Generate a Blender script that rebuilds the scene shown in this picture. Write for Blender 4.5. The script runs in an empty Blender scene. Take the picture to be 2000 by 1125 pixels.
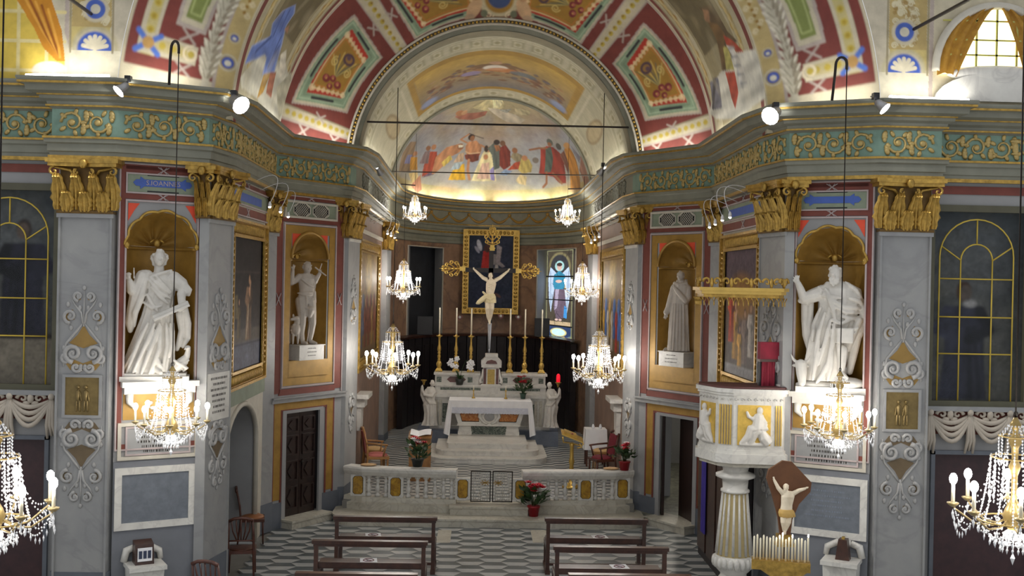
import bpy, math, random
import numpy as np
from mathutils import Vector, Matrix
random.seed(7); np.random.seed(7)
PI = math.pi
scene = bpy.context.scene
COL = scene.collection
# ---------------------------------------------------------------- camera
F = 2100.0; CX, CY = 1000.0, 562.5
CAM = np.array([-0.29, 0.0, 4.8])
YAW, PIT, ROLL = math.radians(1.75), math.radians(-0.2), math.radians(1.2)
fw = np.array([math.sin(YAW)*math.cos(PIT), math.cos(YAW)*math.cos(PIT), math.sin(PIT)])
_r0 = np.array([math.cos(YAW), -math.sin(YAW), 0.0]); _u0 = np.cross(_r0, fw)
rt = _r0*math.cos(ROLL)+_u0*math.sin(ROLL); up = -_r0*math.sin(ROLL)+_u0*math.cos(ROLL)
cd = bpy.data.cameras.new('camera'); cam = bpy.data.objects.new('camera', cd); COL.objects.link(cam)
cd.sensor_width = 36.0; cd.lens = 36.0*F/2000.0; cd.clip_start = 0.1; cd.clip_end = 200
cam.matrix_world = Matrix(((rt[0], up[0], -fw[0], CAM[0]), (rt[1], up[1], -fw[1], CAM[1]), (rt[2], up[2], -fw[2], CAM[2]), (0, 0, 0, 1)))
scene.camera = cam
# ---------------------------------------------------------------- world and exposure
W = bpy.data.worlds.new('world'); scene.world = W; W.use_nodes = True
W.node_tree.nodes['Background'].inputs[0].default_value = (0.95, 0.97, 1.0, 1)
W.node_tree.nodes['Background'].inputs[1].default_value = 0.58
LK = 1.0      # strength of all lamps
vs = scene.view_settings
vs.view_transform = 'Standard'; vs.look = 'None'; vs.gamma = 1.0; vs.use_curve_mapping = False; vs.exposure = 0.2
def dray(px, py): return fw+rt*(px-CX)/F-up*(py-CY)/F
def PY(px, py, Y): v = dray(px, py); return CAM+v*(Y/v[1])
def PZ(px, py, z): v = dray(px, py); return CAM+v*((z-CAM[2])/v[2])
def PX(px, py, X): v = dray(px, py); return CAM+v*((X-CAM[0])/v[0])
# ---------------------------------------------------------------- helpers
def lin(c):
    c = np.asarray(c, float)/255.0
    return np.where(c <= 0.04045, c/12.92, ((c+0.055)/1.055)**2.4)
def lerp(a, b, t): return a+(b-a)*t
class MB:
    """collects shapes; build() links them as one mesh object"""
    def __init__(s, T=None): s.v = []; s.f = []; s.sm = []; s.mi = []; s.T = T; s.m = 0
    def add(s, pts, faces, smooth=False):
        b = len(s.v)
        s.v += [tuple(s.T(*p)) if s.T else (float(p[0]), float(p[1]), float(p[2])) for p in pts]
        s.f += [tuple(i+b for i in f) for f in faces]; s.sm += [smooth]*len(faces); s.mi += [s.m]*len(faces)
        return s
    def box(s, x0, x1, y0, y1, z0, z1):
        return s.add([(x, y, z) for z in (z0, z1) for y in (y0, y1) for x in (x0, x1)],
                     [(0, 2, 3, 1), (4, 5, 7, 6), (0, 1, 5, 4), (2, 6, 7, 3), (0, 4, 6, 2), (1, 3, 7, 5)])
    def quad(s, *p): return s.add(p, [tuple(range(len(p)))])
    def prism(s, poly, a, b, ax='y', smooth=False):
        n = len(poly)
        mk = (lambda p, q: (p[0], q, p[1])) if ax == 'y' else ((lambda p, q: (p[0], p[1], q)) if ax == 'z' else (lambda p, q: (q, p[0], p[1])))
        s.add([mk(p, a) for p in poly]+[mk(p, b) for p in poly], [tuple(range(n))[::-1], tuple(range(n, 2*n))])
        b0 = len(s.v)-2*n
        for i in range(n):
            j = (i+1) % n; s.f.append((b0+i, b0+j, b0+n+j, b0+n+i)); s.sm.append(smooth); s.mi.append(s.m)
        return s
    def grid(s, fn, nu, nv, cu=False, cv=False, smooth=True):
        U = nu if cu else nu+1; V = nv if cv else nv+1
        pts = [fn(i/nu, j/nv) for j in range(V) for i in range(U)]
        return s.add(pts, [(j*U+i, j*U+(i+1) % U, ((j+1) % V)*U+(i+1) % U, ((j+1) % V)*U+i) for j in range(nv) for i in range(nu)], smooth)
    def lathe(s, prof, c=(0, 0, 0), n=16, cap=True, smooth=True, sq=None, a0=0.0):
        m = len(prof); pts = []
        for r, z in prof:
            for i in range(n):
                a = a0+2*PI*i/n; pts.append((c[0]+r*math.cos(a), c[1]+r*math.sin(a), c[2]+z))
        fs = [(j*n+i, j*n+(i+1) % n, (j+1)*n+(i+1) % n, (j+1)*n+i) for j in range(m-1) for i in range(n)]
        s.add(pts, fs, smooth)
        if cap:
            b = len(s.v)-m*n
            s.f += [tuple(b+i for i in range(n))[::-1], tuple(b+(m-1)*n+i for i in range(n))]; s.sm += [False]*2; s.mi += [s.m]*2
        return s
    def tube(s, P, R, n=6, closed=False, flat=1.0):
        P = [np.asarray(p, float) for p in P]; m = len(P)
        if not hasattr(R, '__len__'): R = [R]*m
        pts = []; prev = None
        for i in range(m):
            t = (P[(i+1) % m]-P[i-1]) if closed else (P[min(i+1, m-1)]-P[max(i-1, 0)])
            L = np.linalg.norm(t); t = t/L if L > 1e-9 else np.array([0, 0, 1.0])
            if prev is None:
                h = np.array([0, 0, 1.0]) if abs(t[2]) < 0.9 else np.array([0, 1.0, 0])
                prev = np.cross(t, h)
            a = prev-t*np.dot(prev, t); L = np.linalg.norm(a); a = a/L if L > 1e-9 else np.cross(t, [1, 0, 0.3]); prev = a
            b = np.cross(t, a)
            for k in range(n):
                w = 2*PI*k/n; pts.append(P[i]+R[i]*(a*math.cos(w)+b*math.sin(w)*flat))
        M = m if closed else m-1
        s.add(pts, [(j*n+k, j*n+(k+1) % n, ((j+1) % m)*n+(k+1) % n, ((j+1) % m)*n+k) for j in range(M) for k in range(n)], True)
        if not closed:
            b = len(s.v)-m*n; s.f += [tuple(b+k for k in range(n))[::-1], tuple(b+(m-1)*n+k for k in range(n))]; s.sm += [True]*2; s.mi += [s.m]*2
        return s
    def ell(s, c, r, n=10, m=7, rot=None):
        if not hasattr(r, '__len__'): r = (r, r, r)
        pts = [(0, 0, -1)]+[(math.sin(PI*j/m)*math.cos(2*PI*i/n), math.sin(PI*j/m)*math.sin(2*PI*i/n), -math.cos(PI*j/m)) for j in range(1, m) for i in range(n)]+[(0, 0, 1)]
        fs = [(0, 1+(i+1) % n, 1+i) for i in range(n)]
        for j in range(m-2): fs += [(1+j*n+i, 1+j*n+(i+1) % n, 1+(j+1)*n+(i+1) % n, 1+(j+1)*n+i) for i in range(n)]
        L = len(pts)-1; fs += [(L, L-n+i, L-n+(i+1) % n) for i in range(n)]
        P = [np.array((p[0]*r[0], p[1]*r[1], p[2]*r[2])) for p in pts]
        if rot is not None: P = [np.array(rot @ Vector(p)) for p in P]
        return s.add([p+np.asarray(c, float) for p in P], fs, True)
    def cap(s, a, b, ra, rb=None, n=8):
        """closed tapered capsule"""
        rb = ra if rb is None else rb; a = np.asarray(a, float); b = np.asarray(b, float)
        d = b-a; L = np.linalg.norm(d); d = d/max(L, 1e-9)
        P = [a-d*ra*0.98, a-d*ra*0.7, a, b, b+d*rb*0.7, b+d*rb*0.98]; R = [ra*0.12, ra*0.72, ra, rb, rb*0.72, rb*0.12]
        return s.tube(P, R, n)
    def build(s, name, mats, parent=None, **kw):
        me = bpy.data.meshes.new(name); me.from_pydata(s.v, [], s.f)
        for m in (mats if isinstance(mats, (list, tuple)) else [mats]): me.materials.append(m)
        me.polygons.foreach_set('use_smooth', s.sm)
        if any(s.mi): me.polygons.foreach_set('material_index', s.mi)
        me.update()
        return link(name, me, parent, **kw)
def link(name, data, parent=None, label=None, cat=None, group=None, kind=None, loc=None, rz=0.0):
    o = bpy.data.objects.new(name, data); COL.objects.link(o)
    if parent is not None: o.parent = parent
    return tag(o, label, cat, group, kind, loc, rz)
def tag(o, label=None, cat=None, group=None, kind=None, loc=None, rz=None):
    if label: o['label'] = label
    if cat: o['category'] = cat
    if group: o['group'] = group
    if kind: o['kind'] = kind
    if loc is not None: o.location = loc
    if rz: o.rotation_euler = (0, 0, rz)
    return o
def empty(name, label, cat, loc=(0, 0, 0), rz=0.0, group=None, kind=None): return link(name, None, None, label, cat, group, kind, loc, rz)
KIDS = {}
def copy_tree(o, parent=None):
    c = o.copy(); COL.objects.link(c); c.parent = parent
    for ch in list(o.children): copy_tree(ch, c)
    return c
class Fr:
    """a wall's own frame: s along it, n out of it into the room, z up; sg mirrors the left side to the right"""
    def __init__(f, p0, p1, sg=-1):
        f.p = np.array(p0, float); d = np.array(p1, float)-f.p; f.L = np.linalg.norm(d); f.d = d/f.L; f.n = np.array((f.d[1], -f.d[0])); f.m = -sg
    def __call__(f, s, n, z): q = f.p+f.d*s+f.n*n; return (q[0]*f.m, q[1], z)
    def px(f, px, py, n=0.0):
        v = dray(px, py); c = np.array([CAM[0]*f.m, CAM[1]]); w = np.array([v[0]*f.m, v[1]])
        t = (np.dot(f.p+f.n*n-c, f.n))/np.dot(w, f.n); q = c+w*t
        return float(np.dot(q-f.p, f.d)), float(CAM[2]+v[2]*t)
    def ang(f): return math.atan2(f.d[1], f.d[0]*f.m)
# ---------------------------------------------------------------- materials
MATS = {}
def mat(name, c, rough=0.6, metal=0.0, var=0.12, sc=4.0, bump=0.0, bsc=40.0, c2=None, emit=0.0, coat=0.0, trans=0.0, ior=1.45, veins=None, vsc=1.5, attr=False, alpha=None, spec=None, obj=False):
    if name in MATS: return MATS[name]
    m = bpy.data.materials.new(name); m.use_nodes = True; MATS[name] = m
    N = m.node_tree.nodes; Lk = m.node_tree.links; b = N['Principled BSDF']
    L = lin(c)
    b.inputs['Roughness'].default_value = rough; b.inputs['Metallic'].default_value = metal
    if coat: b.inputs['Coat Weight'].default_value = coat; b.inputs['Coat Roughness'].default_value = 0.15
    if spec is not None: b.inputs['Specular IOR Level'].default_value = spec
    if trans: b.inputs['Transmission Weight'].default_value = trans; b.inputs['IOR'].default_value = ior
    if alpha is not None: b.inputs['Alpha'].default_value = alpha
    geo = N.new('ShaderNodeNewGeometry')
    nz = N.new('ShaderNodeTexNoise'); nz.inputs['Scale'].default_value = sc; nz.inputs['Detail'].default_value = 6; nz.inputs['Roughness'].default_value = 0.62
    Lk.new(geo.outputs['Position'], nz.inputs['Vector'])
    mx = N.new('ShaderNodeMix'); mx.data_type = 'RGBA'
    ramp = N.new('ShaderNodeMapRange'); ramp.inputs['From Min'].default_value = 0.32; ramp.inputs['From Max'].default_value = 0.68
    Lk.new(nz.outputs['Fac'], ramp.inputs['Value']); Lk.new(ramp.outputs['Result'], mx.inputs['Factor'])
    if attr:
        at = N.new('ShaderNodeAttribute'); at.attribute_name = 'col'
        hs = N.new('ShaderNodeHueSaturation'); hs.inputs['Value'].default_value = 1-var; Lk.new(at.outputs['Color'], hs.inputs['Color'])
        Lk.new(hs.outputs['Color'], mx.inputs['A']); Lk.new(at.outputs['Color'], mx.inputs['B'])
    else:
        A = lin(c2) if c2 is not None else L*(1-var)
        B = L if c2 is not None else np.minimum(L*(1+var), 1)
        mx.inputs['A'].default_value = (*A, 1); mx.inputs['B'].default_value = (*B, 1)
    out = mx.outputs['Result']
    if veins is not None:
        n2 = N.new('ShaderNodeTexNoise'); n2.inputs['Scale'].default_value = vsc; n2.inputs['Detail'].default_value = 8; n2.inputs['Distortion'].default_value = 1.4
        Lk.new(geo.outputs['Position'], n2.inputs['Vector'])
        r2 = N.new('ShaderNodeValToRGB'); e = r2.color_ramp.elements
        e[0].position = 0.46; e[0].color = (0, 0, 0, 1); e[1].position = 0.5; e[1].color = (1, 1, 1, 1); x = e.new(0.545); x.color = (0, 0, 0, 1)
        Lk.new(n2.outputs['Fac'], r2.inputs['Fac'])
        mv = N.new('ShaderNodeMix'); mv.data_type = 'RGBA'; ml = N.new('ShaderNodeMath'); ml.operation = 'MULTIPLY'; ml.inputs[1].default_value = 0.6
        Lk.new(r2.outputs['Color'], ml.inputs[0]); Lk.new(ml.outputs[0], mv.inputs['Factor'])
        Lk.new(out, mv.inputs['A']); mv.inputs['B'].default_value = (*lin(veins), 1); out = mv.outputs['Result']
    Lk.new(out, b.inputs['Base Color'])
    if bump:
        n3 = N.new('ShaderNodeTexNoise'); n3.inputs['Scale'].default_value = bsc; n3.inputs['Detail'].default_value = 4
        Lk.new(geo.outputs['Position'], n3.inputs['Vector'])
        bp = N.new('ShaderNodeBump'); bp.inputs['Strength'].default_value = bump; bp.inputs['Distance'].default_value = 0.01
        Lk.new(n3.outputs['Fac'], bp.inputs['Height']); Lk.new(bp.outputs['Normal'], b.inputs['Normal'])
    if emit:
        b.inputs['Emission Color'].default_value = (*L, 1); b.inputs['Emission Strength'].default_value = emit
        if attr: Lk.new(out, b.inputs['Emission Color'])
    return m
M = dict(
    marble=mat('grey_marble', (156, 156, 154), 0.42, c2=(140, 141, 142), sc=1.4, veins=(134, 134, 135), vsc=0.9),
    wmarble=mat('white_marble', (222, 220, 212), 0.35, c2=(204, 201, 194), sc=3, veins=(190, 187, 182), vsc=2.2),
    ymarble=mat('aged_marble', (200, 196, 182), 0.42, c2=(180, 174, 158), sc=3, veins=(158, 151, 138), vsc=2.6),
    statue=mat('statue_marble', (212, 208, 200), 0.5, var=0.08, sc=6),
    statue2=mat('statue_old_marble', (196, 187, 176), 0.55, var=0.1, sc=5),
    plaster=mat('grey_plaster', (148, 148, 148), 0.8, var=0.07, sc=2, bump=0.08),
    dplaster=mat('slate_plinth', (98, 103, 111), 0.7, var=0.12, sc=3),
    red=mat('oxblood_paint', (116, 60, 50), 0.7, var=0.14, sc=5),
    cream=mat('cream_moulding', (190, 184, 170), 0.7, var=0.08, sc=6),
    lilac=mat('lilac_moulding', (174, 160, 158), 0.7, var=0.08, sc=6),
    ochre=mat('ochre_gilding', (160, 124, 56), 0.5, metal=0.2, var=0.16, sc=5),
    green=mat('sage_paint', (132, 142, 122), 0.7, var=0.1, sc=5),
    gold=mat('gilt', (178, 144, 70), 0.36, metal=0.6, var=0.3, sc=14, bump=0.25, bsc=90),
    gold2=mat('bright_brass', (206, 172, 92), 0.28, metal=0.7, var=0.1, sc=8),
    fgold=mat('pale_gilt', (184, 160, 100), 0.42, metal=0.3, var=0.2, sc=20),
    inlay=mat('ochre_inlay', (146, 116, 58), 0.6, var=0.15), inlay2=mat('umber_inlay', (106, 90, 66), 0.6, var=0.15), stucco=mat('grey_stucco', (164, 163, 161), 0.6, var=0.08),
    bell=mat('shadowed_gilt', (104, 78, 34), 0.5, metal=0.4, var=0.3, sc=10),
    entab=mat('olive_stone', (126, 126, 112), 0.6, var=0.14, sc=2.5),
    teal=mat('teal_frieze', (128, 156, 142), 0.65, c2=(110, 138, 122), sc=3),
    orange=mat('vermilion', (222, 78, 48), 0.6, var=0.05),
    black=mat('black_paint', (22, 22, 26), 0.5, var=0.2),
    iron=mat('dark_iron', (48, 42, 38), 0.5, metal=0.5, var=0.2, sc=20),
    wood=mat('dark_walnut', (74, 44, 32), 0.38, c2=(48, 28, 22), sc=8, coat=0.2),
    wood2=mat('oak', (150, 108, 62), 0.5, c2=(120, 82, 44), sc=8),
    dwood=mat('black_walnut', (48, 30, 26), 0.4, c2=(34, 22, 20), sc=8, coat=0.2),
    vdark=mat('near_black_wood', (30, 24, 26), 0.5, var=0.3, sc=6),
    white=mat('white_linen', (236, 236, 238), 0.8, var=0.04),
    blue=mat('ultramarine', (66, 94, 170), 0.6, var=0.1),
    candle=mat('wax', (238, 230, 206), 0.5, var=0.03),
    wax=mat('cream_wax', (240, 232, 205), 0.5, var=0.03),
    bulb=mat('lit_bulb', (255, 246, 232), 0.3, var=0.0, emit=28.0),
    cbulb=mat('lit_candle_bulb', (255, 248, 238), 0.3, var=0.0, emit=85.0),
    floodlit=mat('lit_lens', (255, 255, 255), 0.3, var=0.0, emit=60.0),
    crystal=mat('cut_glass', (240, 242, 248), 0.12, var=0.1, sc=60, metal=0.1, spec=0.9),
    steel=mat('brushed_steel', (170, 170, 172), 0.35, metal=0.7),
    grass=mat('leaf_green', (52, 84, 40), 0.5, c2=(34, 58, 30), sc=20),
    redflower=mat('poinsettia_red', (196, 30, 44), 0.55, c2=(160, 18, 34), sc=20),
    redvelvet=mat('crimson_velvet', (128, 22, 44), 0.75, var=0.2, sc=6),
    pink=mat('rose_upholstery', (186, 108, 100), 0.8, var=0.1, sc=10),
    paint=mat('fresco', (200, 200, 200), 0.75, var=0.16, sc=7, attr=True),
    oil=mat('oil_canvas', (200, 200, 200), 0.6, var=0.12, sc=7, attr=True, spec=0.15),
)
# ---------------------------------------------------------------- fresco painter: colours on a fine vertex grid
class Cv:
    def __init__(s, w, h, W, H, bg):
        s.W, s.H = W, H; s.w, s.h = w, h
        s.a = np.ones((H, W, 3))*lin(bg)
        s.x, s.y = np.meshgrid((np.arange(W)+0.5)*w/W, (np.arange(H)+0.5)*h/H)
        s.px = max(w/W, h/H); s.reg = True
    def _win(s, x0, x1, y0, y1):
        if not s.reg: return slice(None), slice(None)
        p = 2*s.px; fx, fy = s.W/s.w, s.H/s.h
        return slice(max(0, int((y0-p)*fy)), max(0, int((y1+p)*fy)+2)), slice(max(0, int((x0-p)*fx)), max(0, int((x1+p)*fx)+2))
    def _mix(s, w, m, c, al): s.a[w] += (m*al)[..., None]*(lin(c)-s.a[w])
    def poly(s, P, c, al=1.0):
        P = np.asarray(P, float); w = s._win(P[:, 0].min(), P[:, 0].max(), P[:, 1].min(), P[:, 1].max()); X, Y = s.x[w], s.y[w]
        i = np.zeros_like(X, bool); n = len(P)
        for k in range(n):
            (x0, y0), (x1, y1) = P[k], P[(k+1) % n]
            if y0 == y1: continue
            i ^= ((Y > y0) != (Y > y1)) & (X < (x1-x0)*(Y-y0)/(y1-y0)+x0)
        s._mix(w, i.astype(float), c, al); return s
    def drape(s, P, c, al=1.0):
        """polygon with brushed folds, as a painter would model cloth or flesh"""
        P = np.asarray(P, float); w = s._win(P[:, 0].min(), P[:, 0].max(), P[:, 1].min(), P[:, 1].max()); old = s.a[w].copy(); s.poly(P, c, al); X, Y = s.x[w], s.y[w]
        ch = np.abs(s.a[w]-old).max(-1) > 1e-6; dx = max(np.ptp(P[:, 0]), 1e-6); dy = max(np.ptp(P[:, 1]), 1e-6); ph = random.uniform(0, 6)
        g = 1.12-0.34*(X-P[:, 0].min())/dx+0.16*(Y-P[:, 1].min())/dy+0.17*np.sin(15*(X-P[:, 0].min())/dx+5*(Y-P[:, 1].min())/dy+ph)+0.08*np.sin(29*(X-P[:, 0].min())/dx-7*(Y-P[:, 1].min())/dy)
        s.a[w] = np.where(ch[..., None], s.a[w]*np.clip(g, 0.45, 1.45)[..., None], s.a[w]); return s
    def soften(s, n=1):
        for _ in range(n):
            for ax in (0, 1): a = np.concatenate([s.a.take([0], ax), s.a, s.a.take([-1], ax)], ax); s.a = 0.25*a.take(range(0, s.a.shape[ax]), ax)+0.5*s.a+0.25*a.take(range(2, s.a.shape[ax]+2), ax)
        return s
    def grain(s, amp=0.08):
        """uneven pigment: smooth random mottling at several scales"""
        H, W = s.a.shape[:2]; f = np.zeros((H, W))
        for k, wt in ((9, 0.7), (26, 1.0), (70, 0.8)):
            gx, gy = k, max(3, int(k*H/W)); r = np.random.randn(gy+2, gx+2); u = np.linspace(0, gx, W); v = np.linspace(0, gy, H); i, j = u.astype(int), v.astype(int); fu, fv = u-i, v-j
            a = r[j][:, i]*(1-fu)+r[j][:, i+1]*fu; b = r[j+1][:, i]*(1-fu)+r[j+1][:, i+1]*fu; f += wt*(a*(1-fv)[:, None]+b*fv[:, None])
        s.a *= np.clip(1+amp*f, 0.6, 1.4)[..., None]; return s
    def rect(s, x0, x1, y0, y1, c, al=1.0): w = s._win(x0, x1, y0, y1); X, Y = s.x[w], s.y[w]; s._mix(w, ((X >= x0) & (X < x1) & (Y >= y0) & (Y < y1)).astype(float), c, al); return s
    def ell(s, x, y, rx, ry, c, al=1.0, rot=0.0, soft=0.15):
        r = max(rx, ry)*(1+soft); w = s._win(x-r, x+r, y-r, y+r)
        dx, dy = s.x[w]-x, s.y[w]-y; ca, sa = math.cos(rot), math.sin(rot)
        d = np.sqrt(((dx*ca+dy*sa)/rx)**2+((-dx*sa+dy*ca)/ry)**2)
        s._mix(w, np.clip((1-d)/soft+0.5, 0, 1), c, al); return s
    def line(s, P, w, c, al=1.0):
        Q = np.asarray(P, float); W_ = s._win(Q[:, 0].min()-w, Q[:, 0].max()+w, Q[:, 1].min()-w, Q[:, 1].max()+w); X, Y = s.x[W_], s.y[W_]
        m = np.zeros_like(X)
        for (x0, y0), (x1, y1) in zip(P[:-1], P[1:]):
            dx, dy = x1-x0, y1-y0; L = dx*dx+dy*dy+1e-12
            t = np.clip(((X-x0)*dx+(Y-y0)*dy)/L, 0, 1)
            d = np.hypot(X-x0-t*dx, Y-y0-t*dy); m = np.maximum(m, np.clip((w/2-d)/s.px+0.5, 0, 1))
        s._mix(W_, m, c, al); return s
    def frame(s, P, w, c, al=1.0): return s.line(list(P)+[P[0]], w, c, al)
    def vgrad(s, y0, y1, c0, c1, al=1.0):
        t = np.clip((s.y-y0)/(y1-y0), 0, 1)[..., None]; i = ((s.y >= y0) & (s.y <= y1))[..., None]*al
        s.a += i*(lin(c0)*(1-t)+lin(c1)*t-s.a); return s
    def mottle(s, n, r, cols, al=0.25, box=None):
        x0, x1, y0, y1 = box or (0, s.w, 0, s.h)
        for _ in range(n):
            s.ell(random.uniform(x0, x1), random.uniform(y0, y1), r*random.uniform(0.5, 1.6), r*random.uniform(0.3, 1.0), random.choice(cols), al, random.uniform(-0.6, 0.6), 0.8)
        return s
    def scroll(s, x, y, r, w, c, turn=1, a0=0.0, n=18):
        s.line([(x+r*(1-0.8*k/n)*math.cos(a0+turn*k*0.55), y+r*(1-0.8*k/n)*math.sin(a0+turn*k*0.55)) for k in range(n)], w, c); return s
    def figure(s, x, y, h, robe, skin=(196, 150, 116), lean=0.0, robe2=None, hair=(70, 48, 34), arm=None):
        """a small standing figure, y at its feet (v upwards)"""
        w = h*0.17; lx = lean*h
        dk = tuple(int(c*0.62) for c in robe); lt = tuple(min(255, int(c*1.22)) for c in robe)
        s.drape([(x-w*1.15, y), (x+w*1.15, y), (x+w*1.0+lx*0.5, y+h*0.45), (x+w*0.95+lx*0.85, y+h*0.78), (x-w*0.95+lx*0.85, y+h*0.78), (x-w*0.9+lx*0.5, y+h*0.4)], robe)
        for k in (-0.6, -0.15, 0.35, 0.7): s.line([(x+k*w*1.2, y+h*0.02), (x+k*w*0.7+lx*0.7, y+h*0.6)], w*0.22, dk if k > 0 else lt, 0.7)
        if robe2: s.poly([(x-w*1.05+lx*0.8, y+h*0.76), (x+w*0.2+lx*0.8, y+h*0.78), (x+w*1.1+lx*0.3, y+h*0.3), (x+w*0.4, y+h*0.15)], robe2, 0.9)
        for sd in (-1, 1):
            e = (x+sd*w*1.25+lx*0.6, y+h*0.58)
            s.line([(x+sd*w*0.8+lx*0.85, y+h*0.74), e, (x+sd*w*0.3+lx*0.6, y+h*0.5)], w*0.5, lt if sd < 0 else dk)
        if arm: s.line([(x+lx*0.85, y+h*0.74), (x+arm[0]*h*0.5, y+h*0.5+arm[1]*h*0.5), (x+arm[0]*h, y+h*0.5+arm[1]*h)], w*0.42, skin)
        s.ell(x+lx, y+h*0.9, h*0.062, h*0.085, hair); s.ell(x+lx+h*0.012, y+h*0.885, h*0.05, h*0.068, skin)
        return s
    def mesh(s, name, fn, mt, parent=None, **kw):
        """fn(u, v) -> point; one vertex per colour sample"""
        Wn, Hn = s.W, s.H; s.grain(0.06)
        u = np.linspace(0, 1, Wn); v = np.linspace(0, 1, Hn)
        U, V = np.meshgrid(u, v)
        P = np.asarray(fn(U, V)); P = np.stack([np.broadcast_to(p, U.shape) for p in P], -1).reshape(-1, 3)
        me = bpy.data.meshes.new(name); idx = np.arange(Wn*Hn).reshape(Hn, Wn)
        q = np.stack([idx[:-1, :-1], idx[:-1, 1:], idx[1:, 1:], idx[1:, :-1]], -1).reshape(-1)
        nf = len(q)//4
        me.vertices.add(Wn*Hn); me.vertices.foreach_set('co', P.ravel())
        me.loops.add(len(q)); me.loops.foreach_set('vertex_index', q)
        me.polygons.add(nf); me.polygons.foreach_set('loop_start', np.arange(nf)*4)
        me.polygons.foreach_set('use_smooth', np.ones(nf, bool))
        me.update(calc_edges=True)
        ca = me.color_attributes.new('col', 'FLOAT_COLOR', 'POINT')
        ca.data.foreach_set('color', np.concatenate([np.clip(s.a.reshape(-1, 3), 0, 1), np.ones((Wn*Hn, 1))], 1).ravel())
        me.materials.append(mt)
        return link(name, me, parent, **kw)
def sculpt(mb, name, mt, parent=None, voxel=0.02, smooth=4, **kw):
    """melts overlapping closed shapes into one continuous surface"""
    o = mb.build(name+'_tmp', mt)
    r = o.modifiers.new('r', 'REMESH'); r.mode = 'VOXEL'; r.voxel_size = voxel; r.use_smooth_shade = True
    if smooth: q = o.modifiers.new('s', 'SMOOTH'); q.iterations = smooth; q.factor = 0.5
    dg = bpy.context.evaluated_depsgraph_get()
    me = bpy.data.meshes.new_from_object(o.evaluated_get(dg)); me.name = name
    bpy.data.objects.remove(o)
    if not me.materials: me.materials.append(mt)
    return link(name, me, parent, **kw)
# ================================================================ the building
ZA, ZF0, ZF1, ZC, ZARC = 6.45, 6.78, 7.16, 7.56, 7.22      # architrave, frieze, cornice, springing of the arches
AY, AB, AA = 31.0, 5.3, 2.97                                # apse: start, depth, half width
ZS = 0.35                                                   # sanctuary floor
def apse(phi, off=0.0): return (-(AA-off)*math.cos(phi), AY+(AB-off)*math.sin(phi))
LEFT = [(-9.5, 15.8), (-6.38, 15.8), (-6.38, 15.52), (-5.5, 15.52), (-4.36, 16.08), (-4.2, 16.95), (-4.24, 20.6), (-3.02, 22.35), (-2.9, 23.3), (-2.97, AY)]
APSE = [apse(PI*k/24) for k in range(1, 24)]
PATH = LEFT+APSE+[(-x, y) for x, y in LEFT[::-1]]
def sweep(mb, path, prof, smooth=False):
    P = [np.array(p) for p in path]; n = len(P); off = []
    for i in range(n):
        d0 = P[i]-P[i-1] if i else P[1]-P[0]; d1 = P[i+1]-P[i] if i < n-1 else d0
        d0 = d0/np.linalg.norm(d0); d1 = d1/np.linalg.norm(d1)
        a = np.array((d0[1], -d0[0])); b = np.array((d1[1], -d1[0])); m = a+b; m = m/max(np.dot(m, a), 0.35)
        off.append(m)
    k = len(prof); pts = []
    for i in range(n):
        for q, z in prof: c = P[i]+off[i]*q; pts.append((c[0], c[1], z))
    mb.add(pts, [(i*k+j, i*k+j+1, (i+1)*k+j+1, (i+1)*k+j) for i in range(n-1) for j in range(k-1)], smooth)
    return mb
def ring(mb, s0, s1, z0, z1, w, n0, n1, wz=None):
    wz = w if wz is None else wz
    mb.box(s0, s1, n0, n1, z1-wz, z1); mb.box(s0, s1, n0, n1, z0, z0+wz); mb.box(s0, s0+w, n0, n1, z0+wz, z1-wz); mb.box(s1-w, s1, n0, n1, z0+wz, z1-wz)
def holed(mb, s0, s1, z0, z1, holes, n=0.0):
    ss = sorted({s0, s1, *[h[0] for h in holes], *[h[1] for h in holes]}); zz = sorted({z0, z1, *[h[2] for h in holes], *[h[3] for h in holes]})
    for a, b in zip(ss, ss[1:]):
        for c, d in zip(zz, zz[1:]):
            if any(h[0] <= (a+b)/2 <= h[1] and h[2] <= (c+d)/2 <= h[3] for h in holes): continue
            mb.quad((a, n, c), (b, n, c), (b, n, d), (a, n, d))
def arch_pts(s0, s1, zs, n=16, rise=None):
    m, r = (s0+s1)/2, (s1-s0)/2; rise = r if rise is None else rise
    return [(m-r*math.cos(PI*k/n), zs+rise*math.sin(PI*k/n)) for k in range(n+1)]
def spandrel(mb, s0, s1, zs, z1, n0, rise=None, k=16):
    A = arch_pts(s0, s1, zs, k, rise)
    for (a, b), (c, d) in zip(A, A[1:]): mb.quad((a, n0, b), (c, n0, d), (c, n0, z1), (a, n0, z1))
def knot(mb, s, z, w, h, n0, r=0.008):
    """the little crossed-ribbon motif between two painted bands"""
    for a in (-1, 1): mb.tube([(s-w/2, n0, z-a*h/2), (s, n0+0.004, z), (s+w/2, n0, z+a*h/2)], r, 4); mb.tube([(s+a*w*0.28, n0, z-h/2), (s+a*w*0.02, n0, z), (s+a*w*0.28, n0, z+h/2)], r, 4)
SIDE = {-1: 'left', 1: 'right'}
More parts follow.
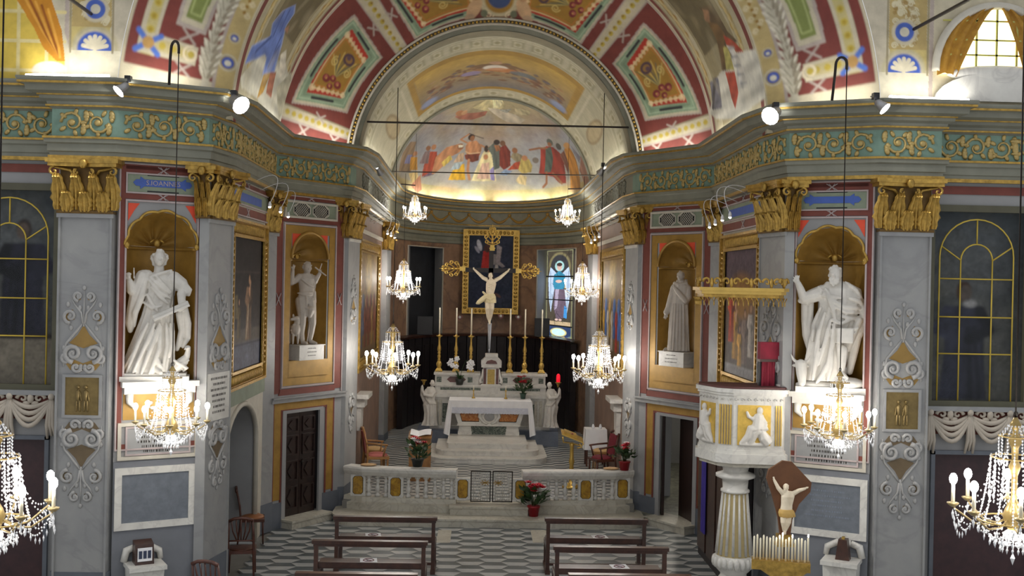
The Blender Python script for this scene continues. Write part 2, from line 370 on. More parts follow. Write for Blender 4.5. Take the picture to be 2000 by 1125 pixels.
# ---------------------------------------------------------------- entablature all round
ent = link('trim_1', None, kind='structure', label='olive and gilt entablature running round nave, presbytery and apse')
sweep(MB(), PATH, [(-0.1, ZA), (0.05, ZA), (0.05, 6.55), (0.075, 6.56), (0.075, 6.66), (0.11, 6.68), (0.11, 6.74), (0.03, ZF0)]).build('architrave', M['entab'], ent)
for P_, m_ in ((LEFT[:8]+[(-2.96, 22.8)], 'teal'), ([(-2.96, 22.8)]+LEFT[8:]+APSE+[(-x, y) for x, y in LEFT[:7:-1]]+[(2.96, 22.8)], 'entab'), ([(2.96, 22.8)]+[(-x, y) for x, y in LEFT[7::-1]], 'teal')): sweep(MB(), P_, [(0.03, ZF0), (0.03, ZF1)]).build('frieze', M[m_], ent)
sweep(MB(), PATH, [(0.03, ZF1), (0.08, 7.2), (0.09, 7.26), (0.16, 7.29), (0.17, 7.35), (0.3, 7.38), (0.31, 7.455), (0.36, 7.47), (0.4, 7.53), (0.4, ZC), (0.34, ZC), (0.3, ZC-0.12), (-0.35, ZC-0.12)]).build('cornice', M['entab'], ent)
for z0, z1, q in ((ZA-0.002, 6.5, 0.054), (6.735, 6.765, 0.115), (7.19, 7.215, 0.088), (7.335, 7.365, 0.178), (7.47, 7.5, 0.375)):
    sweep(MB(), PATH, [(q-0.03, z0), (q+0.012, z0), (q+0.012, z1), (q-0.03, z1)]).build('gilt_fillet', M['gold'], ent)
# gilt rinceaux on the frieze: one relief per stretch of wall
def rinceau(T, s0, s1, zc, h, name='scroll_relief', parent=None, mt=None):
    mb = MB(T); n = max(2, int(round((s1-s0)/(h*1.02)))); st = (s1-s0)/n; rr = min(h*0.45, st*0.46)
    for k in range(n):
        c = s0+(k+0.5)*st; sg = 1 if k < n/2 else -1; w = 1 if k % 2 else -1
        mb.tube([(c+sg*rr*(1-0.78*t/15)*math.cos(0.5*t+PI), 0.012, zc+w*rr*(1-0.78*t/15)*math.sin(0.5*t+PI)) for t in range(16)], [0.024-0.0008*t for t in range(16)], 5)
        for q in (-1, 1):
            for a in range(3): mb.ell((c+st*0.5+0.02*q, 0.015, zc+q*h*(0.12+0.11*a)), (0.035+0.015*a, 0.02, 0.04), 6, 4, Matrix.Rotation(0.6*q*a, 3, 'Y'))
        mb.ell((c, 0.02, zc), (rr*0.3, 0.025, rr*0.3), 8, 5)
        for a in range(5):
            u = a*1.25+k; mb.ell((c+rr*0.98*math.cos(u), 0.012, zc+rr*0.98*math.sin(u)), (rr*0.36, 0.02, rr*0.2), 6, 4, Matrix.Rotation(-u, 3, 'Y'))
    if n % 2 == 0 and n > 2:
        m = (s0+s1)/2; mb.ell((m, 0.02, zc), (0.05, 0.03, h*0.3), 8, 5); mb.ell((m, 0.02, zc+h*0.3), (0.09, 0.03, h*0.1), 8, 5); mb.ell((m, 0.02, zc-h*0.22), (0.07, 0.03, h*0.07), 8, 5)
    return mb.build(name, mt or M['fgold'], parent, kind='stuff')
for sg in (-1, 1):
    for i in (0, 2, 3, 4, 5, 6, 8):
        f = Fr(LEFT[i], LEFT[i+1], sg); g = (lambda f: lambda s, n, z: f(s, n+0.03, z))(f)
        a = 0.08; b = f.L-0.08
        if i == 0: a = 0.7
        if i == 8: b = f.L-0.1
        rinceau(g, a, b, (ZF0+ZF1)/2, 0.36, parent=ent, mt=M['entab'] if i == 8 else None)
# swags on the apse frieze (carved in stone colour)
for k in range(8):
    mb = MB(); p0 = PI*(0.2+0.6*k/8); p1 = PI*(0.2+0.6*(k+1)/8)
    mb.tube([(*apse(lerp(p0, p1, t/8), 0.04), ZF1-0.08-0.22*math.sin(PI*t/8)) for t in range(9)], [0.02+0.03*math.sin(PI*t/8) for t in range(9)], 6)
    q = apse(p0, 0.06); mb.ell((q[0], q[1], ZF1-0.06), 0.06, 8, 5)
    mb.build('garland', M['ochre'], ent)
# ---------------------------------------------------------------- capitals and pillars
def leaf_mesh(w, h, curl):
    mb = MB()
    def fn(u, v):
        x = (u-0.5)*w*(0.62+0.5*math.sin(PI*min(1, v*1.15)))*(1-0.25*v)*(1+0.16*math.sin(v*26)*abs(u-0.5)*2)
        z = h*min(v*1.12, 1-0.9*(v-0.86)**2*3) if v > 0.86 else h*v*1.12
        y = -curl*(v**2.4)-0.022*math.cos((u-0.5)*6*PI)*(1-0.4*v)-0.02*(1-abs(u-0.5)*2)
        return (x, y, min(z, h) if v < 0.9 else h*(1-1.1*(v-0.9)))
    mb.grid(fn, 14, 10)
    return mb
def add_capital(parent, f, s0, s1, z0=5.68, z1=ZA, n0=0.0, side_leaf=True):
    """gilt Corinthian capital on a flat pillar face in frame f"""
    w = s1-s0; h = z1-z0; m = (s0+s1)/2
    e = link('capital', None, parent, label='gilt Corinthian capital with acanthus leaves')
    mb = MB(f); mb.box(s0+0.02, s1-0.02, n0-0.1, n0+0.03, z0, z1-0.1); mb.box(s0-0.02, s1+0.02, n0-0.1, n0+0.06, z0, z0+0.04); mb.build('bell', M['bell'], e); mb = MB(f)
    P = [(s0-0.1, n0+0.2), (m, n0+0.11), (s1+0.1, n0+0.2), (s1+0.1, n0-0.1), (s0-0.1, n0-0.1)]
    mb.prism(P, z1-0.11, z1-0.06, 'z'); mb.prism([(a+(0.03 if a > m else -0.03 if a < m else 0), b+0.02) for a, b in P], z1-0.06, z1, 'z')
    mb.ell((m, n0+0.16, z1-0.07), (0.06, 0.04, 0.07), 8, 6)
    mb.build('abacus', M['gold'], e)
    rows = [(z0+0.02, h*0.38, 3 if w > 0.5 else 2, 0.11, 0), (z0+0.05, h*0.66, 2 if w > 0.5 else 1, 0.15, 1)]
    for zb, lh, n, cu, r in rows:
        lw = w/(3 if w > 0.5 else 2)*0.9
        for k in range(n+(1 if r else 0)*2 if r else n):
            cnt = n+2 if r else n
            c = s0+w*(k+0.5)/n if not r else s0+w*k/(cnt-1)
            L = leaf_mesh(lw, lh, cu)
            q = MB(f); q.add([(c+a, n0+0.03+(0.0 if r else 0.025)-b, zb+d) for a, b, d in L.v], L.f, True); q.build('leaf', M['gold'], e)
    for sd in (-1, 1):
        q = MB(f); cx, cz = (s0-0.03 if sd < 0 else s1+0.03), z1-0.2
        q.tube([(m+sd*0.04, n0+0.04, z0+h*0.52), (lerp(m, cx, 0.5), n0+0.08, z1-0.16), (cx, n0+0.13, z1-0.12)]+[(cx+sd*0.07*(1-t/12)*math.cos(PI/2-0.62*t), n0+0.15, cz+0.02+0.07*(1-t/12)*math.sin(PI/2-0.62*t)) for t in range(12)], [0.02, 0.024]+[0.024-0.001*t for t in range(13)], 6)
        q.build('volute', M['gold'], e)
        if w > 0.5:
            q = MB(f); cx = m+sd*0.1; q.tube([(m+sd*0.22, n0+0.05, z0+h*0.5)]+[(cx+sd*0.055*(1-t/10)*math.cos(PI/2-0.6*t), n0+0.13, z1-0.19+0.055*(1-t/10)*math.sin(PI/2-0.6*t)) for t in range(10)], [0.016]*11, 5)
            q.build('volute', M['gold'], e)
    return e
def inlay(T, m, z0, z1, w, n, parent, up=True):
    tkx = 1.45
    """grey stucco foliage with ochre inlay, mirrored about m"""
    zz = (lambda t: lerp(z0, z1, t)) if up else (lambda t: lerp(z1, z0, t))
    o = MB(T); g = MB(T)
    def flat(mb, P, q=0.004): mb.quad(*[(m+a*w, n+q, zz(b)) for a, b in P])
    flat(o, [(-0.3, 0.02), (0.3, 0.02), (0.42, 0.1), (0.2, 0.14), (0, 0.1), (-0.2, 0.14), (-0.42, 0.1)])
    flat(o, [(-0.34, 0.34), (0, 0.28), (0.34, 0.34), (0.14, 0.44), (0, 0.56), (-0.14, 0.44)])
    for sd in (-1, 1):
        flat(o, [(sd*0.22, 0.62), (sd*0.42, 0.6), (sd*0.46, 0.7), (sd*0.26, 0.74)])
        flat(o, [(sd*0.08, 0.86), (sd*0.22, 0.84), (sd*0.22, 0.93), (sd*0.12, 0.95)])
        def spiral(cx, cy, r, turns, a0, tk, dirn):
            g.tube([(m+sd*(cx+r*(1-0.8*t/16)*math.cos(a0+dirn*turns*2*PI*t/16))*w, n+0.008, zz(cy)+(z1-z0)*0.0+(1 if up else -1)*r*w*(1-0.8*t/16)*math.sin(a0+dirn*turns*2*PI*t/16)) for t in range(17)], [tkx*tk*w*(1-0.03*t) for t in range(17)], 5); q = (m+sd*(cx+r*0.9*math.cos(a0))*w, n+0.008, zz(cy)); g.ell(q, (0.06*w, 0.014, 0.09*w), 6, 4); g.ell((m+sd*cx*w, n+0.008, zz(cy)), (0.05*w, 0.018, 0.05*w), 6, 4)
        spiral(0.24, 0.22, 0.22, 1.5, -PI/2, 0.045, 1); spiral(0.4, 0.15, 0.12, 1.2, PI/2, 0.035, -1); spiral(0.32, 0.66, 0.17, 1.3, -PI/2, 0.035, 1)
        spiral(0.14, 0.9, 0.12, 1.2, -PI/2, 0.03, 1); spiral(0.16, 0.05, 0.12, 1.2, PI, 0.035, 1)
        g.tube([(m+sd*a*w, n+0.006, zz(b)) for a, b in ((0.02, 0.58), (0.14, 0.5), (0.4, 0.34), (0.46, 0.2), (0.46, 0.06))], [0.02*w, 0.03*w, 0.03*w, 0.03*w, 0.015*w], 5)
        g.tube([(m+sd*a*w, n+0.006, zz(b)) for a, b in ((0.02, 0.58), (0.06, 0.7), (0.22, 0.8), (0.3, 0.88))], [0.03*w, 0.03*w, 0.022*w, 0.01*w], 5)
        for a, b in ((0.38, 0.8), (0.1, 0.76), (0.3, 0.52), (0.46, 0.28)): g.ell((m+sd*a*w, n+0.006, zz(b)), (0.05*w, 0.01, 0.07*w), 6, 4)
    g.tube([(m, n+0.006, zz(t)) for t in (0.54, 0.8, 1.0)], [0.025*w, 0.02*w, 0.006*w], 5); g.ell((m, n+0.008, zz(1.0)), (0.05*w, 0.012, 0.06*w), 6, 4)
    o.build('inlay', M['inlay'] if up else M['inlay2'], parent); g.build('stucco_foliage', M['stucco'], parent, kind='stuff')
def pillar(poly, sg, z1=ZA, name='wall_pillar', label=None, base=True):
    mb = MB(); P = [(x*-sg, y) for x, y in poly]
    mb.prism(P, 0, ZA+0.02, 'z'); o = mb.build(name, M['marble'], kind='structure', label=label)
    if base:
        c = np.mean(np.array(P), 0); q = MB(); q.prism([tuple(c+(np.array(p)-c)*1.08) for p in P], 0, 0.55, 'z'); q.build('plinth', M['dplaster'], o)
    return o
def add_text(parent, f, txt, s, z, size, mt, n=0.01, align='CENTER', name='lettering', spacing=1.0):
    cu = bpy.data.curves.new(name, 'FONT'); cu.body = txt; cu.size = size; cu.align_x = align; cu.extrude = 0.003; cu.space_line = spacing; cu.resolution_u = 2
    o = bpy.data.objects.new(name, cu); 
    p = f(s, n, z); a = np.array(f(1, 0, 0))-np.array(f(0, 0, 0)); b = np.array(f(0, 1, 0))-np.array(f(0, 0, 0))
    if f.m < 0: a = -a
    dg = None
    COL.objects.link(o); o.matrix_world = Matrix(((a[0], 0, b[0], p[0]), (a[1], 0, b[1], p[1]), (0, 1, 0, p[2]), (0, 0, 0, 1)))
    cu.materials.append(mt); bpy.context.view_layer.update()
    me = bpy.data.meshes.new_from_object(o.evaluated_get(bpy.context.evaluated_depsgraph_get())); mw = o.matrix_world.copy(); bpy.data.objects.remove(o)
    me.transform(mw); r = link(name, me, parent); return r
def dashes(parent, f, rows, z, w, s, mt, n=0.02, h=0.012, dz=0.05):
    """worn, unreadable lettering: rows of short strokes"""
    mb = MB(f)
    for r in range(rows):
        L = w*random.uniform(0.6, 1.0); x = s-L/2
        while x < s+L/2: d = random.uniform(0.2, 0.6)*h; mb.box(x, x+d, n-0.002, n+0.002, z-r*dz, z-r*dz+h); x += d+h*random.uniform(0.3, 0.9)
    return mb.build('worn_lettering', mt, parent, kind='stuff')
def niche(f, s0, s1, zb, zs, depth, parent, rim=True):
    """round-headed niche with a scallop shell"""
    m, w = (s0+s1)/2, (s1-s0)/2
    b = MB(f); b.grid(lambda u, v: (m-w*math.cos(PI*u), -depth*math.sin(PI*u), lerp(zb, zs, v)), 20, 1)
    b.prism(arch_pts(s0, s1, 0, 16, 0.0001)[:1]+[(m-w*math.cos(PI*u/12), -depth*math.sin(PI*u/12)) for u in range(1, 13)], zb-0.02, zb, 'z')
    b.build('niche_recess', M['ochre'], parent)
    N = 11
    def sh(u, v):
        a = PI*u; rib = abs(math.cos(a*N/2)); r = v*(1+0.05*rib*v)
        return (m-w*r*math.cos(a)*0.98, -depth*math.sqrt(max(0, 1-v*v))*0.95-0.06*(1-rib)*math.sin(PI*min(v, 0.97)), zs+w*r*math.sin(a)*0.98)
    b = MB(f); b.grid(sh, 88, 8); b.build('scallop_shell', M['ochre'], parent)
    if rim:
        b = MB(f); b.tube([(m-w*(1+0.06*abs(math.cos(PI*t/88*N/2)))*math.cos(PI*t/88), 0.02, zs+w*(1+0.06*abs(math.cos(PI*t/88*N/2)))*math.sin(PI*t/88)) for t in range(89)], 0.022, 6)
        for sd in (-1, 1): b.ell((m+sd*w, 0.03, zs), (0.04, 0.04, 0.05), 8, 6)
        b.build('shell_rim', M['gold'], parent)
    b = MB(f)
    b.tube([(m-w*math.cos(PI*t/16)*0.98, -depth*math.sin(PI*t/16)*0.98, zs-0.03) for t in range(17)], 0.025, 6); b.build('impost', M['ochre'], parent)
    b = MB(f); b.tube([(m-w*0.1, -depth*0.75, zs+0.02), (m-w*0.2, -depth*0.6, zs+0.07), (m-w*0.08, -depth*0.62, zs+0.1)], 0.02, 5); b.tube([(m+w*0.1, -depth*0.75, zs+0.02), (m+w*0.2, -depth*0.6, zs+0.07), (m+w*0.08, -depth*0.62, zs+0.1)], 0.02, 5); b.ell((m, -depth*0.62, zs+0.05), (0.05, 0.03, 0.06)); b.build('shell_hinge', M['gold'], parent)
FS, FP, FN, FB, FRW = {}, {}, {}, {}, {}
NICHE_S, NICHE_N = (0.13, 1.12), (0.32, 1.1)
for sg in (-1, 1):
    sd = SIDE[sg]
    fs = FS[sg] = Fr((-5.5, 15.62), (-4.4, 16.22), sg); fp = FP[sg] = Fr((-4.3, 16.9), (-4.3, 20.4), sg)
    fn = FN[sg] = Fr((-4.22, 20.6), (-3.04, 22.34), sg); fb = FB[sg] = Fr((-3.0, 23.2), (-3.0, 30.2), sg); fr = FRW[sg] = Fr((-9.5, 15.85), (-6.3, 15.85), sg)
    # ---- outer chapel wall beside the first pillar
    w = MB(fr); holed(w, 0, fr.L, 0, ZA+0.05, [(1.55, 3.1, 3.15, 6.1), (1.3, 2.95, 0, 2.4)])
    w = w.build('wall_%s_chapel' % sd, M['plaster'], kind='structure')
    b = MB(fr); b.box(3.12, 3.22, 0, 0.02, 3.0, 6.4); b.box(1.0, 3.22, 0, 0.02, 6.28, 6.4); b.build('painted_band', M['red'], w)
    b = MB(fr); ring(b, 3.08, 3.26, 2.9, 6.45, 0.03, 0, 0.03); b.build('moulding', M['lilac'], w)
    # ---- pillar at the statue wall
    p1 = pillar([(-6.31, 15.56), (-5.55, 15.56), (-5.5, 15.9), (-6.36, 15.9)], sg, 5.68, label='wide grey marble pillar with stucco foliage on the %s of the picture' % sd)
    f1 = Fr((-6.31, 15.56), (-5.55, 15.56), sg)
    b = MB(f1); b.box(0.0, 0.03, 0, 0.03, 0, 5.62); b.box(0.73, 0.76, 0, 0.03, 0, 5.62); b.box(-0.02, 0.78, 0, 0.05, 5.62, 5.68); b.build('moulding', M['marble'], p1)
    add_capital(p1, f1, 0.0, 0.76)
    inlay(f1, 0.38, 3.42, 4.62, 0.6, 0.0, p1)
    inlay(f1, 0.38, 1.5, 2.72, 0.6, 0.0, p1, up=False)
    b = MB(f1); ring(b, 0.1, 0.66, 2.76, 3.38, 0.04, 0, 0.03); b.build('plaque_frame', M['marble'], p1)
    b = MB(f1); b.box(0.14, 0.62, 0, 0.012, 2.8, 3.34)
    for k, hx in enumerate((0.32, 0.43)):
        b.ell((hx, 0.02, 3.2), 0.028, 8, 6); b.cap((hx, 0.015, 3.13), (hx, 0.02, 3.02), 0.035, 0.025); b.cap((hx-0.015, 0.015, 3.0), (hx-0.02, 0.015, 2.86), 0.02, 0.014); b.cap((hx+0.02, 0.015, 3.0), (hx+0.03, 0.015, 2.86), 0.02, 0.014); b.cap((hx+0.03, 0.015, 3.12), (hx+0.05, 0.02, 3.0), 0.014, 0.01)
    b.build('bronze_relief', mat('bronze_panel', (122, 104, 64), 0.45, metal=0.5, var=0.2, sc=8), p1)
    # ---- statue wall
    w = MB(fs); hs = (*NICHE_S, 3.28, 5.9); holed(w, 0, fs.L, 0, ZA+0.05, [hs])
    spandrel(w, NICHE_S[0], NICHE_S[1], 5.25, 5.9, 0.0)
    w = w.build('wall_%s_statue' % sd, M['plaster'], kind='structure')
    niche(fs, *NICHE_S, 3.28, 5.25, 0.55, w)
    b = MB(fs); ring(b, 0.03, 1.22, 2.3, 6.42, 0.07, 0, 0.014); b.box(0.1, 1.15, 0, 0.014, 6.3, 6.4); b.box(0.1, 1.15, 0, 0.014, 5.92, 6.0); b.build('painted_band', M['red'], w)
    b = MB(fs)
    for r in ((0.01, 1.24, 2.28, 6.44, 0.022), (0.1, 1.15, 3.2, 5.91, 0.025), (0.1, 1.15, 6.0, 6.3, 0.022)): ring(b, *r[:4], r[4], 0, 0.03)
    for z in (5.96, 6.35): knot(b, 0.625, z, 0.16, 0.1, 0.018)
    b.build('moulding', M['lilac'], w)
    b = MB(fs); b.box(0.12, 1.13, 0, 0.01, 6.02, 6.28); b.build('name_panel', M['green'], w)
    c = MB(fs); z = 6.16
    c.prism([(0.24, z-0.045), (0.3, z-0.05), (0.3, z-0.09), (0.36, z-0.05), (0.89, z-0.05), (0.95, z-0.09), (0.95, z-0.05), (1.01, z-0.045), (1.04, z), (1.01, z+0.045), (0.95, z+0.05), (0.95, z+0.09), (0.89, z+0.05), (0.36, z+0.05), (0.3, z+0.09), (0.3, z+0.05), (0.24, z+0.045), (0.2, z)], 0, 0.018)
    c.build('name_cartouche', M['blue'], w)
    if sg < 0: add_text(w, fs, 'S.IOANNES', 0.625, z-0.03, 0.1, M['lilac'], 0.02)
    b = MB(fs); b.box(0.4, 0.85, 0, 0.012, 6.265, 6.285); b.box(0.4, 0.85, 0, 0.012, 6.03, 6.05); b.build('dark_slot', M['black'], w)
    b = MB(fs)
    for q, r in ((0.14, 0.3), (1.11, 0.95)): b.quad((q, 0.006, 5.86), (q, 0.006, 5.6), (lerp(q, r, 0.55), 0.006, 5.76), (r, 0.006, 5.86))
    b.build('painted_spandrel', M['orange'], w)
    # console shelf, ochre panel and tablet under the statue
    b = MB(fs); b.box(0.08, 1.17, -0.3, 0.16, 3.2, 3.28); b.box(0.12, 1.13, 0, 0.1, 3.1, 3.2)
    for q in (0.2, 1.05):
        b.tube([(q, 0.06, 3.1), (q, 0.08, 2.98), (q+0.06*(1 if q < 0.6 else -1), 0.05, 2.9)], [0.06, 0.05, 0.02], 6)
    b.build('console', M['wmarble'], w)
    b = MB(fs); b.box(0.12, 1.13, 0, 0.012, 2.72, 3.1); b.build('ochre_panel', M['ochre'], w)
    b = MB(fs)
    for k in range(9): q = 0.45+0.045*k; b.ell((q, 0.02, 2.9+0.06*math.sin(k*1.7)), (0.05, 0.02, 0.03), 6, 4)
    b.build('stucco_foliage', M['wmarble'], w)
    b = MB(fs); ring(b, 0.05, 1.2, 2.14, 2.68, 0.05, 0, 0.04); b.build('tablet_frame', M['cream'], w)
    b = MB(fs); ring(b, 0.16, 1.09, 2.2, 2.62, 0.025, 0, 0.03); b.build('tablet_moulding', M['lilac'], w)
    b = MB(fs); b.box(0.18, 1.07, 0, 0.015, 2.22, 2.6); tb = b.build('inscription_tablet', M['marble'], w)
    dashes(w, fs, 5, 2.52, 0.7, 0.625, M['iron'], 0.016, 0.035, 0.07)
    # big slate plaque
    pq = empty('wall_plaque', ('blank' if sg < 0 else 'faintly inscribed')+' slate plaque in white marble frame beneath the %s statue' % ('young saint' if sg < 0 else 'bearded saint'), 'plaque')
    s0, s1, z0, z1 = 0.02, 1.17, 1.13, 2.03
    b = MB(fs); ring(b, s0, s1, z0, z1, 0.1, 0, 0.05); b.build('frame', M['wmarble'], pq)
    b = MB(fs); b.box(s0+0.1, s1-0.1, 0, 0.03, z0+0.1, z1-0.1); b.build('slate', mat('slate', (116, 122, 130), 0.5, c2=(100, 106, 114), sc=9), pq)
    if sg > 0: dashes(pq, fs, 6, 1.8, 0.7, 0.6, mat('worn_letters', (124, 133, 147), 0.6), 0.031, 0.026, 0.075)
    b = MB(fs); b.box(0, fs.L, 0, 0.02, 0, 2.12); b.build('dado', mat('slate_wall', (116, 119, 125), 0.75, var=0.08, sc=2), w)
    # ---- corner pillar between statue wall and picture wall
    p2 = pillar([(-4.46, 16.12), (-4.33, 16.12), (-4.15, 16.96), (-4.5, 17.0)], sg, 5.68, label='narrow grey pillar beside the big altar painting, %s side of nave' % sd)
    f2 = Fr((-4.33, 16.12), (-4.15, 16.96), sg); f2b = Fr((-4.46, 16.12), (-4.33, 16.12), sg)
    add_capital(p2, f2, 0.04, 0.82); add_capital(p2, f2b, -0.04, 0.14, side_leaf=False)
    b = MB(f2); b.box(-0.02, 0.87, 0, 0.03, 5.62, 5.68); b.box(0, 0.03, 0, 0.015, 0, 5.62); b.box(0.82, 0.85, 0, 0.015, 0, 5.62); b.build('moulding', M['marble'], p2)
    inlay(f2, 0.43, 3.42, 4.62, 0.62, 0.0, p2); inlay(f2, 0.43, 1.6, 2.6, 0.6, 0.0, p2, up=False)
    b = MB(f2); b.box(0.06, 0.8, 0, 0.012, 2.64, 3.36); b.build('inscription_tablet', M['wmarble'], p2)
    if sg < 0: dashes(p2, f2, 7, 3.26, 0.55, 0.43, M['iron'], 0.013, 0.035, 0.085)
    # ---- wall with the altar painting and arched recess
    w = MB(fp); holed(w, 0, fp.L, 0, ZA+0.05, [(0.35, 2.85, 0, 2.75)]); spandrel(w, 0.35, 2.85, 1.9, 2.75, 0.0, rise=0.75)
    w = w.build('wall_%s_altar' % sd, M['cream'], kind='structure')
    b = MB(fp); b.grid(lambda u, v: [(0.35, -0.9*v, 1.9*u/0.25) if u < 0.25 else ((1.6-1.25*math.cos(PI*(u-0.25)/0.5), -0.9*v, 1.9+0.75*math.sin(PI*(u-0.25)/0.5)) if u < 0.75 else (2.85, -0.9*v, 1.9*(1-u)/0.25))][0], 40, 2)
    b.quad((0.3, -0.9, 0), (2.9, -0.9, 0), (2.9, -0.9, 2.75), (0.3, -0.9, 2.75)); b.build('arched_recess', M['plaster'], w)
    b = MB(fp); A = [(0.35, 0.0)]+arch_pts(0.35, 2.85, 1.9, 20, 0.75)+[(2.85, 0.0)]; b.tube([(s, 0.0, z) for s, z in A], 0.05, 6); b.build('arch_moulding', M['cream'], w)
    b = MB(fp); b.box(0, fp.L, 0, 0.015, 3.0, 3.08); b.box(0, fp.L, 0, 0.015, 5.86, 6.0); b.box(0, fp.L, 0, 0.015, 6.34, 6.42); b.box(0, 0.12, 0, 0.015, 3.08, 5.86); b.box(3.3, fp.L, 0, 0.015, 3.08, 5.86); b.build('painted_band', M['red'], w)
    b = MB(fp); b.box(0, fp.L, 0, 0.02, 2.7, 2.98); b.box(0, fp.L, 0, 0.02, 6.06, 6.3); b.build('painted_panel', M['green'], w)
    b = MB(fp)
    for z in (2.99, 5.84, 6.03, 6.32): b.box(0, fp.L, 0, 0.035, z, z+0.025)
    for q in (1.7,): knot(b, q, 5.93, 0.25, 0.14, 0.02); knot(b, q, 6.38, 0.25, 0.1, 0.02)
    b.build('moulding', M['lilac'], w)
    b = MB(fp); b.box(0.6, 2.8, 0.0, 0.025, 6.1, 6.24); b.build('blue_panel', M['blue'], w)
    # ---- pillar between painting and statue niche
    p3 = pillar([(-4.36, 20.28), (-4.3, 20.28), (-4.16, 20.64), (-4.4, 20.8)], sg, 5.68, label='slim grey pillar between altar painting and %s niche wall' % sd)
    f3 = Fr((-4.3, 20.28), (-4.16, 20.64), sg); add_capital(p3, f3, 0.0, 0.38)
    b = MB(f3); b.box(-0.03, 0.42, 0, 0.03, 5.62, 5.68); b.build('moulding', M['marble'], p3)
    # ---- diagonal niche wall with door
    nz0, nz1 = 3.22, 5.22
    w = MB(fn); dr = (0.42, 1.36, 0, 2.2)
    holed(w, 0, fn.L, 0, ZA+0.05, [(0.48, 1.52, nz0, 5.75), dr]); spandrel(w, 0.48, 1.52, nz1, 5.75, 0.0)
    w = w.build('wall_%s_niche' % sd, M['plaster'], kind='structure')
    niche(fn, 0.48, 1.52, nz0, nz1, 0.55, w, rim=False)
    b = MB(fn); b.tube([(s, 0.02, z) for s, z in arch_pts(0.48, 1.52, nz1, 20)], 0.03, 6); b.build('arch_moulding', M['ochre'], w)
    b = MB(fn); ring(b, 0.3, 1.72, 2.74, 5.86, 0.16, 0, 0.014); b.box(0.44, 1.56, 0, 0.014, 2.88, nz0); b.quad((0.46, 0.008, 5.7), (0.46, 0.008, nz1), (0.48, 0.008, nz1), (0.48, 0.008, 5.7)); b.build('ochre_panel', M['ochre'], w)
    b = MB(fn)
    for q, r in ((0.5, 0.8), (1.5, 1.2)): b.quad((q, 0.008, 5.7), (q, 0.008, 5.36), (lerp(q, r, 0.45), 0.008, 5.6), (r, 0.008, 5.7))
    b.build('painted_spandrel', M['orange'], w)
    b = MB(fn); b.box(0.05, 0.24, 0, 0.012, 2.6, 6.42); b.box(1.78, 1.98, 0, 0.012, 2.6, 6.42); b.box(0.2, 1.8, 0, 0.012, 5.92, 6.0); b.box(0.2, 1.8, 0, 0.012, 6.36, 6.42); b.box(0.2, 1.8, 0, 0.012, 2.56, 2.68); b.build('painted_band', M['red'], w)
    b = MB(fn); ring(b, 0.26, 1.76, 2.7, 5.9, 0.03, 0, 0.03); ring(b, 0.03, 2.0, 2.5, 6.44, 0.02, 0, 0.025); knot(b, 1.0, 6.4, 0.2, 0.09, 0.018)
    for q in (0.145, 1.88):
        for t in range(2): b.tube([(q-0.06, 0.018, 4.3), (q+0.06*(1-2*t)*0, 0.02, 4.42), (q+0.06, 0.018, 4.54)][::1] if t else [(q+0.06, 0.018, 4.3), (q, 0.02, 4.42), (q-0.06, 0.018, 4.54)], 0.012, 4)
    b.build('moulding', M['lilac'], w)
    b = MB(fn); b.box(0.0, 2.1, 0, 0.06, 2.42, 2.5); b.box(0.0, 2.1, 0, 0.09, 2.5, 2.53); b.build('stone_course', M['marble'], w)
    # latticed singing windows
    b = MB(fn); ring(b, 0.26, 1.76, 6.0, 6.34, 0.04, 0, 0.04); b.build('lattice_frame', M['cream'], w)
    b = MB(fn); b.box(0.3, 1.72, 0, 0.01, 6.03, 6.31); b.build('lattice_panel', M['green'], w)
    for c in (0.74, 1.28):
        O = [(c+0.25*math.cos(PI/8+k*PI/4), 6.17+0.15*math.sin(PI/8+k*PI/4)) for k in range(8)]
        b = MB(fn); b.prism(O, 0, 0.014); g = b.build('lattice_opening', M['black'], w)
        b = MB(fn); b.tube([(s, 0.016, z) for s, z in O], 0.018, 5, closed=True)
        for k in range(-4, 5):
            for sl in (-1, 1):
                P = [(c+k*0.06+sl*t, 6.17+t*0.9) for t in np.linspace(-0.15, 0.15, 7) if abs((c+k*0.06+sl*t)-c) < 0.225 and abs(t*0.9) < 0.14]
                if len(P) > 1: b.tube([(s, 0.02, z) for s, z in (P[0], P[-1])], 0.006, 4)
        b.build('lattice_grille', M['cream'], g)
    # door surround
    b = MB(fn); P = [(0.14, 0.5), (0.3, 0.5), (0.3, 2.3), (1.6, 2.3), (1.6, 0.5), (1.74, 0.5), (1.74, 2.42), (0.14, 2.42)]; b.box(0.1, 0.3, 0, 0.012, 0.55, 2.42); b.box(1.56, 1.76, 0, 0.012, 0.55, 2.42); b.box(0.3, 1.56, 0, 0.012, 2.26, 2.42); b.build('painted_band', M['ochre'], w)
    b = MB(fn); b.box(0.06, 0.1, 0, 0.014, 0.5, 2.42); b.box(0.28, 0.32, 0, 0.016, 0.5, 2.28); b.box(1.54, 1.58, 0, 0.016, 0.5, 2.28); b.box(1.76, 1.8, 0, 0.014, 0.5, 2.42); b.box(0.3, 1.56, 0, 0.016, 2.24, 2.28); b.build('painted_band', M['red'], w)
    b = MB(fn); b.box(0.32, 0.42, -0.02, 0.03, 0, 2.2); b.box(1.36, 1.46, -0.02, 0.03, 0, 2.2); b.box(0.32, 1.46, -0.02, 0.03, 2.2, 2.24+0.02); b.build('door_surround', M['plaster'], w)
    b = MB(fn); b.box(0, 0.32, 0, 0.02, 0, 0.5); b.box(1.46, 2.1, 0, 0.02, 0, 0.5); b.build('dado', M['dplaster'], w)
    b = MB(fn); b.box(0.34, 1.46, -0.3, 0.3, 0.0, 0.13); b.box(0.32, 1.48, -0.3, 0.33, 0.13, 0.17); b.build('threshold', M['ymarble'], w)
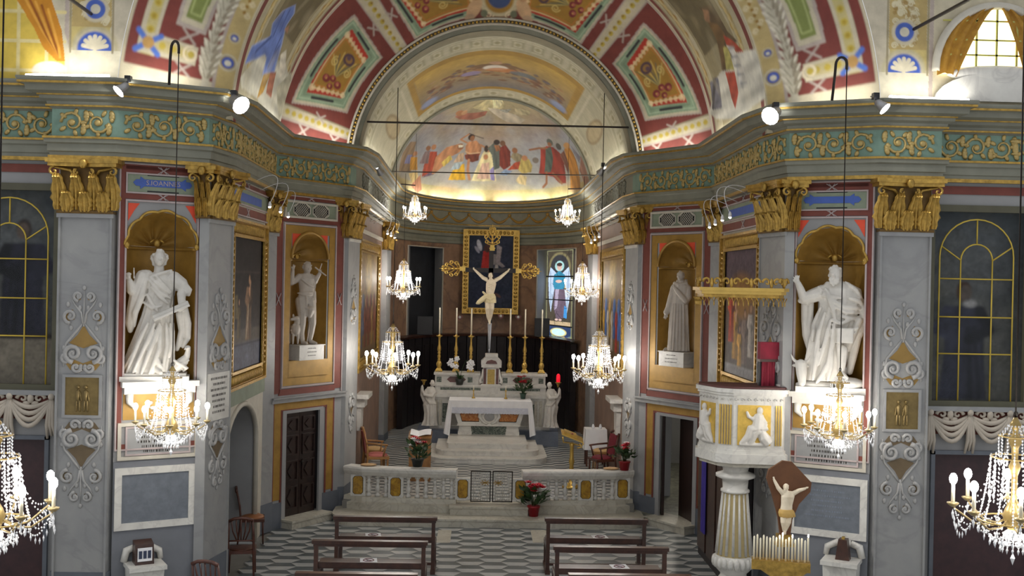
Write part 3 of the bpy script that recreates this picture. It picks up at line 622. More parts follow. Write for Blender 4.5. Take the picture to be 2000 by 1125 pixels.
    # ---- arch pillar
    p4 = pillar([(-3.12, 22.26), (-3.0, 22.3), (-2.88, 23.3), (-3.2, 23.3)], sg, 5.68, label='grey marble arch pillar at %s end of communion rail' % sd)
    f4 = Fr((-3.0, 22.3), (-2.88, 23.3), sg); f4b = Fr((-3.12, 22.26), (-3.0, 22.3), sg)
    add_capital(p4, f4, 0.03, 0.95); add_capital(p4, f4b, -0.08, 0.14)
    b = MB(f4); b.box(-0.02, 1.0, 0, 0.03, 5.62, 5.68); b.build('moulding', M['wmarble'], p4)
    inlay(f4, 0.5, 3.9, 4.9, 0.5, 0.0, p4); inlay(f4, 0.5, 1.6, 2.4, 0.5, 0.0, p4, up=False)
    # ---- presbytery side wall
    w = MB(fb); holed(w, 0, fb.L, 0, ZA+0.05, []); w = w.build('wall_%s_presbytery' % sd, mat('tan_marbling', (150, 122, 104), 0.6, c2=(122, 100, 90), sc=2.0, bump=0.03), kind='structure')
    b = MB(fb); b.box(0, fb.L, 0, 0.03, 5.9, 6.0); b.box(0, fb.L, 0, 0.03, 6.35, 6.42); b.build('moulding', M['cream'], w)
    p5 = pillar([(-3.08, 29.9), (-2.86, 29.9), (-2.8, 30.6), (-3.1, 30.6)], sg, 5.68, label='slim grey pillar where presbytery meets apse, %s side' % sd)
    f5 = Fr((-3.08, 29.9), (-2.86, 29.9), sg); add_capital(p5, f5, 0.0, 0.24)
    f5b = Fr((-2.86, 29.9), (-2.8, 30.6), sg); add_capital(p5, f5b, 0.05, 0.65)
# ---------------------------------------------------------------- apse wall
def AF(px, py, off=0.0):
    """point of the apse wall seen at a pixel"""
    v = dray(px, py); lo, hi = 31.2, 37.0
    for _ in range(50):
        m = (lo+hi)/2; x = CAM[0]+v[0]*m/v[1]
        t = AY+(AB-off)*math.sqrt(max(0, 1-(x/(AA-off))**2))
        if m < t: lo = m
        else: hi = m
    return CAM+v*lo/v[1]
def phi_of(x): return math.acos(max(-1, min(1, -x/AA)))
WIN = []
for (a, b, t, bt) in ((797, 862, 482, 660), (1050, 1122, 487, 664)):
    p, q = AF(a, t), AF(b, bt); WIN.append((phi_of(p[0]), phi_of(q[0]), AF((a+b)/2, bt)[2], AF((a+b)/2, t)[2]))
aw = MB(); ph = sorted({*[PI*k/48 for k in range(49)], *[w[0] for w in WIN], *[w[1] for w in WIN]}); 
for a, b in zip(ph, ph[1:]):
    zs = [0, ZA+0.05]
    for w in WIN:
        if w[0]-1e-6 <= (a+b)/2 <= w[1]+1e-6: zs = [0, w[2], None, w[3], ZA+0.05]
    for c, d in zip(zs, zs[1:]):
        if c is None or d is None: continue
        A, B = apse(a), apse(b); aw.quad((*A, c), (*B, c), (*B, d), (*A, d))
apse_mat = mat('apse_marbling', (158, 124, 96), 0.55, c2=(112, 86, 70), sc=1.6, bump=0.03, veins=(96, 74, 64), vsc=0.9)
aw = aw.build('wall_apse', apse_mat, kind='structure')
sweep(MB(), [apse(PI*k/48) for k in range(49)], [(0, 6.1), (0.06, 6.12), (0.06, 6.2), (0.03, 6.22), (0.03, 6.32), (0.1, 6.36), (0.1, ZA)]).build('moulding', M['entab'], aw)
# ================================================================ vaults and frescoes
CR, RB, DK, LI, OC, GR, YE = (194, 184, 158), (118, 54, 46), (40, 40, 44), (174, 160, 150), (162, 122, 46), (136, 158, 130), (186, 164, 66)
class Band:
    def __init__(b, r0, y0, r1, y1, h, W, H, bg): b.q = (r0, y0, r1, y1); b.h = h; b.c = Cv(180, h, W, H, bg)
    def pt(b, U, V):
        r0, y0, r1, y1 = b.q; th = np.radians(U*180); r = r0+(r1-r0)*V
        return (-r*np.cos(th), y0+(y1-y0)*V, ZARC+r*np.sin(th))
    def uv(b, px, py):
        r0, y0, r1, y1 = b.q; v = dray(px, py); t = np.linspace(-0.15, 1.15, 1301)
        Y = y0+(y1-y0)*t; r = r0+(r1-r0)*t; k = Y/v[1]; X = CAM[0]+v[0]*k; Z = CAM[2]+v[2]*k
        i = np.argmin(np.abs(np.hypot(X, Z-ZARC)-r)); return (math.degrees(math.atan2(Z[i]-ZARC, -X[i])), t[i]*b.h)
    def P(b, *pts): return [b.uv(*p) for p in pts]
    def sym(b, fn):
        fn(lambda x: x, 1); fn(lambda x: 180-x, -1)
    def build(b, name, label): b.c.soften(1); return b.c.mesh(name, b.pt, M['paint'], kind='structure', label=label)
# ---- splayed arch round the presbytery: red bands, green panels, gilt grotesques
B = Band(3.06, 22.45, 4.2, 20.75, 32, 760, 130, RB); c = B.c
PAN = [B.P(*q) for q in (((569, 201), (693, 27), (748, 112), (678, 221)), ((573, 198), (692, 33), (745, 112), (676, 217)), ((578, 194), (691, 38), (741, 112), (672, 212)), ((599, 180), (688, 56), (720, 111), (667, 192)), ((609, 170), (679, 68), (711, 118), (670, 186)))]
def panel(f, PS):
    P, m4 = PS[2], np.mean(np.array(PS[2]), 0); F_ = lambda Q: [(f(a), b) for a, b in Q]
    mid = lambda A, B_, t: [(lerp(a[0], b[0], t), lerp(a[1], b[1], t)) for a, b in zip(A, B_)]
    c.poly(F_(PS[0]), LI); c.poly(F_(PS[1]), CR); c.poly(F_(PS[2]), GR); c.frame(F_(mid(PS[2], PS[3], 0.3)), 0.35, (172, 190, 160)); c.frame(F_(mid(PS[2], PS[3], 0.72)), 0.3, (116, 138, 112))
    I = F_(mid(PS[2], PS[3], 0.5))
    for k in range(4):
        a, b = I[k], I[(k+1) % 4]; c.line([(lerp(a[0], b[0], 0.25), lerp(a[1], b[1], 0.25)), (lerp(a[0], b[0], 0.75), lerp(a[1], b[1], 0.75))], 0.9, DK)
    c.poly(F_(PS[3]), (176, 52, 34)); c.poly(F_(PS[4]), OC); G = F_(PS[4]); c.frame(G, 0.4, (230, 200, 150)); c.frame(F_(mid(PS[4], [tuple(np.mean(np.array(PS[4]), 0))]*4, 0.12)), 0.25, (206, 120, 60))
    for k in (0, 2):
        a, b = G[k-1], G[k]
        for t in np.linspace(0.05, 0.95, 7): c.scroll(lerp(a[0], b[0], t), lerp(a[1], b[1], t), 0.8, 0.28, (232, 206, 160), 1 if k else -1)
    for q in G: c.scroll(q[0], q[1], 1.0, 0.35, (236, 214, 170))
    # axis of the grotesque runs along the arch
    a = ((G[0][0]+G[3][0])/2, (G[0][1]+G[3][1])/2); b = ((G[1][0]+G[2][0])/2, (G[1][1]+G[2][1])/2); Q = lambda t, d: (lerp(a[0], b[0], t), lerp(a[1], b[1], t)+d)
    for k in range(11):
        d = (k-5)*1.1; c.line([Q(0.3, 0), Q(0.5, d*0.5), Q(0.72+0.1*math.cos(k), d)], 0.4, ((120, 112, 70), (206, 180, 100), (92, 96, 84))[k % 3])
    for t, d, r in ((0.2, -2.6, 1.5), (0.26, 0.4, 1.3), (0.2, 3.0, 1.5), (0.1, 0.2, 1.2)): p = Q(t, d); c.ell(p[0], p[1], r*0.85, r*1.1, (124, 44, 46)); c.ell(p[0]+0.3, p[1]+0.3, r*0.45, r*0.5, (178, 98, 84)); c.ell(p[0], p[1], r*0.2, r*0.2, (214, 170, 80))
    p = Q(0.74, -1.0); c.ell(p[0], p[1], 1.9, 2.6, (84, 62, 72)); c.ell(p[0], p[1], 1.1, 1.6, (150, 112, 60)); c.ell(p[0]+0.4, p[1]+0.4, 0.7, 0.9, (96, 72, 84)); c.scroll(*Q(0.55, 3.4), 1.6, 0.35, (222, 196, 120)); c.scroll(*Q(0.5, -3.6), 1.6, 0.35, (222, 196, 120), -1)
def side1(f, s):
    for x0, x1, cl in ((4.5, 6, CR), (6, 9.2, RB), (9.2, 10, LI), (10, 13, CR), (13, 13.6, (150, 140, 116)), (47.4, 47.9, LI), (47.9, 52.4, CR), (52.4, 52.9, LI)): c.rect(min(f(x0), f(x1)), max(f(x0), f(x1)), 0, 32, cl)
    for k in range(11): c.ell(f(11.5), 2+k*2.8, 0.75, 0.95, YE); c.ell(f(50), 2+k*2.8, 0.8, 1.0, YE); c.ell(f(50.4), 2+k*2.8, 0.4, 0.5, (150, 120, 40))
    for y in (8, 22): c.line([(f(6), y-2), (f(9.2), y+2)], 0.7, LI); c.line([(f(6), y+2), (f(9.2), y-2)], 0.7, LI)
    panel(f, PAN); Q2 = [[(55-k*-0.55, 28-k*0.9), (84-k*0.5, 28-k*0.9), (84-k*0.5, 2.6+k*0.55), (56.5+k*0.75, 1.8+k*0.55)] for k in (0, 0.8, 1.6, 5.2, 7.2)]; panel(f, Q2)
    for x in (13.2, 46.4, 53.6):
        c.line([(f(x-1.2), 14), (f(x+1.2), 18)], 0.6, LI); c.line([(f(x-1.2), 18), (f(x+1.2), 14)], 0.6, LI)
B.sym(side1)
c.rect(81, 99, 0, 32, RB); c.ell(90, 9, 7.5, 7, (196, 184, 150)); c.ell(90, 9, 5, 5.5, OC); c.ell(90, 10, 4, 4.5, (58, 76, 118))
for s in (-1, 1):
    c.ell(90+s*9, 6, 2.4, 4.6, (208, 170, 130), rot=s*0.5); c.ell(90+s*8, 10.5, 1.4, 1.4, (196, 150, 110)); c.scroll(90+s*4, 2.6, 2.0, 0.5, (226, 206, 170), s); c.ell(90+s*11, 2.6, 2, 1.4, (190, 160, 130)); c.ell(90+s*5.5, 3.5, 1.3, 1.6, (112, 116, 92))
c.rect(0, 180, 0, 0.9, LI)
B.build('ceiling', 'splayed arch round the presbytery painted with red bands and green panels')
# ---- bead moulding of the arch
arch = MB(); arch.grid(lambda u, v: ((-(2.9+0.18*v)*math.cos(PI*u), 22.62-0.2*v, ZARC+(2.9+0.18*v)*math.sin(PI*u))), 80, 3)
ao = arch.build('trim_2', M['entab'], kind='structure', label='gilt beaded moulding of the presbytery arch')
mb = MB()
for r, y, k in ((3.0, 22.43, 0.03), (3.1, 22.37, 0.03)): mb.tube([(-r*math.cos(t), y, ZARC+r*math.sin(t)) for t in np.linspace(0.08, PI-0.08, 90)], k, 5)
mb.build('roll', M['cream'], ao)
mb = MB()
for t in np.linspace(0.1, PI-0.1, 110): mb.ell((-3.05*math.cos(t), 22.4, ZARC+3.05*math.sin(t)), 0.034, 6, 4)
mb.build('gilt_bead', M['gold'], ao, kind='stuff')
# ---- vault over the painting walls: prophets on clouds
B = Band(4.2, 20.75, 4.12, 16.55, 55, 620, 330, (184, 174, 144)); c = B.c
def side2(f, s):
    g = lambda a, b: (min(f(a), f(b)), max(f(a), f(b)))
    c.rect(0, 180, 0, 1.5, LI); c.rect(0, 180, 1.5, 3, CR); c.rect(0, 180, 3, 5, RB); c.rect(0, 180, 5, 6, (150, 138, 112))
    c.rect(0, 180, 51, 53.5, RB); c.rect(0, 180, 53.5, 55, CR)
    for y0, cl in ((9, OC), (46, (180, 150, 70))):
        c.poly([(f(10), y0-1), (f(70), y0-2), (f(70), y0+2), (f(10), y0+1.5)], (176, 160, 116))
        for k in range(22): c.ell(f(12+k*1.8), y0+math.sin(k*2.2)*1.2, 0.9, 0.8, cl, 0.9); c.scroll(f(12+k*1.8), y0, 0.9, 0.25, (226, 206, 150), s)
    c.poly([(f(8), 14), (f(60), 12), (f(60), 42), (f(8), 44)], (150, 138, 104)); c.poly([(f(26), 15), (f(60), 13.5), (f(60), 41), (f(26), 40)], (104, 92, 62))
B.sym(side2)
def px(cl, *pts, al=1.0): c.drape(B.P(*pts), cl, al)
# blue-robed prophet
px((205, 202, 186), (470, 150), (520, 95), (560, 130), (600, 190), (575, 235), (540, 240), (500, 190), (472, 170))
px((176, 172, 150), (540, 170), (570, 140), (566, 200), (545, 230))
px((150, 160, 196), (478, 125), (492, 88), (515, 76), (528, 70), (532, 45), (552, 20), (578, 8), (576, 26), (560, 50), (552, 85), (545, 110), (537, 140), (512, 146), (520, 115), (518, 106), (500, 116), (485, 122))
px((98, 122, 190), (480, 122), (494, 90), (518, 78), (530, 68), (534, 45), (554, 20), (576, 10), (574, 26), (558, 50), (550, 85), (542, 110), (535, 138), (516, 142), (522, 112), (516, 104), (500, 112))
for a, b in (((556, 22), (535, 68)), ((566, 20), (548, 60)), ((530, 72), (500, 100)), ((545, 90), (524, 130)), ((550, 70), (532, 112))): c.line(B.P(a, b), 0.8, (66, 86, 150))
px((190, 146, 60), (516, 144), (530, 140), (514, 180), (502, 192), (508, 170)); px((170, 104, 78), (528, 140), (540, 140), (530, 190), (520, 180)); px((150, 110, 84), (556, 56), (566, 48), (562, 66))
px((212, 206, 190), (548, 106), (560, 96), (558, 140), (546, 150)); 
# prophet with a scroll, on the other side
px((205, 202, 190), (1400, 150), (1440, 100), (1480, 95), (1500, 150), (1495, 190), (1440, 230), (1400, 232), (1385, 220))
px((96, 78, 52), (1365, 15), (1390, 10), (1420, 60), (1440, 80), (1420, 100), (1400, 60)); px((150, 112, 80), (1372, 18), (1384, 20), (1386, 44), (1376, 40))
px((112, 84, 46), (1382, 42), (1400, 46), (1416, 66), (1414, 90), (1424, 136), (1410, 138), (1400, 80))
px((170, 64, 40), (1412, 68), (1430, 78), (1452, 100), (1440, 102), (1420, 92)); px((172, 66, 42), (1416, 140), (1434, 138), (1442, 180), (1436, 212), (1428, 190))
px((182, 172, 96), (1412, 92), (1420, 90), (1434, 136), (1418, 136)); px((208, 206, 200), (1418, 88), (1430, 90), (1452, 130), (1458, 170), (1444, 172), (1436, 120))
for k in range(5): a, b = (1422+k*6, 94+k*17), (1434+k*6, 92+k*17); c.line(B.P(a, b), 0.5, (150, 150, 156))
px((112, 110, 120), (1386, 160), (1402, 150), (1410, 210), (1392, 214)); px((74, 70, 72), (1392, 152), (1398, 150), (1394, 212), (1390, 212))
c.mottle(60, 3.5, [(214, 208, 190), (170, 156, 120), (190, 180, 150)], 0.25)
B.build('ceiling', 'side vaults with a blue-robed prophet and a prophet holding a scroll, on clouds')
# ---- vault over the statue walls
B = Band(4.12, 16.55, 5.55, 15.62, 20, 900, 130, (190, 180, 152)); c = B.c
def side3(f, s):
    R = lambda a, b, y0, y1, cl: c.rect(min(f(a), f(b)), max(f(a), f(b)), y0, y1, cl)
    R(6, 60, 0.2, 3.6, (186, 164, 110)); R(4, 60, 0, 0.3, CR); R(6, 60, 3.6, 4.2, LI)
    for k in range(24): c.scroll(f(22+k*1.3), 1.2+1.4*(k % 2), 0.65, 0.2, (222, 208, 170), s); c.ell(f(22.4+k*1.3), 2, 0.35, 0.3, (150, 112, 40))
    for x, r in ((11.6, 1.5), (16.8, 0.9)): c.ell(f(x), 2.0, r*1.15, r*1.15, CR); c.ell(f(x), 2.0, r*0.9, r*0.9, (150, 130, 80)); c.ell(f(x), 2.0, r*0.75, r*0.75, (66, 88, 170)); c.ell(f(x-0.1), 2.0, r*0.4, r*0.42, (216, 210, 190))
    R(7, 60, 4.2, 19.4, RB); R(3.5, 7, 4.2, 20, CR)
    R(9.0, 60, 14.6, 17.7, CR); R(9.0, 60, 15.3, 16.9, (190, 176, 120)); R(9.2, 12.6, 7.6, 17.7, CR); R(10, 12.0, 8, 15.5, (190, 176, 130))
    for k in range(14): c.ell(f(13+k*2.2), 16.1, 0.62, 0.62, YE); c.ell(f(13+k*2.2), 16.1, 0.3, 0.3, (166, 140, 40))
    for k in range(3): c.ell(f(11), 13.6-k*1.9, 0.6, 0.6, YE)
    c.scroll(f(11), 8.6, 1.5, 0.45, (226, 212, 180), s); c.ell(f(11), 8.6, 0.6, 0.6, YE)
    for a in (1, -1): c.line([(f(9.4), 16-a*1.9), (f(12.4), 16+a*1.9)], 0.9, (78, 112, 192))
    c.ell(f(10.9), 16, 1.0, 1.0, (180, 140, 80))
    c.poly([(f(15.2), 6.9), (f(15.2), 12.3), (f(60), 14), (f(60), 5.2)], LI); c.poly([(f(16), 7.5), (f(16), 11.7), (f(60), 13.4), (f(60), 5.8)], CR); c.poly([(f(17), 8.2), (f(17), 11), (f(60), 12.6), (f(60), 6.6)], (126, 136, 72)); c.frame([(f(18), 8.7), (f(18), 10.5), (f(60), 12), (f(60), 7.4)], 0.25, (176, 184, 120))
    for x, y in ((14, 9.6), (8.1, 9.6)):
        for a in (1, -1): c.line([(f(x-1.1), y-a*1.3), (f(x+1.1), y+a*1.3)], 0.4, LI)
    P = [(5, 5.5), (12, 5.0), (17, 5.6), (24, 5.2), (34, 5.0)]; c.line([(f(a), b) for a, b in P], 1.3, (188, 180, 160))
    for k in range(15):
        x = 7.5+k*1.7
        for d in (1, -1):
            w_ = 1.0+0.35*math.sin(k*0.9); c.ell(f(x+1.0), 5.3+d*0.75*w_, 1.25, 0.5*w_, (196, 188, 166) if (d > 0) == (s > 0) else (160, 150, 128), rot=s*d*0.5); c.ell(f(x+1.5), 5.3+d*1.1*w_, 0.8, 0.22, (220, 212, 192), rot=s*d*0.6); c.line([(f(x), 5.3+d*0.2), (f(x+1.6), 5.3+d*0.8*w_)], 0.14, (120, 110, 92))
    R(4, 60, 19.4, 20, CR)
B.sym(side3)
B.build('ceiling', 'outer vault painted with red bands, gold dots and blue crossed ribbons')
# ---- presbytery barrel vault
B = Band(2.9, 22.6, 2.95, AY, 130, 420, 220, (178, 172, 146)); c = B.c
c.rect(0, 180, 0, 9, (140, 132, 108)); c.rect(0, 180, 9, 10, (200, 196, 172)); c.rect(0, 180, 27, 28.5, (160, 152, 120))
for k in range(19):
    x = 9*k+9; c.rect(x-2.6, x+2.6, 12, 25, (196, 190, 164)); c.frame([(x-2.2, 14), (x+2.2, 14), (x+2.2, 23), (x-2.2, 23)], 0.8, (150, 142, 112)); c.ell(x, 18.5, 1.2, 2.5, (158, 150, 116)); c.rect(x+3.6, x+5.4, 10, 26, (186, 180, 156))
    c.rect(x-2.6, x+2.6, 113, 126, (192, 186, 160)); c.ell(x, 119, 1.6, 3.5, (160, 152, 120))
c.rect(46, 134, 30, 108, (164, 128, 50)); c.rect(49.5, 130.5, 38, 102, (150, 128, 92))
t = np.clip((c.y-38)/64, 0, 1); m = ((c.x > 49.5) & (c.x < 130.5) & (c.y > 38) & (c.y < 102)); sk = lin((184, 150, 66))*(1-t[..., None])+lin((112, 108, 110))*t[..., None]; c.a[m] = sk[m]
for k in range(190):
    x = 54+random.random()*72; y = 66+(abs(x-90)/30)*11+random.gauss(0, 7); c.ell(x, y, random.uniform(0.8, 2.6), random.uniform(0.8, 3), random.choice([(120, 80, 52), (150, 110, 74), (92, 84, 96), (170, 140, 108), (104, 66, 48)]), 0.75)
for x in (54, 126): c.ell(x, 95, 5, 6, (138, 150, 186), 0.9, soft=0.6)
c.ell(90, 58, 12, 4, (120, 90, 60)); c.ell(90, 62, 6, 5, (214, 204, 190)); c.ell(93, 66, 8, 4, (190, 120, 60), 0.8); c.ell(78, 70, 5, 4, (140, 128, 170), 0.8); c.ell(104, 68, 7, 4, (96, 110, 120), 0.8); c.ell(90, 53, 3, 3, (180, 140, 110))
for f in (lambda x: x, lambda x: 180-x):
    c.frame([(f(14), 32), (f(42), 32), (f(42), 106), (f(14), 106)], 1.2, (200, 194, 170)); c.ell(f(30), 70, 5, 26, (150, 132, 98)); c.ell(f(30), 70, 3.6, 22, (176, 160, 124))
B.build('ceiling', 'grey barrel vault of the presbytery with a long ceiling fresco')
mb = MB()
for r, y, k in ((2.93, AY-0.02, 0.05), (2.9, AY-0.22, 0.03)): mb.tube([(-r*math.cos(t), y, ZARC+r*math.sin(t)) for t in np.linspace(0.05, PI-0.05, 60)], k, 6)
mb.build('trim_3', M['entab'], kind='structure')
# ---- apse half-dome with the martyrdom fresco
ZD, RD = 7.34, 2.95
def dome(U, V):
    ph = PI*U; ps = PI/2*V; return (-2.93*np.cos(ph)*np.cos(ps), AY+(AB-0.05)*np.sin(ph)*np.cos(ps), ZD+RD*np.sin(ps))
def duv(px_, py_):
    v = dray(px_, py_); a = np.array([2.93, AB-0.05, RD]); o = (CAM-np.array([0, AY, ZD]))/a; d = v/a
    A, Bq, C_ = d@d, 2*o@d, o@o-1; k = (-Bq+math.sqrt(max(Bq*Bq-4*A*C_, 0)))/(2*A); p = o+d*k; p = p/np.linalg.norm(p); p[1] = max(p[1], 0.002)
    return (math.degrees(math.atan2(p[1], -p[0])), math.degrees(math.asin(max(-1, min(1, p[2])))))
c = Cv(180, 90, 560, 300, (150, 146, 150))
c.vgrad(0, 12, (206, 194, 130), (190, 180, 128)); c.vgrad(12, 34, (178, 174, 158), (148, 154, 164)); c.vgrad(34, 48, (148, 152, 158), (164, 146, 130)); c.vgrad(48, 90, (166, 148, 128), (188, 176, 130))
c.mottle(120, 8, [(176, 178, 186), (190, 182, 160), (150, 160, 184), (176, 156, 140)], 0.22, (0, 180, 14, 60)); c.mottle(60, 8, [(214, 204, 150), (180, 166, 110), (196, 150, 110)], 0.3, (0, 180, 0, 10))
Z = lambda x, y: (760+x/4.688, 170+y/4.688)          # from an enlarged view to photograph pixels
def zp(cl, *pts, al=1.0): c.drape([duv(*Z(*p)) for p in pts], cl, al)
def zl(cl, w, *pts): c.line([duv(*Z(*p)) for p in pts], w, cl)
def ze(cl, x, y, r, ry=None):
    p, q = duv(*Z(x, y)), duv(*Z(x+r, y)); u = duv(*Z(x, y-(ry or r))); c.ell(p[0], p[1], abs(q[0]-p[0])+0.1, abs(u[1]-p[1])+0.1, cl)
SK, SK2 = (188, 132, 92), (150, 100, 66)
# sky glory and angels
zp((226, 214, 160), (760, 190), (900, 110), (1030, 110), (1060, 190), (900, 220), al=0.7); zp((240, 234, 190), (950, 110), (1040, 120), (1010, 190), (950, 200), al=0.7)
zp((176, 112, 92), (600, 270), (700, 240), (900, 220), (880, 260), (760, 300), (640, 295)); ze(SK, 650, 240, 42, 30); ze((206, 160, 120), 690, 235, 25)
zp((200, 190, 170), (900, 190), (1000, 200), (1150, 250), (1250, 300), (1200, 335), (1080, 320), (980, 260)); zp((160, 160, 150), (1000, 210), (1120, 200), (1080, 240)); zp((186, 176, 140), (1150, 190), (1300, 220), (1280, 260), (1150, 250))
# left crowd
zp((150, 124, 96), (90, 780), (130, 600), (200, 500), (250, 500), (230, 620), (200, 780)); zp((130, 130, 170), (140, 700), (170, 620), (215, 620), (190, 700))
zp((196, 140, 40), (190, 760), (200, 640), (260, 640), (262, 760)); ze(SK, 240, 610, 20, 24); zp((206, 180, 120), (180, 790), (260, 770), (270, 840), (220, 900)); zp((176, 120, 90), (200, 900), (290, 800), (300, 940), (260, 970))
zp((170, 70, 44), (300, 820), (330, 680), (380, 590), (440, 590), (444, 660), (410, 780)); ze(SK, 410, 550, 22, 26); zp((132, 110, 110), (280, 700), (330, 590), (380, 580), (360, 700)); ze(SK2, 360, 560, 22, 24); zp((112, 90, 110), (300, 830), (400, 760), (410, 800))
# bending man and executioner
zp(SK, (430, 640), (530, 550), (640, 520), (680, 560), (640, 600), (560, 640), (500, 720), (420, 790), (390, 800)); ze(SK2, 655, 545, 28, 28); zp((226, 220, 200), (635, 530), (680, 530), (680, 550), (640, 555)); zp((206, 180, 90), (480, 690), (560, 620), (580, 660), (500, 730))
zp((214, 168, 40), (540, 850), (600, 730), (690, 700), (700, 850)); zp((170, 186, 192), (560, 760), (600, 700), (680, 680), (640, 750)); zp((190, 160, 130), (590, 690), (640, 610), (690, 600), (680, 680))
zp(SK, (700, 540), (730, 500), (800, 490), (850, 540), (840, 600), (820, 640), (720, 640), (700, 590)); zl(SK, 1.2, (715, 510), (655, 480), (735, 430)); zl((70, 56, 50), 0.5, (735, 425), (865, 470)); zl(SK, 1.2, (840, 530), (890, 560)); ze((60, 40, 30), 755, 460, 30, 28); ze(SK2, 762, 470, 20, 24)
zp((112, 52, 36), (690, 620), (830, 600), (820, 670), (760, 690), (700, 660)); zl(SK, 2.0, (730, 670), (720, 760), (735, 840)); zl((214, 176, 140), 0.8, (700, 590), (740, 610), (830, 600))
# kneeling saint in a pale cloak
zp((220, 208, 160), (750, 860), (800, 740), (860, 600), (900, 560), (945, 600), (970, 760), (980, 860)); zp((206, 170, 150), (800, 840), (850, 700), (915, 690), (920, 840)); ze((176, 130, 100), 908, 570, 24, 26); ze((60, 44, 34), 890, 565, 18, 30); zp((140, 130, 180), (920, 760), (960, 720), (968, 860), (930, 850)); ze(SK, 885, 640, 20, 24)
# standing group
zp((92, 98, 92), (900, 560), (960, 510), (1020, 540), (1010, 740), (960, 760), (940, 620)); ze((52, 40, 36), 985, 505, 28, 22); zp((120, 46, 34), (1010, 560), (1060, 520), (1110, 590), (1110, 720), (1050, 760), (1010, 720)); ze((120, 84, 60), 1040, 515, 24, 24); zp(SK2, (960, 530), (1010, 530), (1020, 580), (980, 590))
zp((140, 128, 100), (1110, 640), (1140, 590), (1190, 610), (1240, 640), (1180, 700)); ze(SK2, 1150, 580, 24, 24); zp((170, 70, 40), (1080, 760), (1150, 690), (1200, 680), (1190, 750)); zp((180, 160, 90), (1180, 760), (1210, 650), (1280, 660), (1310, 720), (1300, 780), (1220, 790)); ze(SK, 1240, 650, 26, 24); ze((120, 110, 100), 1340, 670, 28, 26)
zp((130, 150, 180), (1000, 800), (1060, 750), (1130, 770), (1070, 810)); zp((210, 190, 140), (1160, 850), (1200, 800), (1260, 820), (1250, 900), (1180, 880))
# soldier pointing
zp((150, 52, 38), (1370, 790), (1385, 570), (1440, 540), (1500, 550), (1580, 620), (1620, 880), (1560, 880), (1500, 820)); zp((76, 92, 84), (1430, 560), (1480, 550), (1500, 650), (1480, 780), (1420, 780), (1430, 660)); zl(SK2, 1.3, (1440, 560), (1370, 560), (1285, 575)); ze((92, 96, 88), 1470, 505, 26, 34); ze(SK2, 1468, 525, 18, 20); zl(SK2, 1.6, (1440, 780), (1440, 880), (1410, 915)); zl(SK2, 1.6, (1500, 790), (1580, 880))
zp((190, 130, 50), (1600, 570), (1640, 540), (1680, 600), (1720, 700), (1750, 940), (1660, 940), (1640, 720)); ze((200, 150, 90), 1625, 535, 30, 30); zp((120, 118, 130), (1650, 520), (1700, 580), (1750, 640), (1740, 700), (1690, 600)); ze((80, 76, 70), 1550, 545, 22, 34); zp((120, 76, 60), (1560, 620), (1600, 580), (1640, 700), (1640, 800)); zp((140, 100, 84), (1730, 520), (1800, 600), (1870, 780), (1880, 900), (1800, 940), (1740, 760))
m = np.sin(np.radians(c.x))*np.cos(np.radians(c.y)); rim = m < 0.075; c.a[rim] = lin((178, 172, 146)); rim = (m > 0.03) & (m < 0.055) & ((np.degrees(np.arctan2(np.sin(np.radians(c.y)), -np.cos(np.radians(c.x))*np.cos(np.radians(c.y)))) % 9) < 5); c.a[rim] = lin((158, 150, 120))
c.soften(1); c.mesh('ceiling', dome, M['paint'], kind='structure', label='half-dome of the apse with a fresco of a kneeling martyr and soldiers')
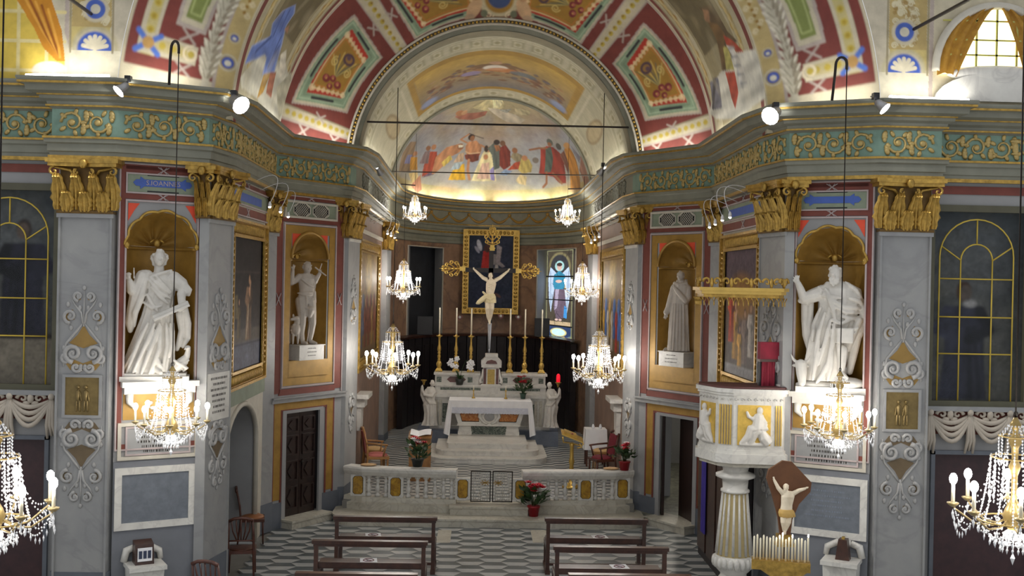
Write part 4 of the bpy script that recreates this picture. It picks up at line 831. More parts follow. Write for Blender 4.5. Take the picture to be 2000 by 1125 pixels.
# ---- wall above the outer pillars with its lunettes
for sg in (-1, 1):
    c = Cv(4.0, 3.0, 400, 240, (196, 186, 160))
    fn = lambda U, V, sg=sg: (lambda z: ((lerp(np.full_like(U, -9.5), -np.sqrt(np.maximum(5.55**2-(z-ZARC)**2, 0)), U))*-sg, np.full_like(U, 15.6), z))(7.54+V*3.0)
    # painted in true wall metres: X distance from the axis, height
    zz = 7.54+c.y; xe = np.sqrt(np.maximum(5.55**2-(zz-ZARC)**2, 0)); c.x = 9.5+(xe-9.5)*c.x/4.0; c.y = zz; c.px = 0.013; c.reg = False
    c.rect(5.0, 5.62, 7.5, 11, (196, 186, 164)); c.rect(5.66, 6.22, 8.06, 8.5, (190, 172, 110))
    c.line([(6.24, 7.98), (5.54, 7.98)], 0.03, (170, 160, 130)); c.ell(5.87, 8.05, 0.33, 0.33, (184, 174, 140)); c.ell(5.87, 8.05, 0.28, 0.28, CR); c.ell(5.87, 8.05, 0.25, 0.25, (64, 92, 176)); c.rect(5.5, 6.24, 7.6, 8.03, (214, 206, 182))
    for k in range(7): a = PI*(k+0.5)/7; c.line([(5.87, 8.06), (5.87+0.17*math.cos(a), 8.06+0.17*math.sin(a))], 0.06, (216, 206, 180))
    c.rect(5.64, 6.2, 8.36, 11, (176, 154, 100))
    for k in range(60): c.scroll(5.7+0.36*random.random(), 8.42+0.9*random.random(), 0.05, 0.02, (206, 196, 162)); c.ell(5.7+0.36*random.random(), 8.42+0.9*random.random(), 0.03, 0.03, (150, 120, 60), 0.6)
    c.ell(5.87, 8.62, 0.19, 0.19, CR); c.ell(5.87, 8.62, 0.14, 0.14, (70, 96, 176)); c.ell(5.87, 8.62, 0.07, 0.07, (206, 200, 180))
    for x in (5.62, 6.22): c.line([(x, 8.0), (x, 11)], 0.03, (150, 138, 108))
    c.rect(6.24, 6.3, 7.5, 11, LI)
    if sg < 0:
        c.ell(7.26, 7.86, 1.04, 1.04, (204, 196, 170), soft=0.02); c.ell(7.26, 7.86, 0.97, 0.97, (206, 178, 74), soft=0.02)
        for x in (6.55, 6.95, 7.35, 7.75): c.line([(x, 7.5), (x, 9.2)], 0.05, (214, 198, 140))
        for z in (7.72, 8.14, 8.56): c.line([(6.3, z), (8.2, z)], 0.05, (214, 198, 140))
        c.poly([(6.95, 9.0), (6.5, 8.75), (6.34, 8.3), (6.29, 7.86), (6.4, 7.86), (6.6, 8.05), (6.72, 8.3), (6.98, 8.72)], (196, 130, 28))
        for k in range(5): c.line([(6.9-k*0.09, 8.8-k*0.05), (6.62-k*0.06, 8.3-k*0.06), (6.36, 7.92)], 0.035, (150, 84, 14) if k % 2 else (222, 160, 60))
        c.ell(6.5, 7.72, 0.25, 0.14, (206, 200, 186))
    o = c.mesh('wall_%s_upper' % SIDE[sg], fn, M['paint'], kind='structure', label='painted upper wall over the outer pillar, %s side' % SIDE[sg])
    if sg > 0:
        f = Fr((-9.5, 15.58), (-5.5, 15.58), 1); cs = 9.5-7.22
        w = link('window_1', None, kind='structure', label='small arched daylit window with ochre curtains, upper right')
        mb = MB(f); A = [(cs-0.9, 8.05)]+arch_pts(cs-0.9, cs+0.9, 8.1, 20, 0.93)+[(cs+0.9, 8.05)]
        mb.tube([(s, 0.03, z) for s, z in A], 0.06, 6); mb.build('window_frame', M['cream'], w)
        mb = MB(f); mb.prism([(cs-0.85, 8.02)]+arch_pts(cs-0.85, cs+0.85, 8.1, 20, 0.9)+[(cs+0.85, 8.02)], 0.005, 0.012); mb.build('pane', mat('daylit_pane', (255, 250, 190), 0.4, var=0.02, emit=3.2), w)
        mb = MB(f)
        for q in (-0.3, 0.0, 0.3): mb.box(cs+q-0.015, cs+q+0.015, 0.012, 0.03, 8.0, 9.0)
        for z in (8.3, 8.52, 8.8): mb.box(cs-0.8, cs+0.8, 0.012, 0.03, z-0.012, z+0.012)
        mb.build('glazing_bar', mat('yellowed_bar', (176, 170, 90), 0.6), w)
        cur = mat('ochre_curtain', (176, 132, 40), 0.7, c2=(150, 104, 26), sc=10)
        for s_ in (-1, 1):
            mb = MB(f)
            def cu(u, v, s_=s_):
                z = 9.02-1.05*v; outer = 0.9*math.sqrt(max(0.0, 1-((max(z, 8.1)-8.1)/0.95)**2)) ; inner = lerp(0.02, 0.6, v**0.7) if s_ > 0 else lerp(0.02, 0.42, v**0.8)
                q = lerp(min(inner, outer-0.0), outer, u); return (cs+s_*q*(1), 0.05+0.025*math.sin(u*18+v*3), z+0.05*math.sin(u*3)*v)
            mb.grid(cu, 26, 14); mb.build('curtain', cur, w)
        mb = MB(f); mb.prism(arch_pts(cs-0.92, cs+0.92, 7.62, 12, 0.42)[::-1], 0.0, 0.06); mb.ell((cs-0.1, 0.02, 8.02), (0.85, 0.05, 0.14)); mb.build('marble_sill', M['wmarble'], w)
# ================================================================ floors and steps
fl = MB(); fl.quad((-9.5, 2, -0.03), (9.5, 2, -0.03), (9.5, 24, -0.03), (-9.5, 24, -0.03))
fl = fl.build('floor', mat('floor_bed', (120, 118, 112), 0.6), kind='structure')
tw = mat('white_tile', (196, 196, 192), 0.3, c2=(168, 170, 170), sc=3, spec=0.4); tg = mat('slate_tile', (104, 110, 112), 0.32, c2=(82, 90, 92), sc=3, spec=0.4)
S = 0.264; SH = S*math.sqrt(3)/2
def half(dark):
    mb = MB(); sg = 1 if dark else -1; g = 0.003
    P = [(-S+2*g, sg*g), (S-2*g, sg*g), (S/2-g, sg*(SH-g)), (-S/2+g, sg*(SH-g))]
    if sg < 0: P = P[::-1]
    mb.prism(P, -0.03, 0.0, 'z'); return mb
hm = {}
for d, m in ((True, tg), (False, tw)): o = half(d).build('floor_tile', m, fl); hm[d] = o.data; bpy.data.objects.remove(o)
cells = []
for i in range(-14, 15):
    for j in range(0, 40):
        x, y = i*1.5*S+0.05, 11.0+j*2*SH+(SH if i % 2 else 0)
        lim = 5.3 if y < 16.4 else (4.2 if y < 20.6 else 4.2-(y-20.6)*0.7)
        if abs(x) < lim and y < 22.6: cells.append((x, y))
cells.sort(key=lambda p: (0 if (p[1] > 17.2 and p[1] < 21.6) else 1, p[1]))
rest = [MB(), MB()]
for n, (x, y) in enumerate(cells):
    for d in (True, False):
        if n < 150: o = link('floor_tile', hm[d], fl, loc=(x, y, 0))
        else:
            q = rest[0 if d else 1]; b = half(d); q.add([(a+x, bb+y, c_) for a, bb, c_ in b.v], b.f)
rest[0].build('far_dark_tiles', tg, fl, kind='stuff'); rest[1].build('far_white_tiles', tw, fl, kind='stuff')
for s in (-1, 1):
    a, b = PZ(852 if s < 0 else 1041, 1060, 0), PZ(882 if s < 0 else 1068, 1036, 0)
    mb = MB(); mb.box(a[0], b[0], a[1], b[1], 0.0, 0.006); mb.build('pale_slab', M['ymarble'], fl)
# outside the sacristy door
mb = MB(); mb.quad((3.0, 21.5, 0.16), (6.2, 21.5, 0.16), (6.2, 28.5, 0.16), (3.05, 28.5, 0.16)); mb.build('floor_sacristy', mat('terrazzo', (150, 148, 132), 0.4, c2=(70, 74, 66), sc=9), kind='structure')
# ---- sanctuary platform and its steps
sp = MB(); pts = [(-2.98, 22.0), (2.98, 22.0), (2.98, AY)]+[apse(PI-PI*k/24) for k in range(25)]+[(-2.98, AY)]
sp.prism(pts, 0.0, ZS-0.012, 'z'); sp = sp.build('floor_sanctuary', mat('floor_bed', (120, 118, 112)), kind='structure')
q0, q1 = MB(), MB(); s2 = 0.2; h2 = s2*math.sqrt(3)/2
for i in range(-10, 11):
    for j in range(70):
        x, y = i*1.5*s2, 22.2+j*2*h2+(h2 if i % 2 else 0)
        if abs(x) > 2.8 or y > AY+AB*math.sqrt(max(0, 1-(x/2.9)**2))-0.2: continue
        for q, sg in ((q0, 1), (q1, -1)): q.prism([(x-s2, y), (x+s2, y), (x+s2/2, y+sg*h2), (x-s2/2, y+sg*h2)], ZS-0.012, ZS, 'z')
q0.build('dark_tiles', tg, sp, kind='stuff'); q1.build('white_tiles', tw, sp, kind='stuff')
def bow(y0, y1, hw, z0, z1, r=0.5):
    """step with a gently advancing front and rounded ends"""
    mb = MB(); P = [(-hw, y1), (-hw, y0+r)]
    P += [(-hw+r-r*math.cos(t), y0+r-r*math.sin(t)) for t in np.linspace(0.2, PI/2, 7)]; P += [(hw-r+r*math.sin(t), y0+r-r*math.cos(t)) for t in np.linspace(0, PI/2-0.2, 7)]; P += [(hw, y0+r), (hw, y1)]
    mb.prism(P, z0, z1-0.035, 'z'); c = np.array((0, (y0+y1)/2)); mb.prism([(x*1.006, y-0.025 if y < y1 else y) for x, y in P], z1-0.035, z1, 'z'); return mb
st = bow(21.12, 22.5, 3.12, 0, 0.165, 0.55).build('trim_4', M['ymarble'], kind='structure', label='long marble step below the communion rail')
mb = MB(); mb.box(-0.78, 0.78, 21.5, 22.1, 0.165, ZS-0.02); mb.box(-0.8, 0.8, 21.47, 22.1, ZS-0.05, ZS-0.01); mb.build('gate_step', M['ymarble'], st)
al = empty('altar_steps', 'three low white marble steps carrying the freestanding altar', 'steps', kind='structure')
for k, (y0, hw, r) in enumerate(((26.55, 1.5, 0.55), (26.95, 1.3, 0.4), (27.3, 1.02, 0.05))): bow(y0, 29.0, hw, ZS+0.13*k, ZS+0.13*(k+1), r).build('step', M['wmarble'], al)
# ================================================================ sculpture: shapes drawn in the enlarged view's units, melted into one body
class Sk:
    """x, y in units of an enlarged view; q = depth in metres (negative towards the nave)"""
    def __init__(s, ax, ay, k): s.ax, s.ay, s.k = ax, ay, k; s.mb = MB(); s.lv = []
    def L(s, x, y, q=0.0): return np.array(((x-s.ax)*s.k, q, (s.ay-y)*s.k))
    def chain(s, pts, R, n=9, flat=1.0):
        """pts: (x, y, depth)"""
        P = [s.L(*p) for p in pts]; R = [r*s.k for r in (R if hasattr(R, '__len__') else [R]*len(P))]
        d0 = P[0]-P[1]; d1 = P[-1]-P[-2]; d0 = d0/np.linalg.norm(d0); d1 = d1/np.linalg.norm(d1)
        s.mb.tube([P[0]+d0*R[0]*0.9, P[0]+d0*R[0]*0.5]+P+[P[-1]+d1*R[-1]*0.5, P[-1]+d1*R[-1]*0.9], [R[0]*0.3, R[0]*0.85]+R+[R[-1]*0.85, R[-1]*0.3], n, flat=flat); return s
    def ell(s, x, y, q, rx, ry, rq=None, a=0.0): s.mb.ell(s.L(x, y, q), (rx*s.k, (rq if rq is not None else rx)*s.k, ry*s.k), 14, 10, Matrix.Rotation(a, 3, 'Y')); return s
    def body(s, lv, nf=9, amp=0.06, fl=0.62, n=60, q0=0.0, ph=0.0, tw=0.6):
        """closed draped volume through levels (y, cx, rx); folds deepen downwards"""
        s.lv = lv; s.fl = fl; s.q0 = q0; pts = []; m = len(lv)
        for j, (y, cx, rx) in enumerate(lv):
            am = amp*(0.25+0.75*j/(m-1))
            for i in range(n):
                a = 2*PI*i/n; r = 1+am*(math.cos(nf*a+ph+tw*j)+0.5*math.cos((nf*2-1)*a+1.3+0.3*j)); p = s.L(cx+rx*r*math.cos(a), y); pts.append((p[0], q0+rx*s.k*fl*r*math.sin(a), p[2]))
        fs = [(j*n+i, j*n+(i+1) % n, (j+1)*n+(i+1) % n, (j+1)*n+i) for j in range(m-1) for i in range(n)]+[tuple(range(n))[::-1], tuple((m-1)*n+i for i in range(n))]
        s.mb.add(pts, fs, True); return s
    def front(s, x, y):
        lv = s.lv; y = min(max(y, lv[0][0]), lv[-1][0])
        for (y0, c0, r0), (y1, c1, r1) in zip(lv, lv[1:]):
            if y0 <= y <= y1: t = (y-y0)/(y1-y0); c = lerp(c0, c1, t); r = lerp(r0, r1, t); return s.q0-r*s.k*s.fl*math.sqrt(max(0.02, 1-((x-c)/r)**2))
        return s.q0
    def fold(s, *pts, r=10, out=0.4):
        """raised fold lying on the draped volume"""
        P = []
        for (a, b), (c, d) in zip(pts, pts[1:]):
            for t in (0, 0.34, 0.67): P.append((lerp(a, c, t), lerp(b, d, t)))
        P.append(pts[-1]); n = len(P)
        s.chain([(x, y, s.front(x, y)-r*s.k*out) for x, y in P], [r*(0.35+0.65*math.sin(PI*(0.12+0.76*i/(n-1)))) for i in range(n)], 7); return s
    def hand(s, x, y, q, dx, dy, size, spread=0.5, palm=True):
        """palm and five separate fingers pointing along (dx, dy)"""
        L = math.hypot(dx, dy); dx, dy = dx/L, dy/L; nx, ny = -dy, dx
        if palm: s.chain([(x, y, q), (x+dx*size*0.45, y+dy*size*0.45, q-0.005)], [size*0.24, size*0.28], 8, flat=0.6)
        for k, ln in enumerate((0.42, 0.5, 0.48, 0.38)):
            o = (k-1.5)*size*0.15; fx, fy = x+dx*size*0.6+nx*o, y+dy*size*0.6+ny*o; ex, ey = dx+nx*spread*(k-1.5)*0.22, dy+ny*spread*(k-1.5)*0.22
            s.chain([(fx, fy, q), (fx+ex*size*ln*0.5, fy+ey*size*ln*0.5, q-size*s.k*0.06), (fx+ex*size*ln, fy+ey*size*ln, q-size*s.k*0.02)], [size*0.075, size*0.07, size*0.055], 6)
        s.chain([(x+nx*size*-0.2+dx*size*0.15, y+ny*size*-0.2+dy*size*0.15, q), (x-nx*size*0.42+dx*size*0.4, y-ny*size*0.42+dy*size*0.4, q-0.01), (x-nx*size*0.45+dx*size*0.62, y-ny*size*0.45+dy*size*0.62, q-0.012)], [size*0.1, size*0.08, size*0.06], 6); return s
    def head(s, x, y, q, h, turn=0.0, beard=False, hair=True, curls=0.16):
        w = h*0.36; s.ell(x, y, q, w, h*0.5, w*1.1); f = q-w*1.05*s.k; o = turn*w
        s.ell(x+o*0.4, y+h*0.2, q-w*0.25*s.k, w*0.72, h*0.3, w*0.8)                       # jaw
        s.chain([(x+o, y-h*0.02, f), (x+o*1.1, y+h*0.12, f-h*0.07*s.k), (x+o, y+h*0.14, f)], [h*0.04, h*0.06, h*0.045], 6)   # nose
        for d in (-1, 1): s.chain([(x+o+d*h*0.07, y-h*0.045, f), (x+o+d*h*0.2, y-h*0.03, f+h*0.05*s.k)], h*0.035, 6); s.ell(x+o+d*h*0.13, y+h*0.02, f+h*0.04*s.k, h*0.05, h*0.035); s.ell(x+d*w*1.0, y+h*0.06, q, h*0.05, h*0.1)
        s.chain([(x+o-h*0.1, y+h*0.25, f+h*0.03*s.k), (x+o, y+h*0.24, f-0.002), (x+o+h*0.1, y+h*0.25, f+h*0.03*s.k)], h*0.03, 6)
        if hair:
            for k in range(26):
                a = random.uniform(0, 2*PI); e = random.uniform(-0.1, 1.4); s.ell(x+w*1.02*math.cos(e)*math.cos(a), y-h*0.48*math.sin(e)-h*0.02, q+abs(w*1.0*math.cos(e)*math.sin(a))*s.k*0.9-0.2*w*s.k*(1 if e > 0.7 else 0), h*curls*0.62, h*curls*0.55)
        if beard:
            for k in range(14): a = random.uniform(-1, 1); s.ell(x+o+a*w*0.75, y+h*random.uniform(0.32, 0.62)*(1-0.3*abs(a)), f+h*0.08*s.k, h*0.09, h*0.13)
        return s
    def make(s, name, mt, parent, voxel=0.0105, smooth=1, **kw): return sculpt(s.mb, name, mt, parent, voxel, smooth, **kw)
def place(o, f, s, n, z, turn=0.55):
    o.location = f(s, n, z); a = f.ang(); a = a if f.m > 0 else a-PI
    o.rotation_euler = (0, 0, a*turn); return o
# ---------------------------------------------------------------- young saint with eagle and book
st = empty('marble_statue', 'white marble young saint with curly hair, open book and eagle, in niche', 'statue')
g = Sk(310, 1092, 0.00185*1.0)
g.body([(240, 315, 70), (290, 315, 118), (380, 318, 112), (500, 305, 105), (580, 300, 118), (700, 285, 140), (850, 262, 168), (960, 245, 182), (1042, 236, 190)], 11, 0.1, 0.6, tw=0.35)
g.head(308, 122, -0.05, 128, 0.1, curls=0.2); g.chain([(305, 165, 0.0), (306, 245, 0.02)], [36, 44])
for k in range(9): y = 100+9*k; g.ell(258-8*math.sin(k*0.7)-(4 if k % 2 else 0), y, 0.01, 12, 13); g.ell(356+8*math.sin(k*0.7)+(4 if k % 2 else 0), y-6, 0.01, 12, 13)
g.chain([(215, 262, 0), (160, 330, -0.02), (112, 385, -0.06)], [52, 48, 44]); g.chain([(104, 380, -0.07), (88, 310, -0.1)], [40, 27]); g.hand(86, 305, -0.11, -0.1, -1, 62)
g.chain([(122, 285, -0.13), (119, 205, -0.15)], [7, 6])
g.chain([(185, 270, -0.02), (140, 400, -0.03), (112, 540, 0.0), (100, 640, 0.02), (98, 700, 0.02)], [58, 54, 46, 44, 22]); g.chain([(205, 290, -0.08), (175, 430, -0.09), (130, 560, -0.06), (125, 660, -0.02)], [26, 30, 28, 16])
g.chain([(415, 285, 0), (475, 330, -0.03), (515, 385, -0.05)], [66, 62, 40]); g.chain([(480, 400, -0.1), (482, 470, -0.18)], [36, 30]); g.hand(482, 470, -0.19, 0.05, 1, 78)
g.chain([(440, 260, -0.06), (500, 320, -0.09), (545, 372, -0.06), (535, 410, -0.05)], [20, 22, 20, 14])
# mantle over the chest and knees
for P in (((215, 250), (300, 330), (390, 400)), ((235, 300), (310, 390), (395, 440)), ((250, 350), (320, 430), (380, 480)), ((400, 215), (300, 250), (235, 270)), ((280, 260), (350, 340), (400, 390)), ((190, 470), (260, 520), (330, 500)), ((220, 410), (250, 470), (300, 540))): g.fold(*P, r=16, out=0.85)
for P in (((280, 640), (240, 760), (130, 1020)), ((320, 640), (270, 800), (190, 1030)), ((230, 640), (170, 780), (80, 1030)), ((370, 640), (380, 800), (350, 1010)), ((330, 660), (320, 850), (250, 1030)), ((300, 880), (320, 960), (360, 1010)), ((190, 700), (140, 860), (60, 1000)), ((400, 640), (410, 780), (400, 900))): g.fold(*P, r=20, out=0.9)
g.chain([(505, 520, 0.02), (530, 640, 0.04), (535, 760, 0.05), (500, 830, 0.04)], [30, 34, 26, 14]); g.chain([(470, 560, 0.03), (490, 700, 0.06), (455, 850, 0.06)], [34, 30, 18])
g.chain([(300, 1000, -0.2), (335, 1022, -0.26)], [26, 18])
# book
a = g.L(262, 600, -0.2); b = g.L(545, 470, -0.2); mid = (a+b)/2; d = (b-a)/np.linalg.norm(b-a); u = np.array((-d[2], 0, d[0]))
for t, q in ((-0.025, -0.03), (0.02, 0.02)): g.mb.add([mid+d*i*0.27+u*(t+j*0.02)+np.array((0, q+k*0.11, 0)) for k in (-1, 1) for j in (-1, 1) for i in (-1, 1)], [(0, 2, 3, 1), (4, 5, 7, 6), (0, 1, 5, 4), (2, 6, 7, 3), (0, 4, 6, 2), (1, 3, 7, 5)])
g.make('saint_figure', M['statue'], st)
e = Sk(310, 1092, 0.00185*1.0); e.chain([(440, 1000, -0.12), (490, 955, -0.12), (530, 900, -0.1), (540, 850, -0.12)], [42, 46, 26, 20]); e.ell(535, 830, -0.14, 24, 20); e.chain([(520, 832, -0.2), (506, 845, -0.22)], [10, 4])
for k in range(5): e.chain([(430+k*12, 925+k*8, -0.17), (480+k*14, 960+k*8, -0.2), (545-k*10, 930+k*22, -0.14)], [10, 14, 8])
e.make('eagle', M['statue'], st)
bz = MB(); bz.prism([(-0.52, -0.26), (0.44, -0.26), (0.46, 0.2), (-0.5, 0.22)], 0.0, 0.07, 'z'); bz.prism([(-0.47, -0.22), (0.4, -0.22), (0.42, 0.18), (-0.46, 0.2)], 0.07, 0.11, 'z'); bz.build('statue_base', M['statue'], st)
place(st, FS[-1], 0.62, -0.1, 3.28)
# ---------------------------------------------------------------- bearded saint with ox
st = empty('marble_statue', 'white marble bearded saint raising one hand, ox head at his feet', 'statue')
g = Sk(330, 1040, 0.00192*1.0)
g.body([(175, 370, 80), (230, 395, 150), (330, 400, 165), (450, 375, 140), (560, 330, 150), (700, 310, 150), (820, 290, 150), (950, 280, 170)], 10, 0.1, 0.58, tw=0.4, ph=1)
g.head(352, 120, -0.1, 135, -0.2, beard=True, curls=0.15); g.chain([(365, 165, -0.02), (380, 225, 0.03)], [45, 55])
g.chain([(270, 260, 0), (190, 290, -0.05), (120, 310, -0.08)], [62, 56, 40]); g.chain([(115, 300, -0.09), (95, 240, -0.12), (75, 195, -0.14)], [36, 30, 24]); g.hand(75, 200, -0.14, -0.25, -1, 68, 1.0)
g.chain([(200, 300, -0.02), (140, 330, -0.04), (95, 330, -0.05)], [40, 36, 22])
g.chain([(130, 350, 0.05), (140, 480, 0.08), (150, 600, 0.08), (185, 740, 0.05)], [30, 36, 36, 26]); g.chain([(175, 350, 0.02), (170, 520, 0.05), (190, 680, 0.05)], [26, 30, 26])
for P in (((190, 265), (300, 290), (400, 300)), ((230, 220), (300, 290), (340, 400), (360, 480)), ((300, 300), (420, 370), (560, 380)), ((320, 350), (440, 410), (570, 410)), ((400, 440), (480, 460), (590, 440)), ((430, 180), (510, 240), (560, 320)), ((280, 230), (330, 320), (350, 420)), ((330, 470), (400, 500), (470, 470)), ((460, 300), (530, 320), (575, 360))): g.fold(*P, r=19, out=0.9)
for P in (((250, 380), (200, 520), (190, 640)), ((280, 420), (240, 560), (210, 760)), ((320, 480), (290, 640), (240, 820)), ((350, 500), (340, 660), (300, 860)), ((240, 640), (220, 800), (200, 940)), ((300, 820), (270, 900), (230, 960)), ((380, 560), (390, 700), (400, 840)), ((340, 720), (330, 850), (310, 940))): g.fold(*P, r=20, out=0.9)
g.chain([(560, 350, 0), (590, 430, -0.05), (585, 510, -0.02)], [50, 44, 26]); g.chain([(585, 480, -0.02), (530, 600, 0.02), (500, 740, 0.05), (480, 880, 0.03)], [28, 36, 38, 24]); g.chain([(540, 470, -0.08), (490, 590, -0.06), (460, 700, -0.02)], [30, 30, 22])
g.chain([(420, 700, -0.16), (415, 800, -0.16), (410, 880, -0.16)], [40, 34, 26]); g.chain([(410, 885, -0.18), (450, 915, -0.26)], [26, 16])
a = g.L(440, 600, -0.24); g.mb.box(a[0]-0.13, a[0]+0.1, a[1]-0.04, a[1]+0.05, a[2]-0.09, a[2]+0.13); g.hand(520, 530, -0.22, -1, 0.4, 70)
g.make('saint_figure', M['statue'], st)
e = Sk(330, 1040, 0.00192*1.0); e.chain([(110, 830, -0.1), (115, 900, -0.16), (120, 970, -0.22)], [46, 42, 30]); e.chain([(130, 900, 0), (200, 960, 0.0)], [55, 60])
for d, P in ((-1, ((80, 815), (50, 790), (32, 750))), (1, ((145, 815), (172, 795), (182, 752)))): e.chain([(x, y, -0.08) for x, y in P], [14, 12, 4]); e.ell(115+d*50, 840, -0.06, 24, 12)
for d in (-1, 1): e.ell(115+d*20, 870, -0.2, 8, 8)
e.make('ox', M['statue'], st)
bz = MB(); bz.prism([(-0.5, -0.26), (0.5, -0.26), (0.48, 0.2), (-0.48, 0.22)], 0.0, 0.09, 'z'); bz.ell((0.27, -0.1, 0.15), (0.24, 0.2, 0.09)); bz.ell((-0.2, -0.05, 0.1), (0.3, 0.2, 0.08)); bz.build('statue_base', M['statue'], st)
place(st, FS[1], 0.62, -0.1, 3.28)
# ---------------------------------------------------------------- John the Baptist and the monk on inscribed plinths
st = empty('marble_statue', 'grey marble statue of a youth with reed cross and lamb', 'statue')
kb = 21.35/2100/5.488*1.05; g = Sk(245, 912, kb)
g.body([(190, 255, 62), (240, 258, 96), (300, 262, 88), (370, 258, 76), (430, 252, 84), (500, 255, 92)], 4, 0.02, 0.62)
for P in (((190, 250), (260, 300), (330, 330)), ((160, 390), (240, 385), (330, 380)), ((180, 400), (250, 410), (320, 400))): g.fold(*P, r=12, out=0.3)
g.head(258, 130, -0.02, 120, 0.1, curls=0.15); g.chain([(258, 175, 0), (258, 215, 0.01)], [32, 36])
g.chain([(180, 225, 0), (130, 265, -0.02), (90, 290, -0.03)], [38, 32, 28]); g.chain([(88, 288, -0.04), (92, 220, -0.06), (98, 165, -0.07)], [30, 26, 18]); g.hand(98, 160, -0.07, 0.2, -1, 56)
g.chain([(335, 235, 0), (355, 270, -0.02), (350, 245, -0.06)], [36, 30, 26]); g.chain([(350, 240, -0.06), (375, 190, -0.1)], [26, 20]); g.hand(375, 190, -0.1, 0.3, -1, 50)
g.chain([(340, 380, 0.02), (352, 480, 0.02), (340, 545, 0.02)], [24, 18, 12])
g.chain([(200, 470, -0.01), (205, 600, -0.06), (208, 690, -0.05)], [62, 50, 42]); g.chain([(208, 690, -0.05), (205, 800, -0.02), (225, 880, -0.02)], [42, 36, 24]); g.chain([(225, 892, -0.02), (245, 900, -0.14)], [24, 16])
g.chain([(300, 470, 0), (310, 590, -0.03), (322, 690, -0.02)], [62, 52, 42]); g.chain([(322, 690, -0.02), (315, 790, 0.02), (310, 870, 0.03)], [42, 38, 24]); g.chain([(315, 885, 0.02), (360, 902, -0.06)], [24, 16])
g.fold((165, 520), (240, 540), (330, 560), r=16); g.fold((240, 400), (240, 500), (240, 620), r=12); g.chain([(285, 560, -0.1), (275, 620, -0.1)], [46, 26])
g.make('saint_figure', M['statue2'], st, 0.01)
g = Sk(245, 912, kb)
g.chain([(388, 85, -0.15), (345, 250, -0.08), (262, 900, -0.06)], [6, 6, 6]); g.chain([(320, 125, -0.15), (435, 205, -0.15)], [8, 7]); g.make('reed_cross', M['statue2'], st, 0.008, 0)
g = Sk(245, 912, kb); g.ell(135, 760, -0.05, 55, 62, 70); g.chain([(150, 690, -0.08), (150, 650, -0.1)], [34, 30]); g.chain([(140, 645, -0.12), (80, 655, -0.14)], [26, 14]); g.ell(110, 622, -0.08, 12, 22); g.ell(170, 630, -0.08, 20, 10)
for x, q in ((108, -0.1), (160, -0.1), (95, 0.03), (178, 0.02)): g.chain([(x, 800, q), (x, 900, q)], [16, 11])
for k in range(40): a = random.uniform(0, 2*PI); g.ell(135+50*math.cos(a)*random.random(), 760+58*math.sin(a), -0.1, 12, 12)
g.make('lamb', M['statue2'], st, 0.009)
place(st, FN[-1], 1.0, -0.1, 3.52, 0.5)
def plinth(f, sg, s0, s1, d0, d1):
    p = empty('statue_plinth', 'pale marble plinth with worn lettering under the %s' % ('youth with reed cross' if sg < 0 else 'cloaked monk'), 'plinth')
    mb = MB(f); mb.box(s0, s1, d0, d1, 3.22, 3.5); mb.box(s0-0.02, s1+0.02, d0-0.01, d1+0.015, 3.5, 3.52); mb.build('block', M['wmarble'], p)
    dashes(p, f, 3, 3.44, (s1-s0)*0.5, (s0+s1)/2, M['iron'], d1, 0.018, 0.07); return p
plinth(FN[-1], -1, 0.66, 1.36, -0.3, 0.1)
plinth(FN[1], 1, 0.66, 1.36, -0.3, 0.1)
st = empty('marble_statue', 'grey marble statue of a hooded monk with one hand on chest', 'statue')
kb = 21.3/2100/5.767*1.05; g = Sk(285, 915, kb)
g.body([(165, 300, 60), (200, 302, 98), (280, 302, 102), (360, 290, 92), (480, 285, 98), (640, 285, 108), (780, 285, 112), (910, 285, 122)], 13, 0.075, 0.66, tw=0.1)
g.head(295, 95, -0.03, 112, -0.2, curls=0.1); g.chain([(297, 135, 0), (298, 175, 0.01)], [34, 44]); g.chain([(230, 175, -0.02), (290, 195, -0.1), (360, 180, -0.02), (340, 150, 0.08), (250, 150, 0.08)], [24, 24, 24, 26, 24])
g.chain([(225, 220, 0), (190, 350, -0.02), (165, 450, -0.03), (145, 495, -0.05)], [44, 40, 36, 34]); g.hand(142, 505, -0.06, -0.15, 1, 64)
g.chain([(375, 225, 0), (385, 330, -0.03), (370, 370, -0.08)], [40, 40, 34]); g.chain([(368, 365, -0.1), (300, 280, -0.16), (255, 225, -0.17)], [34, 28, 20]); g.hand(255, 225, -0.17, -0.5, -1, 52)
for x in (200, 230, 258, 290, 320, 350, 378): g.fold((x, 400), (x+(x-285)*0.12, 620), (x+(x-285)*0.3, 900), r=10, out=0.9)
g.chain([(170, 890, -0.18), (160, 900, -0.22)], [20, 14]); g.make('monk_figure', M['statue2'], st, 0.01)
place(st, FN[1], 1.0, -0.1, 3.52, 0.5)
